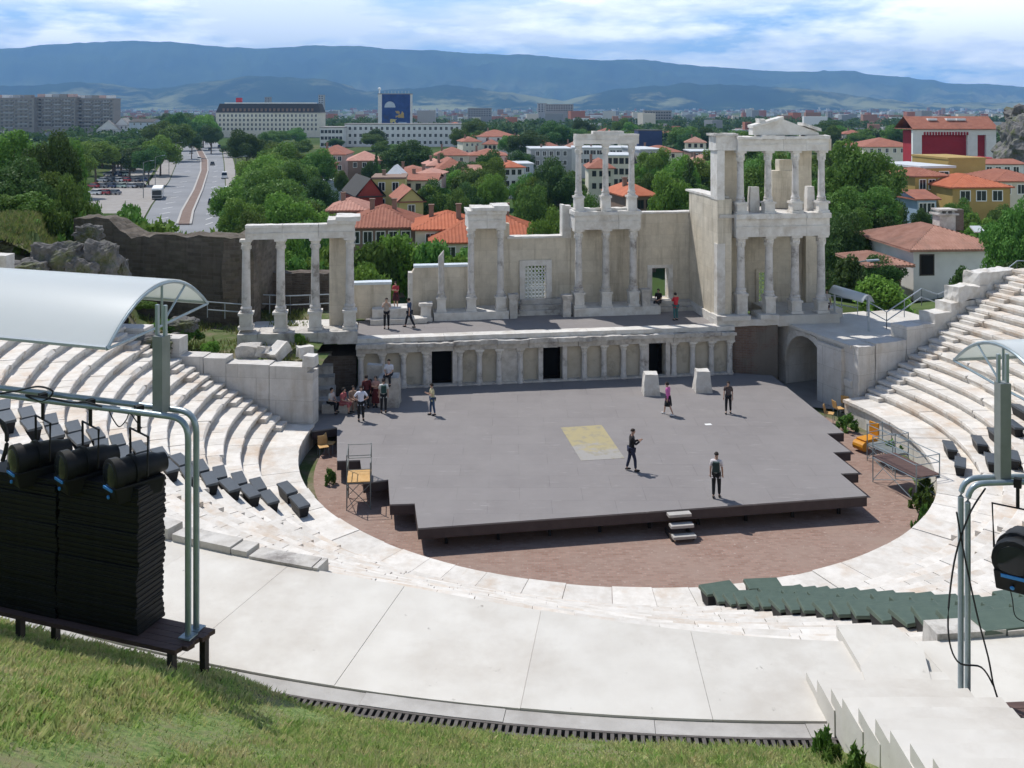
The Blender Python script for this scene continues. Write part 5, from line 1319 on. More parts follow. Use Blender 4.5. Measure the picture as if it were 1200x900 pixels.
xs = np.concatenate([np.arange(-110, -14, 1.6), np.arange(-14, 32, 1.6), np.arange(32, 260, 3.5)]); ys = np.concatenate([np.arange(20, 110, 1.6), np.arange(110, 340, 5)])
V = [(x, y, hill(x, y)) for x in xs for y in ys]; ny = len(ys)
Q = [(i * ny + j, (i + 1) * ny + j, (i + 1) * ny + j + 1, i * ny + j + 1) for i in range(len(xs) - 1) for j in range(ny - 1)]
M['hillside'] = mk('hillside', (.05, .09, .022), (.10, .135, .038), .5, 1, .9, stain=(.15, .135, .075), stain_s=.3, st=(.56, .68))
struct(mesh_np('hillside', np.array(V), np.array(Q), M['hillside']))
# mountains
sky_l = [(-500, 70), (-200, 60), (0, 57), (60, 52), (130, 48), (200, 49), (260, 55), (300, 57), (370, 53), (430, 55), (480, 58), (540, 62), (620, 64), (660, 68), (700, 70), (760, 70), (800, 76), (860, 80), (920, 84), (1000, 83), (1050, 89), (1100, 95), (1150, 98), (1200, 102), (1400, 106), (1800, 112)]
def lerp_l(L, x):
    if x <= L[0][0]: return L[0][1]
    for (a, c), (d, e) in zip(L, L[1:]):
        if x <= d: return c + (e - c) * (x - a) / (d - a)
    return L[-1][1]
mid_l = [(-500, 104), (0, 100), (90, 96), (180, 104), (290, 88), (380, 92), (430, 108), (520, 98), (600, 108), (660, 118), (720, 104), (800, 97), (880, 99), (960, 105), (1030, 115), (1100, 121), (1200, 118), (1800, 118)]
YM, YF = 11200., 7300.
def mount(px, Y):
    n = mn.fractal(Vector((px * .013, Y * .0011, 2)), .9, 2.1, 6)
    n2 = abs(mn.fractal(Vector((px * .02 + 30, Y * .0007, 9)), .8, 2.1, 5))
    zr = CAMZ - (lerp_l(sky_l, px) - HY) * YM / F; zf = CAMZ - (lerp_l(mid_l, px) - HY) * YF / F
    a = sm(8200, YM, Y) if Y < YM else 1 - .35 * sm(YM, 13600, Y); z1 = TOWN + (zr - TOWN) * a
    t = sm(6000, YF, Y) if Y < YF else 1 - sm(YF, 9300, Y); z2 = TOWN + (zf - TOWN) * t
    rough = (n * 60 - n2 * 150) * min(1, max(0, (Y - 6100) / 1600)) * (1 - .9 * math.exp(-((Y - YM) / 420) ** 2)) * (1 - .7 * math.exp(-((Y - YF) / 260) ** 2))
    z = max(z1 + rough, z2 + rough * .7)
    sk_ = mn.fractal(Vector((px * .03, 4, 2)), .8, 2, 5) * 9 * math.exp(-((Y - YM) / 420) ** 2)
    return max(TOWN - 3, z + sk_ if Y > 6050 else TOWN - 3)
pxs = np.arange(-560, 1790, 4.5); yy = np.concatenate([np.arange(5900, 11600, 130), np.arange(11600, 13700, 500)])
V = [((px - 600) * Y / F, Y, mount(px, Y)) for px in pxs for Y in yy]; ny = len(yy)
Q = [(i * ny + j, (i + 1) * ny + j, (i + 1) * ny + j + 1, i * ny + j + 1) for i in range(len(pxs) - 1) for j in range(ny - 1)]
def mountmat():
    m, nt, b = newmat('mountain_forest_cloud_shade'); v = coords(nt, 'Object'); b.inputs['Roughness'].default_value = 1; b.inputs['Specular IOR Level'].default_value = 0
    a = mixc(nt, ramp(nt, noise(nt, v, .0016, 8, .65), .40, .60), (.022, .042, .022), (.05, .08, .03))  # forest and meadow tones; dark patches also painted as cloud shadow
    sp = N(nt, 'ShaderNodeSeparateXYZ'); nt.links.new(v, sp.inputs[0])
    lowf = N(nt, 'ShaderNodeMapRange'); nt.links.new(sp.outputs[2], lowf.inputs[0]); lowf.inputs[1].default_value = 20; lowf.inputs[2].default_value = 330; lowf.inputs[3].default_value = 1; lowf.inputs[4].default_value = 0
    md = N(nt, 'ShaderNodeMath', operation='MULTIPLY'); nt.links.new(ramp(nt, noise(nt, v, .0011, 9, .7), .5, .58), md.inputs[0]); nt.links.new(lowf.outputs[0], md.inputs[1])
    nr = N(nt, 'ShaderNodeMapRange'); nt.links.new(sp.outputs[1], nr.inputs[0]); nr.inputs[1].default_value = 7000; nr.inputs[2].default_value = 9200; a = mixc(nt, nr.outputs[0], mixc(nt, 1.0, a, (.5, .56, .56), 'MULTIPLY'), a); col = mixc(nt, md.outputs[0], a, (.22, .22, .10)); nt.links.new(col, b.inputs['Base Color']); return m  # nearer ridge darkened in colour to stand in for cloud shadow
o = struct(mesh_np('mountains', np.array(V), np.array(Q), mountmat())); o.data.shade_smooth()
# air
hb = MB(); hb.box(-13500, 13500, -160, 14400, TOWN - 4.5, 900)
hm = bpy.data.materials.new('haze'); hm.use_nodes = True; nt = hm.node_tree; nt.nodes.remove(nt.nodes['Principled BSDF'])
pv_ = N(nt, 'ShaderNodeVolumePrincipled'); pv_.inputs['Color'].default_value = (.28, .56, 1, 1); pv_.inputs['Density'].default_value = HAZE = .000097; pv_.inputs['Anisotropy'].default_value = .0
nt.links.new(pv_.outputs[0], nt.nodes['Material Output'].inputs['Volume']); stuff(hb.build('haze', hm))

# ================================================================== trees
def leaves(pts, dirs, size, rs, asp=1.5):
    n = len(pts); nrm_ = dirs + rs.normal(0, .75, (n, 3)); nrm_ /= np.linalg.norm(nrm_, axis=1)[:, None]
    t = np.cross(nrm_, rs.normal(0, 1, (n, 3))); t /= np.linalg.norm(t, axis=1)[:, None] + 1e-9; b_ = np.cross(nrm_, t)
    s = size * rs.uniform(.6, 1.35, n)[:, None]
    V = np.stack([pts - t * s * .5 * asp, pts + b_ * s * .42, pts + t * s * .5 * asp, pts - b_ * s * .42 + nrm_ * s * .12], 1)
    return V.reshape(-1, 3)
def crown_pts(rs, lobes, n, shell=.55):
    C_ = np.array([l[0] for l in lobes]); Rr_ = np.array([l[1] for l in lobes]); wts = (Rr_.mean(axis=1)) ** 2; k = rs.choice(len(lobes), n, p=wts / wts.sum())
    d = rs.normal(0, 1, (n, 3)); d /= np.linalg.norm(d, axis=1)[:, None]
    r = shell + (1 - shell) * rs.uniform(0, 1, n) ** .6
    r *= 1 + .13 * np.sin(d[:, 0] * 9 + k) * np.cos(d[:, 1] * 8 + k * 2) + rs.normal(0, .05, n)
    return C_[k] + d * Rr_[k] * r[:, None], d
def tree_mesh(kind, seed, n):
    rs = np.random.RandomState(seed); L = []
    if kind == 'broad':
        for k in range(26):
            a = rs.uniform(0, 6.283); el = rs.uniform(-.55, 1); rr_ = rs.uniform(.55, 1) ; c = math.sqrt(max(0, 1 - el * el * .8))
            p_ = (.34 * rr_ * c * math.cos(a), .34 * rr_ * c * math.sin(a), .535 + .345 * el * rr_)
            q_ = rs.uniform(.075, .15); L.append((p_, (q_ * 1.1, q_ * 1.1, q_ * .85)))
        L.append(((0, 0, .6), (.24, .24, .24)))
    elif kind == 'tall':
        for k in range(22):
            a = rs.uniform(0, 6.283); z = rs.uniform(.22, .93); rm = .20 * math.sin(math.pi * min(1, (z + .12) / 1.15)) + .03
            q_ = rs.uniform(.06, .115); L.append(((rm * math.cos(a), rm * math.sin(a), z), (q_, q_, q_ * 1.2)))
    elif kind == 'conifer':
        for k in range(34):
            z = .12 + .84 * k / 33; rm = .17 * (1 - z) ** .8 + .01; a = rs.uniform(0, 6.283)
            L.append(((rm * .55 * math.cos(a), rm * .55 * math.sin(a), z), (rm * .8 + .012, rm * .8 + .012, .035)))
    elif kind == 'weed':
        for k in range(16):
            a = rs.uniform(0, 6.283); r_ = .45 * rs.uniform() ** .5; z = rs.uniform(.1, .85) * (1 - r_ * .9); q_ = rs.uniform(.05, .12); L.append(((r_ * math.cos(a), r_ * math.sin(a), z), (q_, q_, q_ * 1.6)))
    else:                                                  # bush
        for k in range(18):
            a = rs.uniform(0, 6.283); r_ = rs.uniform(0, .42); z = rs.uniform(.2, .72) * (1 - r_ * .6); q_ = rs.uniform(.13, .25)
            L.append(((r_ * math.cos(a), r_ * math.sin(a), z), (q_, q_, q_ * .9)))
    p_, d = crown_pts(rs, L, n)
    if kind == 'weed': d = d + np.array([0, 0, .0]); return leaves(p_, d, .085, rs, 2.6), L
    sz = {'broad': .0215, 'tall': .019, 'conifer': .016, 'bush': .05}[kind]
    return leaves(p_, d, sz, rs), L
def trunk_mesh(kind, L, seed):
    rr_ = random.Random(seed); b = MB(); top = {'broad': .42, 'tall': .8, 'conifer': .95, 'bush': .3, 'weed': .5}[kind]; r = {'broad': .022, 'tall': .016, 'conifer': .014, 'bush': .02, 'weed': .012}[kind]
    b.tube([(0, 0, -.06), (.004, .002, top * .4), (-.006, .004, top * .75), (0, 0, top)], r, 8, r * .45)
    for k in range(0, min(len(L), 14), 2):
        c = Vector(L[k][0]); z = min(top * .95, max(.12, c.z * .55)); b.tube([(0, 0, z), (c.x * .5, c.y * .5, (z + c.z) * .5 + .01), tuple(c)], r * .42, 5, r * .12)
    return b
PROT = {}
def proto(kind, mat, seed, n):
    key = (kind, mat, seed)
    if key not in PROT:
        V, L = tree_mesh(kind, seed, n); Q = np.arange(len(V)).reshape(-1, 4)
        me = mesh_np('crown', V, Q, M[mat]); md = me.data; bpy.data.objects.remove(me)
        t = trunk_mesh(kind, L, seed).build('trunk', M['bark'], smooth=True); td = t.data; bpy.data.objects.remove(t)
        PROT[key] = (md, td)
    return PROT[key]
VAR = {'broad': (1, 2, 3, 4), 'tall': (5, 6), 'conifer': (7,), 'bush': (8, 9, 10), 'weed': (11, 12, 13)}
NL = {'broad': 15000, 'tall': 12000, 'conifer': 11000, 'bush': 6500, 'weed': 650}
trr = random.Random(21)
def tree(lab, px, ytop, Y, wpx, kind='broad', mat='leaf_a', zb=None, cat='tree', grp=None, dxy=None):
    zt = CAMZ - (ytop - HY) * Y / F; X = (px - 600) * Y / F
    if zb is None: zb = max(TOWN, hill(X, Y) if Y < 335 and -110 < X < 255 else TOWN)
    if zb > 2 and X < -20 and kind == 'broad': zb -= 4.5
    h = zt - zb; w = wpx * Y / F
    wn_ = {'broad': .88, 'tall': .56, 'conifer': .36, 'bush': 1.1, 'weed': 1.0}[kind]
    hn = {'broad': .96, 'tall': 1.0, 'conifer': 1.0, 'bush': .9, 'weed': .95}[kind]
    if mat == 'weed': kind = 'weed'
    c_, t_ = proto(kind, mat, trr.choice(VAR[kind]), NL[kind])
    nm = {'broad': 'broadleaf_tree', 'tall': 'slender_tree', 'conifer': 'conifer_tree', 'bush': 'bush', 'weed': 'weed_clump'}[kind]
    root = thing(nm, lab, 'bush' if kind == 'bush' else 'weeds' if kind == 'weed' else cat, (X, Y, zb), trr.uniform(0, 6.28), grp)
    root.scale = (w / wn_, w / wn_ * trr.uniform(.85, 1.1), h / hn)
    for n_, me in (('crown', c_), ('trunk' if kind not in ('bush', 'weed') else 'stem', t_)):
        o = bpy.data.objects.new(n_, me); COL.objects.link(o); o.parent = root
    return root
T = tree
# left hill
for a in (('tall leafy tree at the left picture edge, highest on the left hill', 8, 138, 92, 105), ('rounded tree on the left hill, right of the edge tree', 62, 150, 88, 85), ('dark tree low on the left hill above the rocks', 18, 182, 70, 100),
          ('full tree in the middle of the left hill slope', 78, 186, 72, 80), ('small tree at the right foot of the left hill', 108, 208, 82, 55)):
    T(*a, 'broad', 'leaf_c' if 'dark' in a[0] or 'rounded' in a[0] else 'leaf_a')
for i, (x, y, Y, w) in enumerate(((14, 250, 60, 40), (34, 262, 55, 34), (62, 256, 58, 36), (84, 262, 56, 26), (112, 270, 55, 24), (24, 284, 50, 22), (128, 286, 52, 22), (88, 286, 50, 16), (150, 330, 51, 26), (170, 350, 52, 30), (192, 372, 51, 26), (228, 384, 50, 26))):
    T('small green shrub on the grassy left slope by the rocks, %s from the left' % ORD[(0, 2, 3, 4, 6, 1, 7, 5, 8, 9, 10, 11)[i]], x, y, Y, w, 'bush', ('leaf_a', 'leaf_b', 'weed')[i % 3], None if i < 5 else Pd(x, y + 14, Y).z, 'bush', 'shrubs on the left slope')
for a in (('low green bush on the hill edge above the grey rock', 34, 222, 60, 52), ('second low bush on the hill edge right of the first', 62, 230, 62, 46), ('low bush filling the gap beside the ruin wall', 92, 236, 62, 48), ('dark bush at the far left above the grass', 4, 222, 60, 52)): T(*a, 'bush', 'leaf_a')
T('bright bush growing behind the ruin wall, left one', 152, 214, 76, 84, 'bush', 'leaf_a', 1); T('bright low bush above the ruin wall, right one', 203, 235, 68, 112, 'bush', 'leaf_b', 1)
for i, a in enumerate(((132, 164, 330, 56), (152, 168, 320, 50), (112, 160, 300, 60), (174, 170, 290, 46), (142, 158, 360, 56), (188, 152, 330, 50), (208, 140, 420, 46), (205, 126, 520, 44), (238, 130, 560, 38), (185, 140, 470, 38), (222, 128, 700, 40), (88, 165, 250, 56), (60, 170, 230, 60))):
    T('roadside tree left of the road, %s of the row counted from the theatre' % ORD[[3, 5, 6, 1, 8, 9, 10, 12, 13, 11, 14, 2, 4][i]], *a, 'broad', ('leaf_a', 'leaf_c', 'leaf_b')[i % 3] if i != 3 else 'leaf_c', None, 'tree', 'trees left of the road')
for i, a in enumerate(((318, 198, 150, 100), (345, 222, 125, 95), (300, 234, 118, 70), (289, 150, 330, 52), (335, 166, 260, 75), (308, 178, 215, 70), (368, 172, 240, 60), (372, 205, 190, 55), (375, 255, 110, 60), (330, 262, 100, 70))):
    T('leafy tree right of the road behind the left colonnade, %s by nearness' % ORD[[4, 3, 2, 9, 8, 6, 7, 5, 1, 0][i]], *a, 'broad', ('leaf_a', 'leaf_b', 'leaf_a', 'leaf_c')[i % 4], None, 'tree', 'trees right of the road')
for i, a in enumerate(((352, 284, 72, 66), (388, 276, 74, 66), (440, 263, 74, 80), (478, 256, 76, 86), (520, 264, 75, 82), (545, 284, 72, 56), (318, 288, 70, 54), (430, 288, 68, 66))):
    T('bright green shrub behind the left colonnade and low walls, %s from the left' % ORD[[1, 2, 4, 5, 6, 7, 0, 3][i]], *a, 'bush', 'leaf_b' if i % 2 else 'leaf_a', 0, 'bush', 'shrubs behind the low walls')
for i, a in enumerate((('tree in the town left of the porch, leftmost with yellowish crown', 505, 206, 160, 55, 'leaf_b'), ('tree in the town left of the porch, dark and second from left', 545, 204, 165, 48, 'leaf_c'), ('bright upright tree in the town left of the porch', 578, 195, 170, 42, 'leaf_b'),
          ('broad tree behind the window wall', 622, 206, 140, 62, 'leaf_a'), ('dark broad tree just left of the porch', 652, 182, 180, 70, 'leaf_c'), ('tree directly behind the two-storey column bay', 690, 212, 135, 60, 'leaf_a'), ('low tree above the window wall coping', 640, 240, 105, 60, 'leaf_b'),
          ('large dark round tree among the red roofs', 479, 157, 290, 66, 'leaf_c'), ('dark tree clump in front of the far band, left part', 618, 152, 380, 52, 'leaf_c'), ('tall dark tree in front of the far band', 655, 140, 430, 60, 'leaf_c'), ('small tree between the grey building and the roofs', 401, 195, 230, 22, 'leaf_a'),
          ('tree before the white office building', 610, 175, 300, 40, 'leaf_c'), ('low tree between red roofs', 545, 178, 330, 28, 'leaf_a'),
          ('bright tree right of the porch columns', 795, 170, 170, 60, 'leaf_b'), ('broad bright tree above the right wall', 790, 196, 130, 76, 'leaf_b'), ('dark tree beside the tall conifer', 832, 205, 120, 46, 'leaf_c'), ('tree seen between the upper columns on the right', 752, 200, 180, 40, 'leaf_a'),
          ('large tree seen through the upper porch on the right', 888, 182, 120, 80, 'leaf_a'), ('huge tree right of the two-storey porch', 1012, 160, 110, 110, 'leaf_a'), ('tree seen high between the upper porch columns', 886, 152, 220, 66, 'leaf_a'), ('pale tree left of the upper porch', 846, 158, 300, 50, 'leaf_b'), ('dark tree at the foot of the huge right-hand tree', 985, 232, 84, 80, 'leaf_c'), ('round tree right of the huge tree above the houses', 1034, 206, 120, 52, 'leaf_c'), ('tree behind the porch pediment on the right', 955, 190, 130, 70, 'leaf_c'))):
    T(*a[:5], 'broad', a[5])
T('tall narrow dark conifer behind the right wall', 808, 184, 150, 34, 'conifer', 'leaf_c'); T('small dark cypress among the red roofs', 441, 172, 250, 9, 'conifer', 'leaf_c')
T('bright green bush below the white house on the terrace', 1035, 318, 62, 78, 'bush', 'leaf_b', 2.5); T('dark green bush beside the porch on the right', 992, 292, 68, 52, 'bush', 'leaf_c', 2); T('leafy tree at the right picture edge beside the white house', 1188, 226, 66, 78, 'broad', 'leaf_a', 1.0)
T('ivy covered bush beside the stepped wall on the right', 1128, 306, 63, 42, 'bush', 'leaf_c', 3.0); T('dark bush right of the ivy at the picture edge', 1192, 296, 64, 60, 'bush', 'leaf_c', 3.4); T('green bush among the ochre houses on the right', 1108, 238, 130, 40, 'bush', 'leaf_a'); T('small bush left of the ochre houses', 1145, 240, 125, 40, 'bush', 'leaf_b')
T('small green plant in the shade at the left side of the stage', 400, 432, 55.5, 22, 'bush', 'leaf_a', .9); T('green weed tuft growing below the left colonnade', 352, 388, 51.5, 16, 'bush', 'leaf_b', 3.45); T('weedy bush on the rubble ground left of the colonnade', 246, 396, 48.8, 26, 'bush', 'leaf_b', 3.6); T('low bush beside the canopy on the left slope', 208, 370, 50, 50, 'bush', 'leaf_a', 4.2)
T('green weed at the foot of the right pipe frame', 1146, 818, 13.85, 26, 'bush', 'weed', ZS - .1, 'bush'); T('bushy weed at the left side of the stone stair', 986, 862, 11.95, 52, 'bush', 'weed', 7.9)
T('tall weed clump beside the upper steps of the stone stair', 1006, 866, 11.2, 48, 'bush', 'weed', 8.2); T('small weed clump beside the lower steps of the stone stair', 964, 842, 12.6, 34, 'bush', 'weed', 7.6); T('tangle of weeds in the gutter by the grey scaffold', 1079, 558, 38.9, 30, 'bush', 'weed', 0); T('low weeds in the right gutter near the orange cart', 1046, 512, 44, 26, 'bush', 'weed', 0); T('green weeds right of the grey scaffold, against the tier wall', 1086, 556, 40.3, 22, 'bush', 'weed', 0); T('weed clump in front of the grey scaffold in the gutter', 1080, 584, 37.0, 24, 'bush', 'weed', 0); T('long weeds at the front of the right gutter', 1074, 600, 36.0, 20, 'bush', 'weed', 0); T('weeds by the orange chairs at the gateway', 994, 482, 48.2, 30, 'bush', 'weed', 0)
T('weeds in the left gutter beside the tiers', 386, 545, 41.5, 18, 'bush', 'weed', 0)
for lab, x0, x1, y0, y1, Y0, Y1, w0, w1, n, mats in (('broad tree filling the left hill', 0, 112, 150, 205, 70, 105, 60, 85, 7, 'ac'), ('tree in the grove between the left hill and the road', 84, 186, 158, 172, 310, 430, 36, 54, 13, 'aac'),
        ('tree in the dense clump right of the road', 272, 388, 165, 250, 112, 230, 60, 85, 11, 'aab'), ('tree along the far part of the road', 196, 262, 128, 150, 420, 760, 26, 40, 9, 'ac'), ('small tree among the red roofs of the town', 396, 560, 168, 222, 165, 330, 16, 30, 10, 'abc'),
        ('tree in the grove behind the window wall', 500, 700, 176, 226, 128, 230, 42, 64, 16, 'aabc'), ('tree in the grove right of the column bay', 748, 846, 172, 214, 120, 230, 44, 66, 9, 'abb'), ('tree in the big grove right of the porch', 868, 1018, 160, 214, 95, 190, 60, 90, 12, 'aac'),
        ('leafy tree low beside the right porch', 968, 1040, 222, 285, 74, 100, 44, 70, 7, 'ac'), ('tree between the ochre houses on the right', 1050, 1200, 232, 262, 95, 135, 26, 40, 7, 'abc'), ('tree of the belt before the office building and hotel', 240, 480, 150, 168, 420, 560, 24, 40, 14, 'aac'),
        ('tree of the far belt behind the stage wall', 480, 1060, 140, 156, 360, 560, 26, 44, 26, 'aac')):
    xs_ = sorted(trr.uniform(x0, x1) for q_ in range(n))
    for i, x in enumerate(xs_):
        f_ = trr.random(); T('%s, %s from the left' % (lab, ORD[i]), x, y0 + (y1 - y0) * (1 - f_) + trr.uniform(-6, 6), Y0 + (Y1 - Y0) * f_, trr.uniform(w0, w1), 'broad', 'leaf_' + trr.choice(mats), None, 'tree', lab.replace('tree', 'trees').replace('broad trees', 'broad trees'))
# far wooded band: one mass
rs = np.random.RandomState(5); VV = []
for k in range(800):
    Y = rs.uniform(470, 1250); px = rs.uniform(-420, 1500); X = (px - 600) * Y / F
    if 170 < px < 268 and Y < 800: continue
    if 236 < px < 390 and Y < 860: continue
    if 365 < px < 560 and Y < 620: continue
    if px < 150 and Y < 950 and Y > 600: Y = rs.uniform(950, 1250); X = (px - 600) * Y / F
    hgt = rs.uniform(8, 14); w = rs.uniform(8, 14)
    L = [((X + rs.uniform(-w, w) * .6, Y + rs.uniform(-w, w) * .6, TOWN + hgt * rs.uniform(.35, .75)), (w * .45, w * .45, hgt * .28)) for q_ in range(7)]
    p_, d = crown_pts(rs, L, 260); VV.append(leaves(p_, d, 1.9, rs))
V = np.concatenate(VV); o = mesh_np('far_woods', V, np.arange(len(V)).reshape(-1, 4), M['leaf_far'], kind='stuff'); tag(o, 'distant belt of trees across the town in front of the plain', 'woods')

# ================================================================== town buildings
def tileplane(b, e0, e1, t0_, t1_, pitch, amp=.05):
    """eave e0-e1, ridge t0_-t1_: ribs of half-round tiles running up the slope"""
    e0, e1, t0_, t1_ = map(Vector, (e0, e1, t0_, t1_)); L_ = (e1 - e0).length; d = (e1 - e0) / L_
    a = (t0_ - e0).dot(d); c = L_ - (t1_ - e0).dot(d); up = (t0_ - e0) - d * a; n = max(2, int(L_ / pitch))
    nn_ = d.cross(up).normalized()
    if nn_.z < 0: nn_ = -nn_
    for i in range(n):
        for h0 in (0, 1):
            s0 = L_ * (i + h0 * .5) / n; s1 = L_ * (i + h0 * .5 + .5) / n
            f = lambda s: min(1, s / a if a > 1e-3 else 1, (L_ - s) / c if c > 1e-3 else 1)
            am = [0, amp, 0] if h0 == 0 else [0, -amp * .5, 0]
            pts = [s0, (s0 + s1) / 2, s1]
            for q_ in range(2):
                sa, sb_ = pts[q_], pts[q_ + 1]; fa, fb = f(sa), f(sb_)
                b.quad(e0 + d * sa + nn_ * am[q_], e0 + d * sb_ + nn_ * am[q_ + 1], e0 + d * sb_ + up * fb + nn_ * am[q_ + 1], e0 + d * sa + up * fa + nn_ * am[q_])
def roof(kind, w, d, z, rh, mat, root, over=.5, pitch=None, ridge_along='x', name='roof'):
    b = MB(); W_, D_ = w / 2 + over, d / 2 + over; t = .18
    if kind == 'flat':
        b.box(-W_, W_, -D_, D_, z, z + .35); return b.build(name, mat, root)
    if ridge_along == 'y':
        pass
    if kind == 'hip':
        i = min(D_, W_ * .9); R0_, R1_ = (-W_ + i, 0, z + rh), (W_ - i, 0, z + rh)
        if W_ < D_: R0_ = R1_ = None; i = W_; R0_, R1_ = (0, -D_ + i, z + rh), (0, D_ - i, z + rh)
        c = [(-W_, -D_, z), (W_, -D_, z), (W_, D_, z), (-W_, D_, z)]
        if W_ >= D_: pl = [(c[0], c[1], R0_, R1_), (c[1], c[2], R1_, R1_), (c[2], c[3], R1_, R0_), (c[3], c[0], R0_, R0_)]
        else: pl = [(c[0], c[1], R0_, R0_), (c[1], c[2], R0_, R1_), (c[2], c[3], R1_, R1_), (c[3], c[0], R1_, R0_)]
    else:
        if ridge_along == 'x': c = [(-W_, -D_, z), (W_, -D_, z), (W_, D_, z), (-W_, D_, z)]; R0_, R1_ = (-W_, 0, z + rh), (W_, 0, z + rh); pl = [(c[0], c[1], R0_, R1_), (c[2], c[3], R1_, R0_)]
        else: c = [(-W_, -D_, z), (W_, -D_, z), (W_, D_, z), (-W_, D_, z)]; R0_, R1_ = (0, -D_, z + rh), (0, D_, z + rh); pl = [(c[1], c[2], R0_, R1_), (c[3], c[0], R1_, R0_)]
    b.box(-W_ + .03, W_ - .03, -D_ + .03, D_ - .03, z - t, z - .01)
    for e0_, e1_, q0_, q1_ in pl:
        if pitch: tileplane(b, e0_, e1_, q0_, q1_, pitch)
        else:
            b.quad(*([e0_, e1_, q1_, q0_] if q0_ != q1_ else [e0_, e1_, q1_]))
    return b.build(name, mat, root)
WPROTO = {}
def window_set(root, face, w, d, z0, fh, rows, cols, ww, wh, frame='white', margin=.08, skip=None, name='window', inset=0):
    key = (round(ww, 2), round(wh, 2), frame)
    if key not in WPROTO:
        b = MB(); t = min(.12, ww * .12)
        b.box(-ww / 2 - t, ww / 2 + t, -.05, .0, -wh / 2 - t, -wh / 2); b.box(-ww / 2 - t, ww / 2 + t, -.05, .0, wh / 2, wh / 2 + t); b.box(-ww / 2 - t, -ww / 2, -.05, .0, -wh / 2, wh / 2); b.box(ww / 2, ww / 2 + t, -.05, .0, -wh / 2, wh / 2); b.box(-.03, .03, -.04, .0, -wh / 2, wh / 2)
        o1 = b.build(name, M[frame]); b = MB(); b.box(-ww / 2, ww / 2, -.02, .01, -wh / 2, wh / 2); o2 = b.build('pane', M['glass'])
        WPROTO[key] = (o1.data, o2.data); bpy.data.objects.remove(o1); bpy.data.objects.remove(o2)
    m1, m2 = WPROTO[key]; L_ = w if face in ('f', 'b') else d
    for r_ in range(rows):
        for c_ in range(cols):
            if skip and (r_, c_) in skip: continue
            s_ = (-.5 + margin + (1 - 2 * margin) * ((c_ + .5) / cols)) * L_; z = z0 + fh * (r_ + .55)
            loc, rz = {'f': ((s_, -d / 2 - .005, z), 0), 'b': ((s_, d / 2 + .005, z), math.pi), 'l': ((-w / 2 - .005, s_, z), -math.pi / 2), 'r': ((w / 2 + .005, s_, z), math.pi / 2)}[face]
            o = bpy.data.objects.new(name, m1); COL.objects.link(o); o.parent = root; o.location = loc; o.rotation_euler = (0, 0, rz)
            p_ = bpy.data.objects.new('pane', m2); COL.objects.link(p_); p_.parent = o
def house(lab, x0, x1, ytop, yeave, Y, depth, wall, rkind, rmat, rows=2, cols=3, rz=0, rh=None, chim=1, zb=None, fh=2.9, cat='house', nm='house', wf='white', pitch=None, over=.5, ra='x', sides='f', ww=1.0, wh=1.4, grp=None):
    """picture columns x0..x1, ridge and eave heights read from the picture at depth Y"""
    w = (x1 - x0) * Y / F; X = ((x0 + x1) / 2 - 600) * Y / F
    ze = CAMZ - (yeave - HY) * Y / F; zr = CAMZ - (ytop - HY) * (Y + depth / 2) / F
    if zb is None: zb = max(TOWN, hill(X, Y + depth / 2) - 1.5 if Y < 330 and -110 < X < 255 else TOWN)
    root = thing(nm, lab, cat, (X, Y + depth / 2, zb), R(rz), grp); e = ze - zb
    b = MB()
    if rkind == 'gable':
        if ra == 'y':
            b.prism([(-w / 2, 0), (w / 2, 0), (w / 2, e), (0, zr - zb - .05), (-w / 2, e)], -depth / 2, depth / 2, 'y')
        else: b.prism([(-depth / 2, 0), (depth / 2, 0), (depth / 2, e), (0, zr - zb - .05), (-depth / 2, e)], -w / 2, w / 2, 'x')
    else: b.box(-w / 2, w / 2, -depth / 2, depth / 2, 0, e)
    b.build('wall', M[wall], root)
    rf = roof(rkind, w, depth, e + (.02 if rkind == 'gable' else 0), max(.5, zr - ze), M[rmat], root, over, pitch, ra)
    for k in range(chim):
        cx_ = (-.25 + .5 * k + trr.uniform(-.1, .1)) * w; b = MB(); zc_ = e + max(.5, zr - ze) * .35; b.box(cx_ - .3, cx_ + .3, -.3, .3, zc_, e + max(.5, zr - ze) + .7); b.box(cx_ - .38, cx_ + .38, -.38, .38, e + max(.5, zr - ze) + .7, e + max(.5, zr - ze) + .85); b.build('chimney', M['w_brown'], rf)
    for f_ in sides:
        cc = cols if f_ in 'fb' else max(1, int(cols * depth / w + .5))
        window_set(root, f_, w, depth, e - fh * rows, fh, rows, cc, ww, wh, wf)
    return root
H = house
H('big orange-roofed house close behind the stage wall', 500, 640, 246, 283, 112, 14, 'w_cream', 'hip', 'tile_orange', 1, 6, 6, chim=2, pitch=.42)
H('orange roofed wing left of the big orange-roofed house', 482, 560, 247, 268, 116, 10, 'w_cream', 'hip', 'tile_orange', 1, 3, 6, chim=1, pitch=.42)
H('long older red-roofed house behind the left colonnade', 398, 486, 240, 266, 120, 12, 'w_brown', 'hip', 'tile_red', 1, 5, 4, chim=2, pitch=.42)
H('small house with a faded roof below the red gabled house', 383, 425, 232, 246, 132, 9, 'w_brown', 'hip', 'tile_pink', 1, 2, 4, chim=1, pitch=.45)
H('pale yellow gable-fronted house', 459, 487, 218, 236, 150, 10, 'w_yellow', 'gable', 'tile_red', 1, 1, 14, chim=0, ra='y')
H('dark red gable-walled house with black roof edge', 404, 434, 206, 230, 158, 12, 'w_red', 'gable', 'roof_dark', 0, 1, 20, chim=0, ra='y')
H('ochre flat-roofed house with balconies between the roofs', 434, 472, 207, 210, 168, 10, 'w_yellow', 'flat', 'w_brown', 2, 2, 4, chim=1, over=.2)
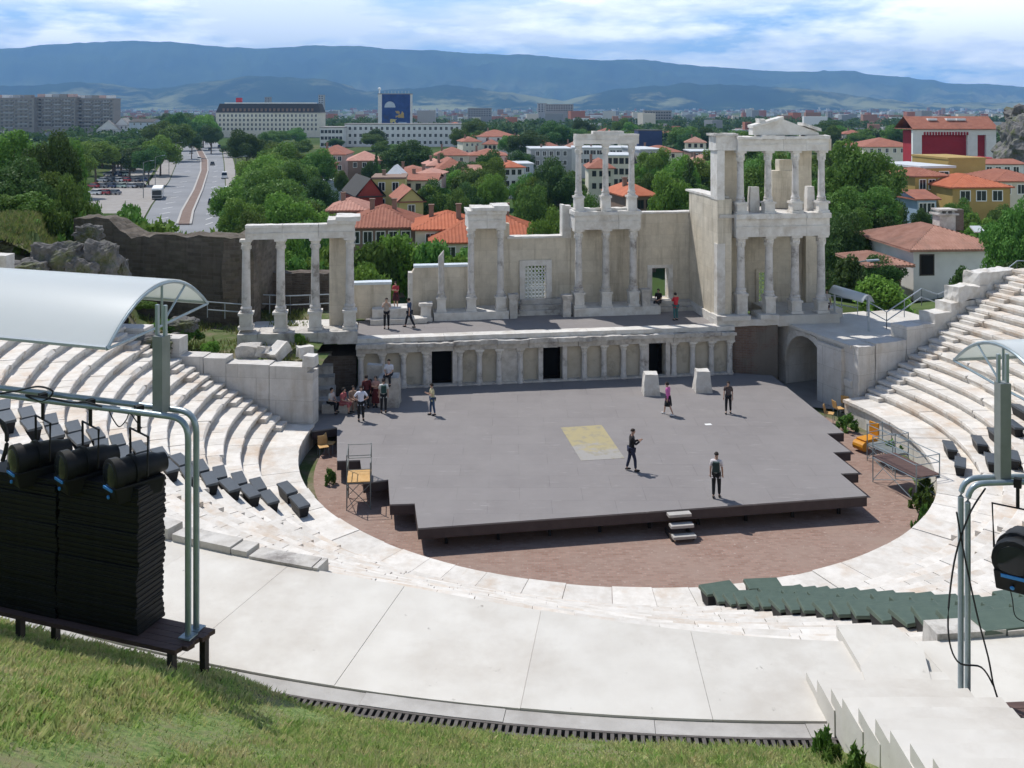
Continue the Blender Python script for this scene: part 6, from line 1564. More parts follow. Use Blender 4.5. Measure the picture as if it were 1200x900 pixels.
H('pale blue-grey flat-roofed block behind the roadside trees', 352, 393, 213, 216, 236, 18, 'w_bluegrey', 'flat', 'roof_metal', 0, 1, 4, chim=0, over=.2, cat='building', nm='building')
H('pink house with hipped red roof near the white office building', 372, 404, 170, 181, 300, 16, 'w_pink', 'hip', 'tile_red', 2, 4, 0)
H('brown-walled house right of the pink house', 404, 442, 177, 188, 285, 14, 'w_brown', 'hip', 'tile_pink', 1, 3, 8, chim=0)
H('dark red low block below the pink house', 372, 388, 192, 194, 262, 10, 'w_red', 'flat', 'w_red', 1, 1, 0, chim=0)
H('grey house with blue pyramid roof', 452, 470, 193, 208, 176, 8, 'w_grey', 'hip', 'roof_metal', 1, 1, 0, chim=0)
k = 0
for (x0, x1, yt, ye, Y, d, wl_, rk, rm, wh_) in ((462, 498, 194, 203, 200, 12, 'w_cream', 'hip', 'tile_red', 'left of the yellowish tree'), (486, 516, 197, 205, 190, 10, 'w_pink', 'hip', 'tile_pink', 'touching the yellowish tree'), (470, 512, 203, 211, 178, 10, 'w_cream', 'gable', 'tile_red', 'lowest of the middle cluster'),
        (508, 548, 172, 182, 300, 14, 'w_cream', 'hip', 'tile_red', 'with a long roof right of the round tree'), (506, 542, 184, 198, 235, 14, 'w_cream', 'hip', 'tile_red', 'below the long roof'), (531, 560, 193, 204, 215, 12, 'w_brown', 'gable', 'tile_brown', 'with a dark gable'),
        (496, 520, 186, 194, 240, 12, 'w_pink', 'hip', 'tile_pink', 'behind the round dark tree'), (549, 592, 174, 182, 270, 14, 'w_pink', 'hip', 'tile_red', 'three floors high with pinkish walls'), (556, 603, 152, 160, 430, 18, 'w_white', 'hip', 'tile_red', 'with white walls before the far trees'), (538, 560, 160, 166, 400, 14, 'w_cream', 'hip', 'tile_red', 'beside the office building'),
        (584, 610, 188, 196, 250, 10, 'w_white', 'hip', 'tile_orange', 'small and bright beside the trees'), (520, 545, 143, 147, 640, 16, 'w_cream', 'hip', 'tile_orange', 'far behind the office building'), (546, 562, 144, 148, 620, 14, 'w_cream', 'hip', 'tile_orange', 'far and next to the trees'), (655, 680, 157, 163, 460, 14, 'w_brown', 'hip', 'tile_brown', 'left of the porch top'), (724, 762, 214, 229, 138, 10, 'w_brown', 'hip', 'tile_orange', 'seen between the upper porch columns'),
        (812, 846, 181, 192, 300, 14, 'w_cream', 'hip', 'tile_brown', 'between the conifer and the right porch'), (690, 720, 185, 197, 225, 12, 'w_cream', 'hip', 'tile_red', 'seen left of the upper porch columns'), (750, 800, 170, 178, 330, 14, 'w_cream', 'hip', 'tile_red', 'behind the bright trees on the right')):
    T1 = H('red-roofed house in the town, ' + wh_, x0, x1, yt, ye, Y, d, wl_, rk, rm, 2 if Y > 200 else 1, 3, trr.uniform(-8, 14), chim=1, wf='shutter' if k % 3 else 'white', ww=.8, wh=1.15, grp='red-roofed houses of the town'); k += 1
for i, (x0, x1, yt, ye, Y, wl_, rm) in enumerate(((566, 584, 163, 169, 420, 'w_cream', 'tile_red'), (596, 618, 158, 164, 460, 'w_white', 'tile_pink'), (624, 650, 164, 171, 390, 'w_cream', 'tile_red'), (662, 684, 166, 173, 370, 'w_pink', 'tile_brown'), (700, 722, 150, 155, 540, 'w_cream', 'tile_red'), (730, 756, 160, 166, 440, 'w_cream', 'tile_pink'), (772, 800, 152, 157, 520, 'w_white', 'tile_red'), (806, 830, 160, 167, 400, 'w_cream', 'tile_brown'), (990, 1016, 152, 157, 480, 'w_cream', 'tile_red'), (1040, 1066, 150, 155, 520, 'w_white', 'tile_red'))):
    H('distant red-roofed house among the far trees, %s from the left' % ORD[i], x0, x1, yt, ye, Y, 12, wl_, 'hip', rm, 2, 3, trr.uniform(-10, 15), chim=1, wf='shutter', grp='distant red-roofed houses')
H('grey flat-roofed building left of the column bay', 620, 668, 172, 175, 300, 16, 'w_grey', 'flat', 'roof_metal', 2, 5, 4, chim=1, over=.2, cat='building', nm='building')
H('pale long low building behind the grey one', 584, 622, 190, 193, 262, 12, 'w_bluegrey', 'flat', 'roof_metal', 1, 4, 8, chim=0, over=.2, cat='building', nm='building')
H('beige three-storey block seen between the upper columns', 712, 745, 180, 183, 262, 16, 'w_cream', 'flat', 'roof_metal', 3, 4, -6, chim=0, over=.3, wf='shutter', cat='building', nm='building')
H('grey four-storey block right of the upper porch columns', 744, 772, 173, 176, 268, 18, 'w_grey', 'flat', 'roof_metal', 4, 3, 10, chim=0, over=.3, cat='building', nm='building', ww=1.8)
H('white glass-fronted block behind the upper porch columns', 672, 745, 172, 174, 320, 16, 'w_white', 'flat', 'roof_metal', 2, 8, -4, chim=1, over=.3, cat='building', nm='building', ww=1.8)
H('dark blue-clad building over the right-hand trees', 748, 776, 152, 153.5, 430, 14, 'w_darkblue', 'flat', 'roof_dark', 0, 1, 0, chim=0, over=.1, cat='building', nm='building')
H('long low building with a metal roof over the trees', 810, 848, 174, 178, 330, 14, 'w_brown', 'flat', 'roof_metal', 1, 5, 0, chim=0, over=.3, cat='building', nm='building')
# right-hand quarter
H('ochre town house with a red roof and white upper windows', 1068, 1111, 180, 197, 152, 12, 'w_ochre', 'flat', 'roof_metal', 2, 2, 12, chim=0, zb=-4, over=.3, ww=1.6, sides='fr')
H('lower ochre wing with a red tiled roof beside the ochre town house', 1064, 1108, 196, 206, 146, 8, 'w_ochre', 'hip', 'tile_red', 2, 3, 12, chim=0, zb=-4.5, pitch=.5)
H('plain ochre block behind the ochre town house', 1106, 1152, 183, 187, 165, 12, 'w_ochre', 'flat', 'w_ochre', 0, 1, 6, chim=0, zb=-4, over=.1)
H('ochre house with an orange tiled roof and three white windows', 1112, 1182, 203, 219, 140, 11, 'w_ochre', 'hip', 'tile_orange', 1, 3, 4, chim=0, zb=-4, pitch=.45, ww=1.4)
H('house with red roof at the right picture edge', 1168, 1225, 198, 212, 150, 12, 'w_cream', 'hip', 'tile_red', 1, 3, 0, chim=0, zb=-4, pitch=.5)
H('small pale blue house with an orange roof left of the ochre houses', 1070, 1094, 222, 233, 128, 7, 'w_blue', 'gable', 'tile_red', 1, 2, 8, chim=0, zb=-5)
H('white low house with red roof below the red pavilion', 1150, 1200, 186, 192, 185, 10, 'w_white', 'gable', 'tile_red', 1, 4, 0, chim=0, zb=-4)
H('long red-roofed building above the huge right-hand tree', 1012, 1076, 161, 172, 330, 20, 'w_cream', 'hip', 'tile_red', 1, 6, 0, chim=0, zb=-6)
wh_ = H('white house with a brown tiled hip roof behind the right-hand terrace', 1064, 1170, 262, 291, 76, 9.5, 'w_white', 'hip', 'tile_brown', 0, 1, 4, chim=0, zb=1.0, pitch=.26, over=.6)
b = MB(); b.box(-3.1, -1.9, -4.80, -4.70, 2.0, 3.7); o = b.build('window', M['shutter'], wh_); b = MB(); b.box(-2.98, -2.02, -4.83, -4.79, 2.1, 3.6); b.build('pane', M['dark'], o)
b = MB(); b.box(1.2, 2.6, .2, 1.4, 4.6, 6.2); b.box(1.0, 2.8, 0, 1.6, 6.2, 6.34); b.box(1.1, 2.7, .1, 1.5, 6.56, 6.7)
for x in (1.2, 1.75, 2.3): b.box(x, x + .2, .2, 1.4, 6.34, 6.56)
b.build('chimney', M['oldstone'], wh_); b = MB(); b.box(2.9, 3.7, .9, 1.6, 4.8, 6.6); b.build('chimney', M['brickbase'], wh_)
b = MB(); b.hexa([(2.9, -2.2, 5.0), (3.8, -2.2, 5.0), (3.8, -1.4, 5.4), (2.9, -1.4, 5.4)], [(2.9, -2.25, 5.1), (3.8, -2.25, 5.1), (3.8, -1.45, 5.5), (2.9, -1.45, 5.5)]); b.build('skylight', M['roof_metal'], wh_)
H('low tiled annex left of the white house', 1020, 1054, 296, 309, 74, 4.5, 'w_brown', 'hip', 'tile_brown', 0, 1, 4, chim=0, zb=1.0, pitch=.26, over=.8)
# red pavilion with white pillars
Yp = 232.; cx_ = (1119 - 600) * Yp / F; wp = 92 * Yp / F; zt_ = CAMZ - (151 - HY) * Yp / F; zb_ = CAMZ - (186 - HY) * Yp / F
pav = thing('red_pavilion', 'crimson pavilion with white end pillars and red gable roof on the right-hand hill', 'building', (cx_, Yp + 5, zb_ - 5), 0); e = zt_ - zb_ + 5
b = MB(); b.box(-wp / 2 + .6, wp / 2 - .6, -4, 4, 0, e - .5); b.build('wall', M['w_crimson'], pav)
for x in (-wp / 2, wp * .20, wp / 2 - 1.2): b = MB(); b.box(x - .6, x + 1.8 if x > -5 else x + 1.6, -4.8, -3.99, 0, e - .01); b.build('pillar', M['white'], pav)
b = MB(); b.box(-wp / 2, wp / 2, -4.9, -3.98, e - 1.5, e); b.build('beam', M['white'], pav)
b = MB()
for k in range(16): x = -wp / 2 + 2 + k * (wp - 8) / 16; b.box(x, x + .45, -5.0, -4.89, e - 1.5, e - .75)
b.build('dentil', M['w_crimson'], pav)
rf = roof('gable', wp, 9, e, 3.0, M['tile_red'], pav, 1.0); b = MB(); b.prism([(-4.5, e), (4.5, e), (0, e + 2.8)], wp / 2 - .3, wp / 2 + .2, 'x'); b.build('gable_wall', M['w_crimson'], pav)
for x in (-.22, .02, .15): b = MB(); b.obox((x * wp, -1.5), (1, 0), 0, 1.1, .8, e + 2.0, e + 2.5); b.build('skylight', M['white'], rf)
H('crimson-walled block below the red pavilion', 1142, 1168, 184, 187, 215, 8, 'w_crimson', 'flat', 'w_crimson', 0, 1, 0, chim=0, zb=-5, over=.2, cat='building', nm='building')
# rock at the right edge
def rockobj(lab, c, s_, seed, mat='rock', nm='rock'):
    b = MB(); b.rbox(-1, 1, -1, 1, -1, 1, .12, .0, 1, seed); out = []
    for v in b.v:
        q_ = Vector(v); L_ = max(abs(q_.x), abs(q_.y), abs(q_.z)); q_ = q_.lerp(q_.normalized() * 1.0, .55); n = mn.fractal(q_ * 1.3 + Vector((seed, seed * 2, 0)), .8, 2.1, 5); q_ = q_ * (1 + .34 * n); 
        st_ = mn.cell(q_ * 1.7 + Vector((seed, 0, 0))) * .07; out.append(tuple(q_ * (1 + st_)))
    b.v = [(x * s_[0], y * s_[1], z * s_[2]) for x, y, z in out]; o = b.build(nm, M[mat]); o.location = c; return tag(o, lab, 'rock')
rockobj('bare rock outcrop at the right picture edge above the houses', Pd(1215, 176, 205), (7, 7, 7), 3)
rockobj('dark leafy rock crest right of the pavilion', Pd(1208, 146, 215), (4.5, 5, 4), 9)
# rocks and turf on the left
for k, (x, y, Y, sx, sy, sz, lab) in enumerate(((70, 308, 47.5, 1.15, .9, 1.0, 'large pointed grey rock in the left outcrop'), (30, 318, 46.5, 1.1, .9, .55, 'low wide rock at the left of the outcrop'), (118, 310, 48, .85, .8, 1.05, 'tall split grey rock at the right end of the outcrop'), (138, 318, 48.8, .5, .5, .75, 'narrow rock beside the tall split one'),
                                 (95, 320, 47, .7, .6, .7, 'rock wedged between the pointed and split rocks'), (105, 274, 54, .7, .5, .5, 'pale angular boulder on the grass above the outcrop'), (180, 404, 47.6, 1.1, .9, .5, 'flat rock on the slope behind the canopy post'), (215, 380, 50, .7, .6, .35, 'small rock among weeds by the canopy'), (8, 292, 52, 1.1, .9, .45, 'mossy rock at the left picture edge'))):
    rockobj(lab, Pd(x, y, Y), (sx, sy, sz), k + 20)
b = MB(); p_ = Pd(3, 308, 45); b.rbox(-.7, .35, -.4, .4, -.45, .4, .3, .03, 1.5, 3); o = b.build('stone_block', M['marble']); o.location = p_; tag(o, 'squared white block at the left picture edge above the canopy', 'stone block')
def turf(name, lab, poly, zf, step, mat, n, hgt, wd):
    pass
# dark ruin wall
wa, wb_ = Pd(98, 254, 61), Pd(296, 280, 56.5); d = Vector((wb_.x - wa.x, wb_.y - wa.y, 0)); L_ = d.length; d.normalize()
b = MB(); b.rbox(0, L_, -.8, .8, 0, 1, .45, 0, 1, 3); out = []
tops = [(0, 254), (20, 253), (45, 257), (60, 270), (70, 276), (100, 274), (160, 275), (180, 277), (200, 278)]
for x, y, z in b.v:
    px = 98 + (296 - 98) * x / L_; Yh = wa.y + (wb_.y - wa.y) * x / L_; zt_ = CAMZ - (lerp_l([(98 + a, c) for a, c in tops], px) - HY) * Yh / F
    zt_ += .25 * mn.noise(Vector((x * 1.3, y, 0))); n = mn.noise_vector(Vector((x * .9, y * 2, z * 5))) * .12
    out.append((wa.x + d.x * x - d.y * (y + n.y), wa.y + d.y * x + d.x * (y + n.y), 2.2 + (zt_ - 2.2) * z))
b.v = out; o = b.build('ruin_wall', M['ruin'], None, (wa.x, wa.y, 2.2)); tag(o, 'tall dark brown ruined masonry wall left of the colonnade', 'wall')
b = MB(); wc = Pd(288, 300, 56.5); b.rbox(-1.2, .6, -.6, 5.5, -3.5, 1.0, .5, .15, .9, 6); o = b.build('ruin_wall', M['ruin']); o.location = wc; tag(o, 'broken end of the dark ruined wall just behind the left colonnade', 'wall')
b = MB(); wc = Pd(335, 340, 61); b.rbox(-2.6, 2.8, -.5, .5, -2, 1.2, .4, .12, 1, 8); o = b.build('ruin_wall', M['rubble']); o.location = wc; tag(o, 'low dark rubble wall seen between the colonnade columns', 'wall')
# rubble ground left of the colonnade
gx = np.arange(-34, -8.5, .7); gy = np.arange(43.5, 61, .7); V = []
def shelf(X, Y):
    dl = -(X - CX) * math.sin(R(TL)) * -1; nrm_ = -((X - CX) * -math.sin(R(TL)) + (Y - CY) * math.cos(R(TL)))   # distance beyond the tier ends
    k_ = X / Y; z = 3.55 + .9 * sm(-.34, -.38, k_) * (1 - sm(50, 54, Y)) + 3.0 * sm(-.385, -.425, k_) + 2.2 * sm(-.43, -.55, k_) + .8 * sm(49, 55, Y) * sm(-.42, -.48, k_)
    return z if nrm_ > .95 else -1.0
for x in gx:
    for y in gy: V.append((x, y, shelf(x, y) + .16 * mn.noise(Vector((x * .6, y * .6, 2))) + .08 * mn.noise(Vector((x * 2, y * 2, 4)))))
ny = len(gy); Q = []
for i in range(len(gx) - 1):
    for j in range(ny - 1):
        q_ = (i * ny + j, (i + 1) * ny + j, (i + 1) * ny + j + 1, i * ny + j + 1)
        if min(V[k][2] for k in q_) > 0 and not ((V[q_[0]][0] - OX) * sc_ + (V[q_[0]][1] - OY) * ss_ > -2.2 and -(V[q_[0]][0] - OX) * ss_ + (V[q_[0]][1] - OY) * sc_ < 1): Q.append(q_)
struct(mesh_np('rubble_terrace', np.array(V), np.array(Q), M['earth']))
bl = []
while len(bl) < 26000:                                   # rough grass on the left slope
    x, y = rnd.uniform(-40, -11), rnd.uniform(45, 68); dn = mn.noise(Vector((x * .4, y * .4, 7)))
    zz_ = max(shelf(x, y) if x > -34 and y < 60 else -1, hill(x, y) if x / y < -.42 else -1)
    if zz_ < 0 or (x / y > -.42 and rnd.random() > .35 + dn * 1.3): continue
    bl.append((x, y, zz_ + .16 * mn.noise(Vector((x * .6, y * .6, 2))) - .03, 1))
P = np.array(bl); nb = len(P); h = npr.uniform(.12, .38, nb); a = npr.uniform(0, 6.28, nb); wd = npr.uniform(.03, .06, nb); ca, sa = np.cos(a) * wd, np.sin(a) * wd; lb = npr.uniform(0, 6.28, nb); l = h * .5
V = np.zeros((nb, 4, 3)); z0_ = 0 * wd; V[:, 0] = P[:, :3] + np.stack([ca, sa, z0_], 1); V[:, 1] = P[:, :3] - np.stack([ca, sa, z0_], 1); V[:, 2] = P[:, :3] + np.stack([np.cos(lb) * l * .4 - ca * .5, np.sin(lb) * l * .4 - sa * .5, h * .6], 1); V[:, 3] = P[:, :3] + np.stack([np.cos(lb) * l, np.sin(lb) * l, h], 1)
tag(mesh_np('slope_grass', V.reshape(-1, 3), np.arange(nb * 4).reshape(nb, 4), M['slopeblade'], kind='stuff'), 'rough grass growing over the rocky slope at the left', 'grass')

# ------------------------------------------------------------------ large buildings
def slabblock(lab, x0, x1, ytop, Y, depth, wall, floors, cols, fh, zb=TOWN, rz=0, roofmat='w_conc', frame='w_conc', balcony=False, maxwin=100, ww=1.3, wh=1.5, nm='apartment_block', mans=None):
    w = (x1 - x0) * Y / F; X = ((x0 + x1) / 2 - 600) * Y / F; h = CAMZ - (ytop - HY) * Y / F - zb
    root = thing(nm, lab, 'building', (X, Y + depth / 2, zb), R(rz)); b = MB(); b.box(-w / 2, w / 2, -depth / 2, depth / 2, 0, h); b.build('wall', M[wall], root)
    b = MB(); b.box(-w / 2 - .3, w / 2 + .3, -depth / 2 - .3, depth / 2 + .3, h, h + .6); b.build('parapet', M[roofmat], root)
    vis_ = min(floors, max(1, maxwin // cols)); window_set(root, 'f', w, depth, h - fh * vis_ - .4, fh, vis_, cols, ww, wh, frame, .02)
    if balcony:
        for r_ in range(vis_):
            for c_ in range(0, cols, 3):
                b = MB(); s_ = (-.5 + .02 + .96 * ((c_ + 1) / cols)) * w; z = h - fh * (vis_ - r_) - .3; b.box(s_ - w / cols, s_ + w / cols, -depth / 2 - 1.4, -depth / 2 - .01, z, z + 1.0); b.build('balcony', M['w_conc' if (r_ + c_) % 2 else 'w_grey'], root)
    return root, w, h
for k, (x0, x1, yt) in enumerate(((-30, 40, 115.5), (40, 88, 114.5), (88, 133, 116))):
    rt_, w, h = slabblock('long grey-beige apartment slab at the far left, %s section' % ('left', 'middle', 'right')[k], x0, x1, yt, 760 + k * 6, 14, 'w_conc', 8, 12, 2.9, wh=1.5, ww=1.9, balcony=True)
    for q_ in range(5): b = MB(); x = -w / 2 + (q_ + .6) * w / 5.4; b.box(x - 3, x + 2.5, -3, 3, h + .6, h + 3.0); b.build('roof_hut', M[('w_conc', 'w_pink', 'w_white', 'w_grey')[(q_ + k) % 4]], rt_)
ho, w, h = slabblock('long cream hotel with a dark mansard roof beyond the road', 253, 375, 132.5, 745, 22, 'w_cream', 4, 25, 3.5, wh=2.0, ww=1.3, frame='white', nm='hotel')
b = MB(); b.hexa([(-w / 2, -11, h + .6), (w / 2, -11, h + .6), (w / 2, 11, h + .6), (-w / 2, 11, h + .6)], [(-w / 2 + 2, -8, h + 7.4), (w / 2 - 2, -8, h + 7.4), (w / 2 - 2, 8, h + 7.4), (-w / 2 + 2, 8, h + 7.4)]); mf = b.build('mansard_roof', M['roof_dark'], ho)
b = MB(); b.box(-w / 2 + 6, w / 2 - 6, -8.3, 8, h + 7.4, h + 8.3); b.build('roof_rim', M['white'], mf)
for k in range(22): b = MB(); x = -w / 2 + 6 + k * (w - 12) / 21; b.box(x - .8, x + .8, -11.2, -9, h + 1.4, h + 3.6); b.build('dormer', M['w_brown'], mf)
b = MB(); b.box(-w / 2 + 13, -w / 2 + 17, -2, 2, h + 8.3, h + 12); b.build('red_sign', M['w_crimson'], ho)
slabblock('white four-storey office building in the middle of the town', 404, 548, 146, 572, 16, 'w_white', 3, 22, 4.2, ww=1.5, wh=1.9, frame='white', nm='office_building', maxwin=70)
slabblock('white wing with a slanting roof line at the left end of the office building', 375, 402, 150, 560, 24, 'w_white', 3, 6, 3.8, ww=1.6, wh=1.8, frame='w_grey', nm='office_building')
rt_, w, h = slabblock('tall block with a big blue painted wall above the office building', 443, 481, 110.5, 690, 14, 'w_white', 1, 1, 3, nm='tower_block', maxwin=0)
for o in list(rt_.children):
    if o.name.startswith('window'):
        for g_ in list(o.children): bpy.data.objects.remove(g_)
        bpy.data.objects.remove(o)
b = MB(); b.box(-w / 2 + 2.8, w / 2 - .2, -7.12, -7.01, 1, h); mu = b.build('painted_wall', mk('mural_blue', (.018, .045, .15), (.03, .07, .22), .25, .8), rt_)
b = MB()
n = 14; pts_ = [(4.4 * math.cos(math.pi * k / n), 4.4 * math.sin(math.pi * k / n)) for k in range(n + 1)]; b.prism([(-w / 2 + 8.6 + x * .9, h - 9.5 + z) for x, z in pts_], -7.15, -7.125, 'y'); b.build('pale_half_disc', M['w_bluegrey'], mu)
for (x0, x1, z0, z1, mm) in ((1, 7, -17, -12, 'w_ochre'), (-3, 2, -24, -18, 'w_yellow'), (2, 9, -27, -20, 'w_blue'), (-8, -4, -20, -15, 'w_darkblue')):
    b = MB(); b.rbox(x0, x1, -7.16, -7.125, h + z0, h + z1, 1.2, .35, .5, 3); b.build('colour_patch', M[mm], mu)
b = MB(); b.tube([(-w / 2 + .8, -5, h), (-w / 2 + .8, -5, h + 4)], .5, 8); b.ball((-w / 2 + .8, -5, h + 4), 1.1, 1.1, 1.1); b.build('roof_mast', M['white'], rt_)
for k in range(8): b = MB(); x = -w / 2 + 4 + k * 2.5; b.tube([(x, 0, h + .6), (x, 0, h + 2.6)], .14, 5); b.build('aerial', M['steel'], rt_)
for (x0, x1, yt, Y, lab) in ((639, 672, 122.5, 1350, 'pale slab block on the far edge of the town'), (1000 - 30, 976, 131, 1900, 'slim far tower right of the porch'), (984, 989, 131.5, 2000, 'second slim far tower right of the porch'), (373, 379, 111.5, 1500, 'dark far tower behind the hotel'), (310, 316, 114, 1700, 'far tower above the hotel roof'), (755, 787, 130, 1100, 'grey wide block before the plain in the middle'), (630, 641, 121.5, 1420, 'dark block left of the pale slab block'), (548, 576, 127, 1500, 'white industrial hall on the far plain')):
    slabblock(lab, x0, x1, yt, Y, 14, 'w_grey' if 'dark' in lab else 'w_conc', 4, max(2, int((x1 - x0) / 3)), 3.2, ww=2.0, wh=1.6, frame='w_conc', nm='tower_block', maxwin=40)
for k, (x0, x1, yt, ye, Y, lab) in enumerate(((110, 135, 141, 152, 600, 'white gabled house before the apartment slab, left one'), (133, 150, 138, 147, 610, 'white gabled house before the apartment slab, middle one'), (152, 182, 139, 143, 590, 'blue-walled house before the apartment slab'))):
    H(lab, x0, x1, yt, ye, Y, 12, 'w_white' if k < 2 else 'w_bluegrey', 'gable', 'roof_dark' if k == 2 else 'w_conc', 2, 3, 20 - 15 * k, chim=0, ra='y' if k < 2 else 'x')
# far town, too many to count
rs = np.random.RandomState(9); b = MB()
for k in range(2600):
    Y = 760 + 5400 * rs.uniform() ** 1.35; px = rs.uniform(-60, 1260)
    if Y < 800 and (170 < px < 400): continue
    X = (px - 600) * Y / F; w = rs.uniform(6, 20); d = rs.uniform(6, 12); h = rs.choice([4, 6, 8, 12, 17], p=[.36, .34, .2, .07, .03]) * rs.uniform(.8, 1.2)
    b.obox((X, Y), (1, rs.uniform(-.4, .4)), 0, w / 2, d / 2, TOWN, TOWN + h)
me = bpy.data.meshes.new('far_town'); me.from_pydata(b.v, [], b.f)
def townmat():
    m, nt, bb = newmat('far_town'); g_ = N(nt, 'ShaderNodeNewGeometry'); r_ = N(nt, 'ShaderNodeValToRGB'); r_.color_ramp.interpolation = 'CONSTANT'; e = r_.color_ramp.elements
    cols = [(.50, .49, .46), (.36, .14, .09), (.32, .31, .30), (.55, .50, .42), (.66, .66, .65), (.30, .16, .11), (.24, .25, .26)]
    e[0].position = 0; e[0].color = rgba(cols[0]); e[1].position = 1 / 7; e[1].color = rgba(cols[1])
    for i in range(2, 7): q_ = e.new(i / 7); q_.color = rgba(cols[i])
    nt.links.new(g_.outputs['Random Per Island'], r_.inputs[0]); nt.links.new(r_.outputs[0], bb.inputs['Base Color']); bb.inputs['Roughness'].default_value = .9; return m
me.materials.append(townmat()); o = bpy.data.objects.new('far_town', me); COL.objects.link(o); stuff(o); tag(o, 'mass of tiny distant buildings spread over the plain', 'town')

# ------------------------------------------------------------------ road and traffic
def strip(name, L_, R_, z, mat):
    b = MB(); l = [Pz(x, y, z) for x, y in L_]; r = [Pz(x, y, z) for x, y in R_]
    for i in range(len(l) - 1): b.quad(l[i], r[i], r[i + 1], l[i + 1])
    return struct(b.build(name, mat))
TL_ = TOWN
strip('road', [(160, 275), (179, 240), (199, 212), (214, 175), (218, 160), (219, 150), (221, 145)], [(270, 275), (267, 255), (264, 220), (262, 190), (259, 172), (246, 158), (236, 145)], TL_ + .02, M['asphalt'])
strip('pavement', [(120, 275), (150, 240), (176, 212), (200, 175), (208, 158)], [(157, 275), (177, 240), (198, 212), (213, 175), (217, 160)], TL_ + .14, M['pave'])
strip('pavement', [(271, 275), (268, 255), (265, 220), (263, 190), (260, 172)], [(300, 275), (290, 255), (280, 220), (274, 190), (268, 172)], TL_ + .14, M['pave'])
strip('parking_lot', [(60, 250), (96, 235), (118, 210), (140, 190)], [(150, 250), (160, 235), (174, 210), (186, 190)], TL_ + .016, M['pave'])
ml = [(209, 262), (214, 247), (228, 222), (236, 200), (236, 188), (230, 175), (222, 163)]; mr = [(222, 262), (225, 247), (236, 222), (243, 200), (243, 188), (236, 175), (226, 163)]
b = MB(); l = [Pz(x, y, TL_ + .3) for x, y in ml]; r = [Pz(x, y, TL_ + .3) for x, y in mr]
for i in range(len(l) - 1): b.hexa([(*l[i].xy, TL_), (*r[i].xy, TL_), (*r[i + 1].xy, TL_), (*l[i + 1].xy, TL_)], [l[i], r[i], r[i + 1], l[i + 1]])
struct(b.build('road_median', M['median']))
b = MB()
for A_, s_ in ((l, -1), (r, 1)):
    for i in range(len(A_) - 1):
        p_, q_ = A_[i], A_[i + 1]; dd = (q_ - p_).normalized(); n_ = Vector((dd.y, -dd.x, 0)) * .45 * s_
        b.hexa([(*p_.xy, TL_), (*(p_ + n_).xy, TL_), (*(q_ + n_).xy, TL_), (*q_.xy, TL_)], [(p_.x, p_.y, TL_ + .36), ((p_ + n_).x, (p_ + n_).y, TL_ + .36), ((q_ + n_).x, (q_ + n_).y, TL_ + .36), (q_.x, q_.y, TL_ + .36)])
struct(b.build('median_kerb', M['concrete']))
b = MB()
for t in np.linspace(0, 1, 16):
    y = 262 - 92 * t; xl = lerp_l([(-y_, x_) for x_, y_ in mr][:], -y); xr = lerp_l([(-275, 270), (-255, 267), (-220, 264), (-190, 262), (-172, 259)], -y)
    p_ = Pz((xl + xr) / 2, y, TL_ + .026); b.obox((p_.x, p_.y), (.05, 1), 0, 2.0, .1, TL_ + .022, TL_ + .028)
    xl = lerp_l([(-275, 160), (-240, 179), (-212, 199), (-175, 214), (-160, 218)], -y); xr = lerp_l([(-y_, x_) for x_, y_ in ml], -y); p_ = Pz((xl + xr) / 2, y, TL_ + .026); b.obox((p_.x, p_.y), (.25, 1), 0, 2.0, .1, TL_ + .022, TL_ + .028)
struct(b.build('lane_marking', M['paint']))
CARM = {}
def carpaint(c):
    if c not in CARM: CARM[c] = mk('car_paint', c, rough=.25, spec=.6)
    return CARM[c]
def car(lab, px, py, col, rz, van=False, grp='cars on the road'):
    p_ = Pz(px, py, TL_ + .03); root = thing('parked_van' if van else 'car', lab, 'van' if van else 'car', tuple(p_), rz, grp)
    L_, Wd, hb_, hc = (5.2, 1.95, 1.2, 2.2) if van else (4.3, 1.76, .92, 1.45)
    b = MB(); b.hexa([(-Wd / 2, -L_ / 2, .28), (Wd / 2, -L_ / 2, .28), (Wd / 2, L_ / 2, .28), (-Wd / 2, L_ / 2, .28)], [(-Wd / 2 * .94, -L_ / 2 * .97, hb_), (Wd / 2 * .94, -L_ / 2 * .97, hb_), (Wd / 2 * .94, L_ / 2 * .97, hb_ - .08), (-Wd / 2 * .94, L_ / 2 * .97, hb_ - .08)])
    b.build('body', carpaint(col), root, bevel=.12)
    y0, y1 = (-L_ / 2 + .1, L_ / 2 - 1.2) if van else (-L_ / 2 + .5, L_ / 2 - 1.25)
    b = MB(); b.hexa([(-Wd / 2 * .9, y0, hb_ - .05), (Wd / 2 * .9, y0, hb_ - .05), (Wd / 2 * .9, y1 + .3, hb_ - .05), (-Wd / 2 * .9, y1 + .3, hb_ - .05)], [(-Wd / 2 * .76, y0 + .35, hc - .05), (Wd / 2 * .76, y0 + .35, hc - .05), (Wd / 2 * .76, y1 - .35, hc - .05), (-Wd / 2 * .76, y1 - .35, hc - .05)]); b.build('window_band', M['glass'], root)
    b = MB(); b.box(-Wd / 2 * .75, Wd / 2 * .75, y0 + .36, y1 - .36, hc - .052, hc); b.build('roof', carpaint(col), root, bevel=.02)
    for x in (-Wd / 2 + .1, Wd / 2 - .1):
        for y in (-L_ * .31, L_ * .31): b = MB(); b.tube([(x - .1, y, .32), (x + .1, y, .32)], .32, 12); b.build('wheel', M['rubber'], root)
    return root
up_r = R(0)
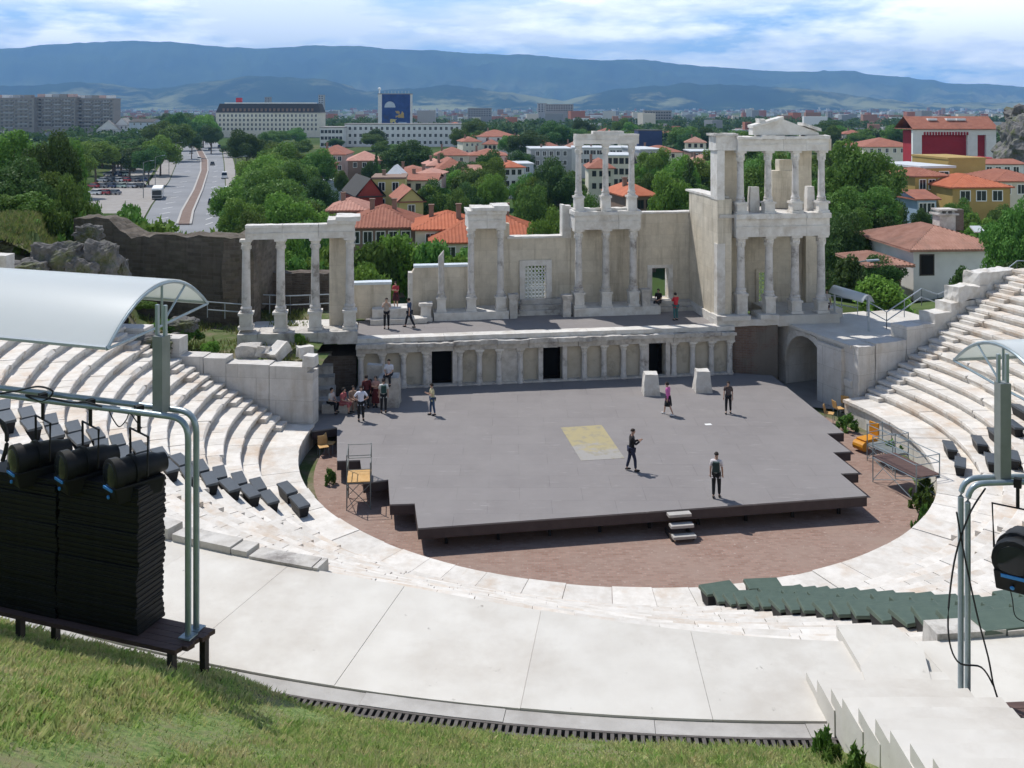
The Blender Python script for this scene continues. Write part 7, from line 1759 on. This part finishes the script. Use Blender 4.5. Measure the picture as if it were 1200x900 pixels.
for a in (('dark car driving up the right-hand carriageway, nearest', 248, 239, (.012, .012, .014), 0), ('dark car farther up the right-hand carriageway', 249, 193.5, (.02, .02, .022), 0), ('white car driving down the left-hand carriageway, nearest', 233.5, 187.5, (.72, .72, .70), 0), ('silver car on the left-hand carriageway behind the white car', 224, 180, (.4, .41, .42), 0),
          ('white car at the far bend of the road, left side', 219.5, 168.5, (.7, .7, .7), 0), ('white car at the far bend of the road, right side', 242, 169, (.7, .7, .68), 0), ('dark car at the far bend of the road', 246, 176, (.05, .05, .06), 0), ('grey car just past the far bend', 228, 168, (.3, .3, .32), 0), ('dark parked van at the kerb far up the right side', 257, 174, (.06, .07, .08), 0)):
    car(*a[:4], R(16), van='van' in a[0])
car('white van parked at the right kerb under the trees, nearer one', 265.5, 228, (.72, .72, .72), R(16), True); car('white van parked at the right kerb, farther one', 263, 209, (.68, .69, .7), R(16), True)
# bus
p_ = Pz(184, 234, TL_ + .03); bus = thing('city_bus', 'white city bus with a dark windscreen at the left kerb of the road', 'bus', tuple(p_), R(18)); b = MB(); b.box(-1.3, 1.3, -1, 10, .35, 3.0); b.build('body', M['white'], bus, bevel=.15)
b = MB(); b.box(-1.15, 1.15, -1.03, -.985, 1.2, 2.5); b.build('windscreen', M['glass'], bus); b = MB(); b.box(-1.2, 1.2, -1.04, -.985, .5, 1.1); b.build('bumper', M['roof_dark'], bus)
for s_ in (-1, 1): b = MB(); b.box(1.29 * s_ - .02, 1.29 * s_ + .02, -.6, 9.6, 1.3, 2.4); b.build('window_band', M['glass'], bus)
for x in (-1.1, 1.1):
    for y in (.9, 7.6): b = MB(); b.tube([(x - .15, y, .48), (x + .15, y, .48)], .48, 12); b.build('wheel', M['rubber'], bus)
cl_ = [('white', (.7, .7, .7)), ('silver', (.42, .43, .45)), ('dark blue', (.03, .05, .12)), ('red', (.35, .03, .03)), ('black', (.015, .015, .017)), ('pale green', (.4, .5, .42)), ('grey', (.2, .2, .21))]
k = 0
for row, (y, xs_) in enumerate(((228, (112, 122, 133)), (220, (110, 120, 129, 141, 153, 163)), (213, (120, 129, 138, 147, 157, 166)), (206, (128, 137, 146)))):
    for i, x in enumerate(xs_):
        c = cl_[(k * 3 + row) % 7]; car('%s car in the left parking lot, %s row, %s from the left' % (c[0], ('nearest', 'second', 'third', 'farthest')[row], ORD[i]), x, y, c[1], R(70 + trr.uniform(-6, 6)), grp='cars in the parking lot'); k += 1
def street_lamp(lab, px, ytop, Y, double=False):
    X = (px - 600) * Y / F; zt_ = CAMZ - (ytop - HY) * Y / F; root = thing('street_lamp', lab, 'street lamp', (X, Y, TOWN), 0, 'street lamps along the road'); h = zt_ - TOWN
    b = MB(); b.tube([(0, 0, 0), (0, 0, h)], .11, 7, .07); b.build('pole', M['greypost'], root)
    for s_ in ((-1, 1) if double else (1,)):
        b = MB(); b.tube([(0, 0, h - .1), (s_ * 1.0, 0, h + .25), (s_ * 2.0, 0, h + .42)], .06, 6); b.build('arm', M['greypost'], root); b = MB(); b.hexa([(s_ * 1.9, -.16, h + .34), (s_ * 2.8, -.16, h + .42), (s_ * 2.8, .16, h + .42), (s_ * 1.9, .16, h + .34)], [(s_ * 1.9, -.12, h + .46), (s_ * 2.8, -.12, h + .52), (s_ * 2.8, .12, h + .52), (s_ * 1.9, .12, h + .46)]); b.build('lamp_head', M['steel'], root)
street_lamp('double-armed street lamp rising behind the left colonnade beam', 322, 255, 150, True); street_lamp('double-armed street lamp in the right roadside trees', 276, 185, 235, True); street_lamp('street lamp left of the road, nearest the bus', 168, 190, 250, False); street_lamp('street lamp left of the road, second nearest', 182, 184, 270, False)
street_lamp('street lamp left of the road, third along', 198, 172, 330); street_lamp('street lamp left of the road near the bend', 206, 168, 380); street_lamp('white globe-like lamp beside the porch on the right terrace', 985, 312, 70)
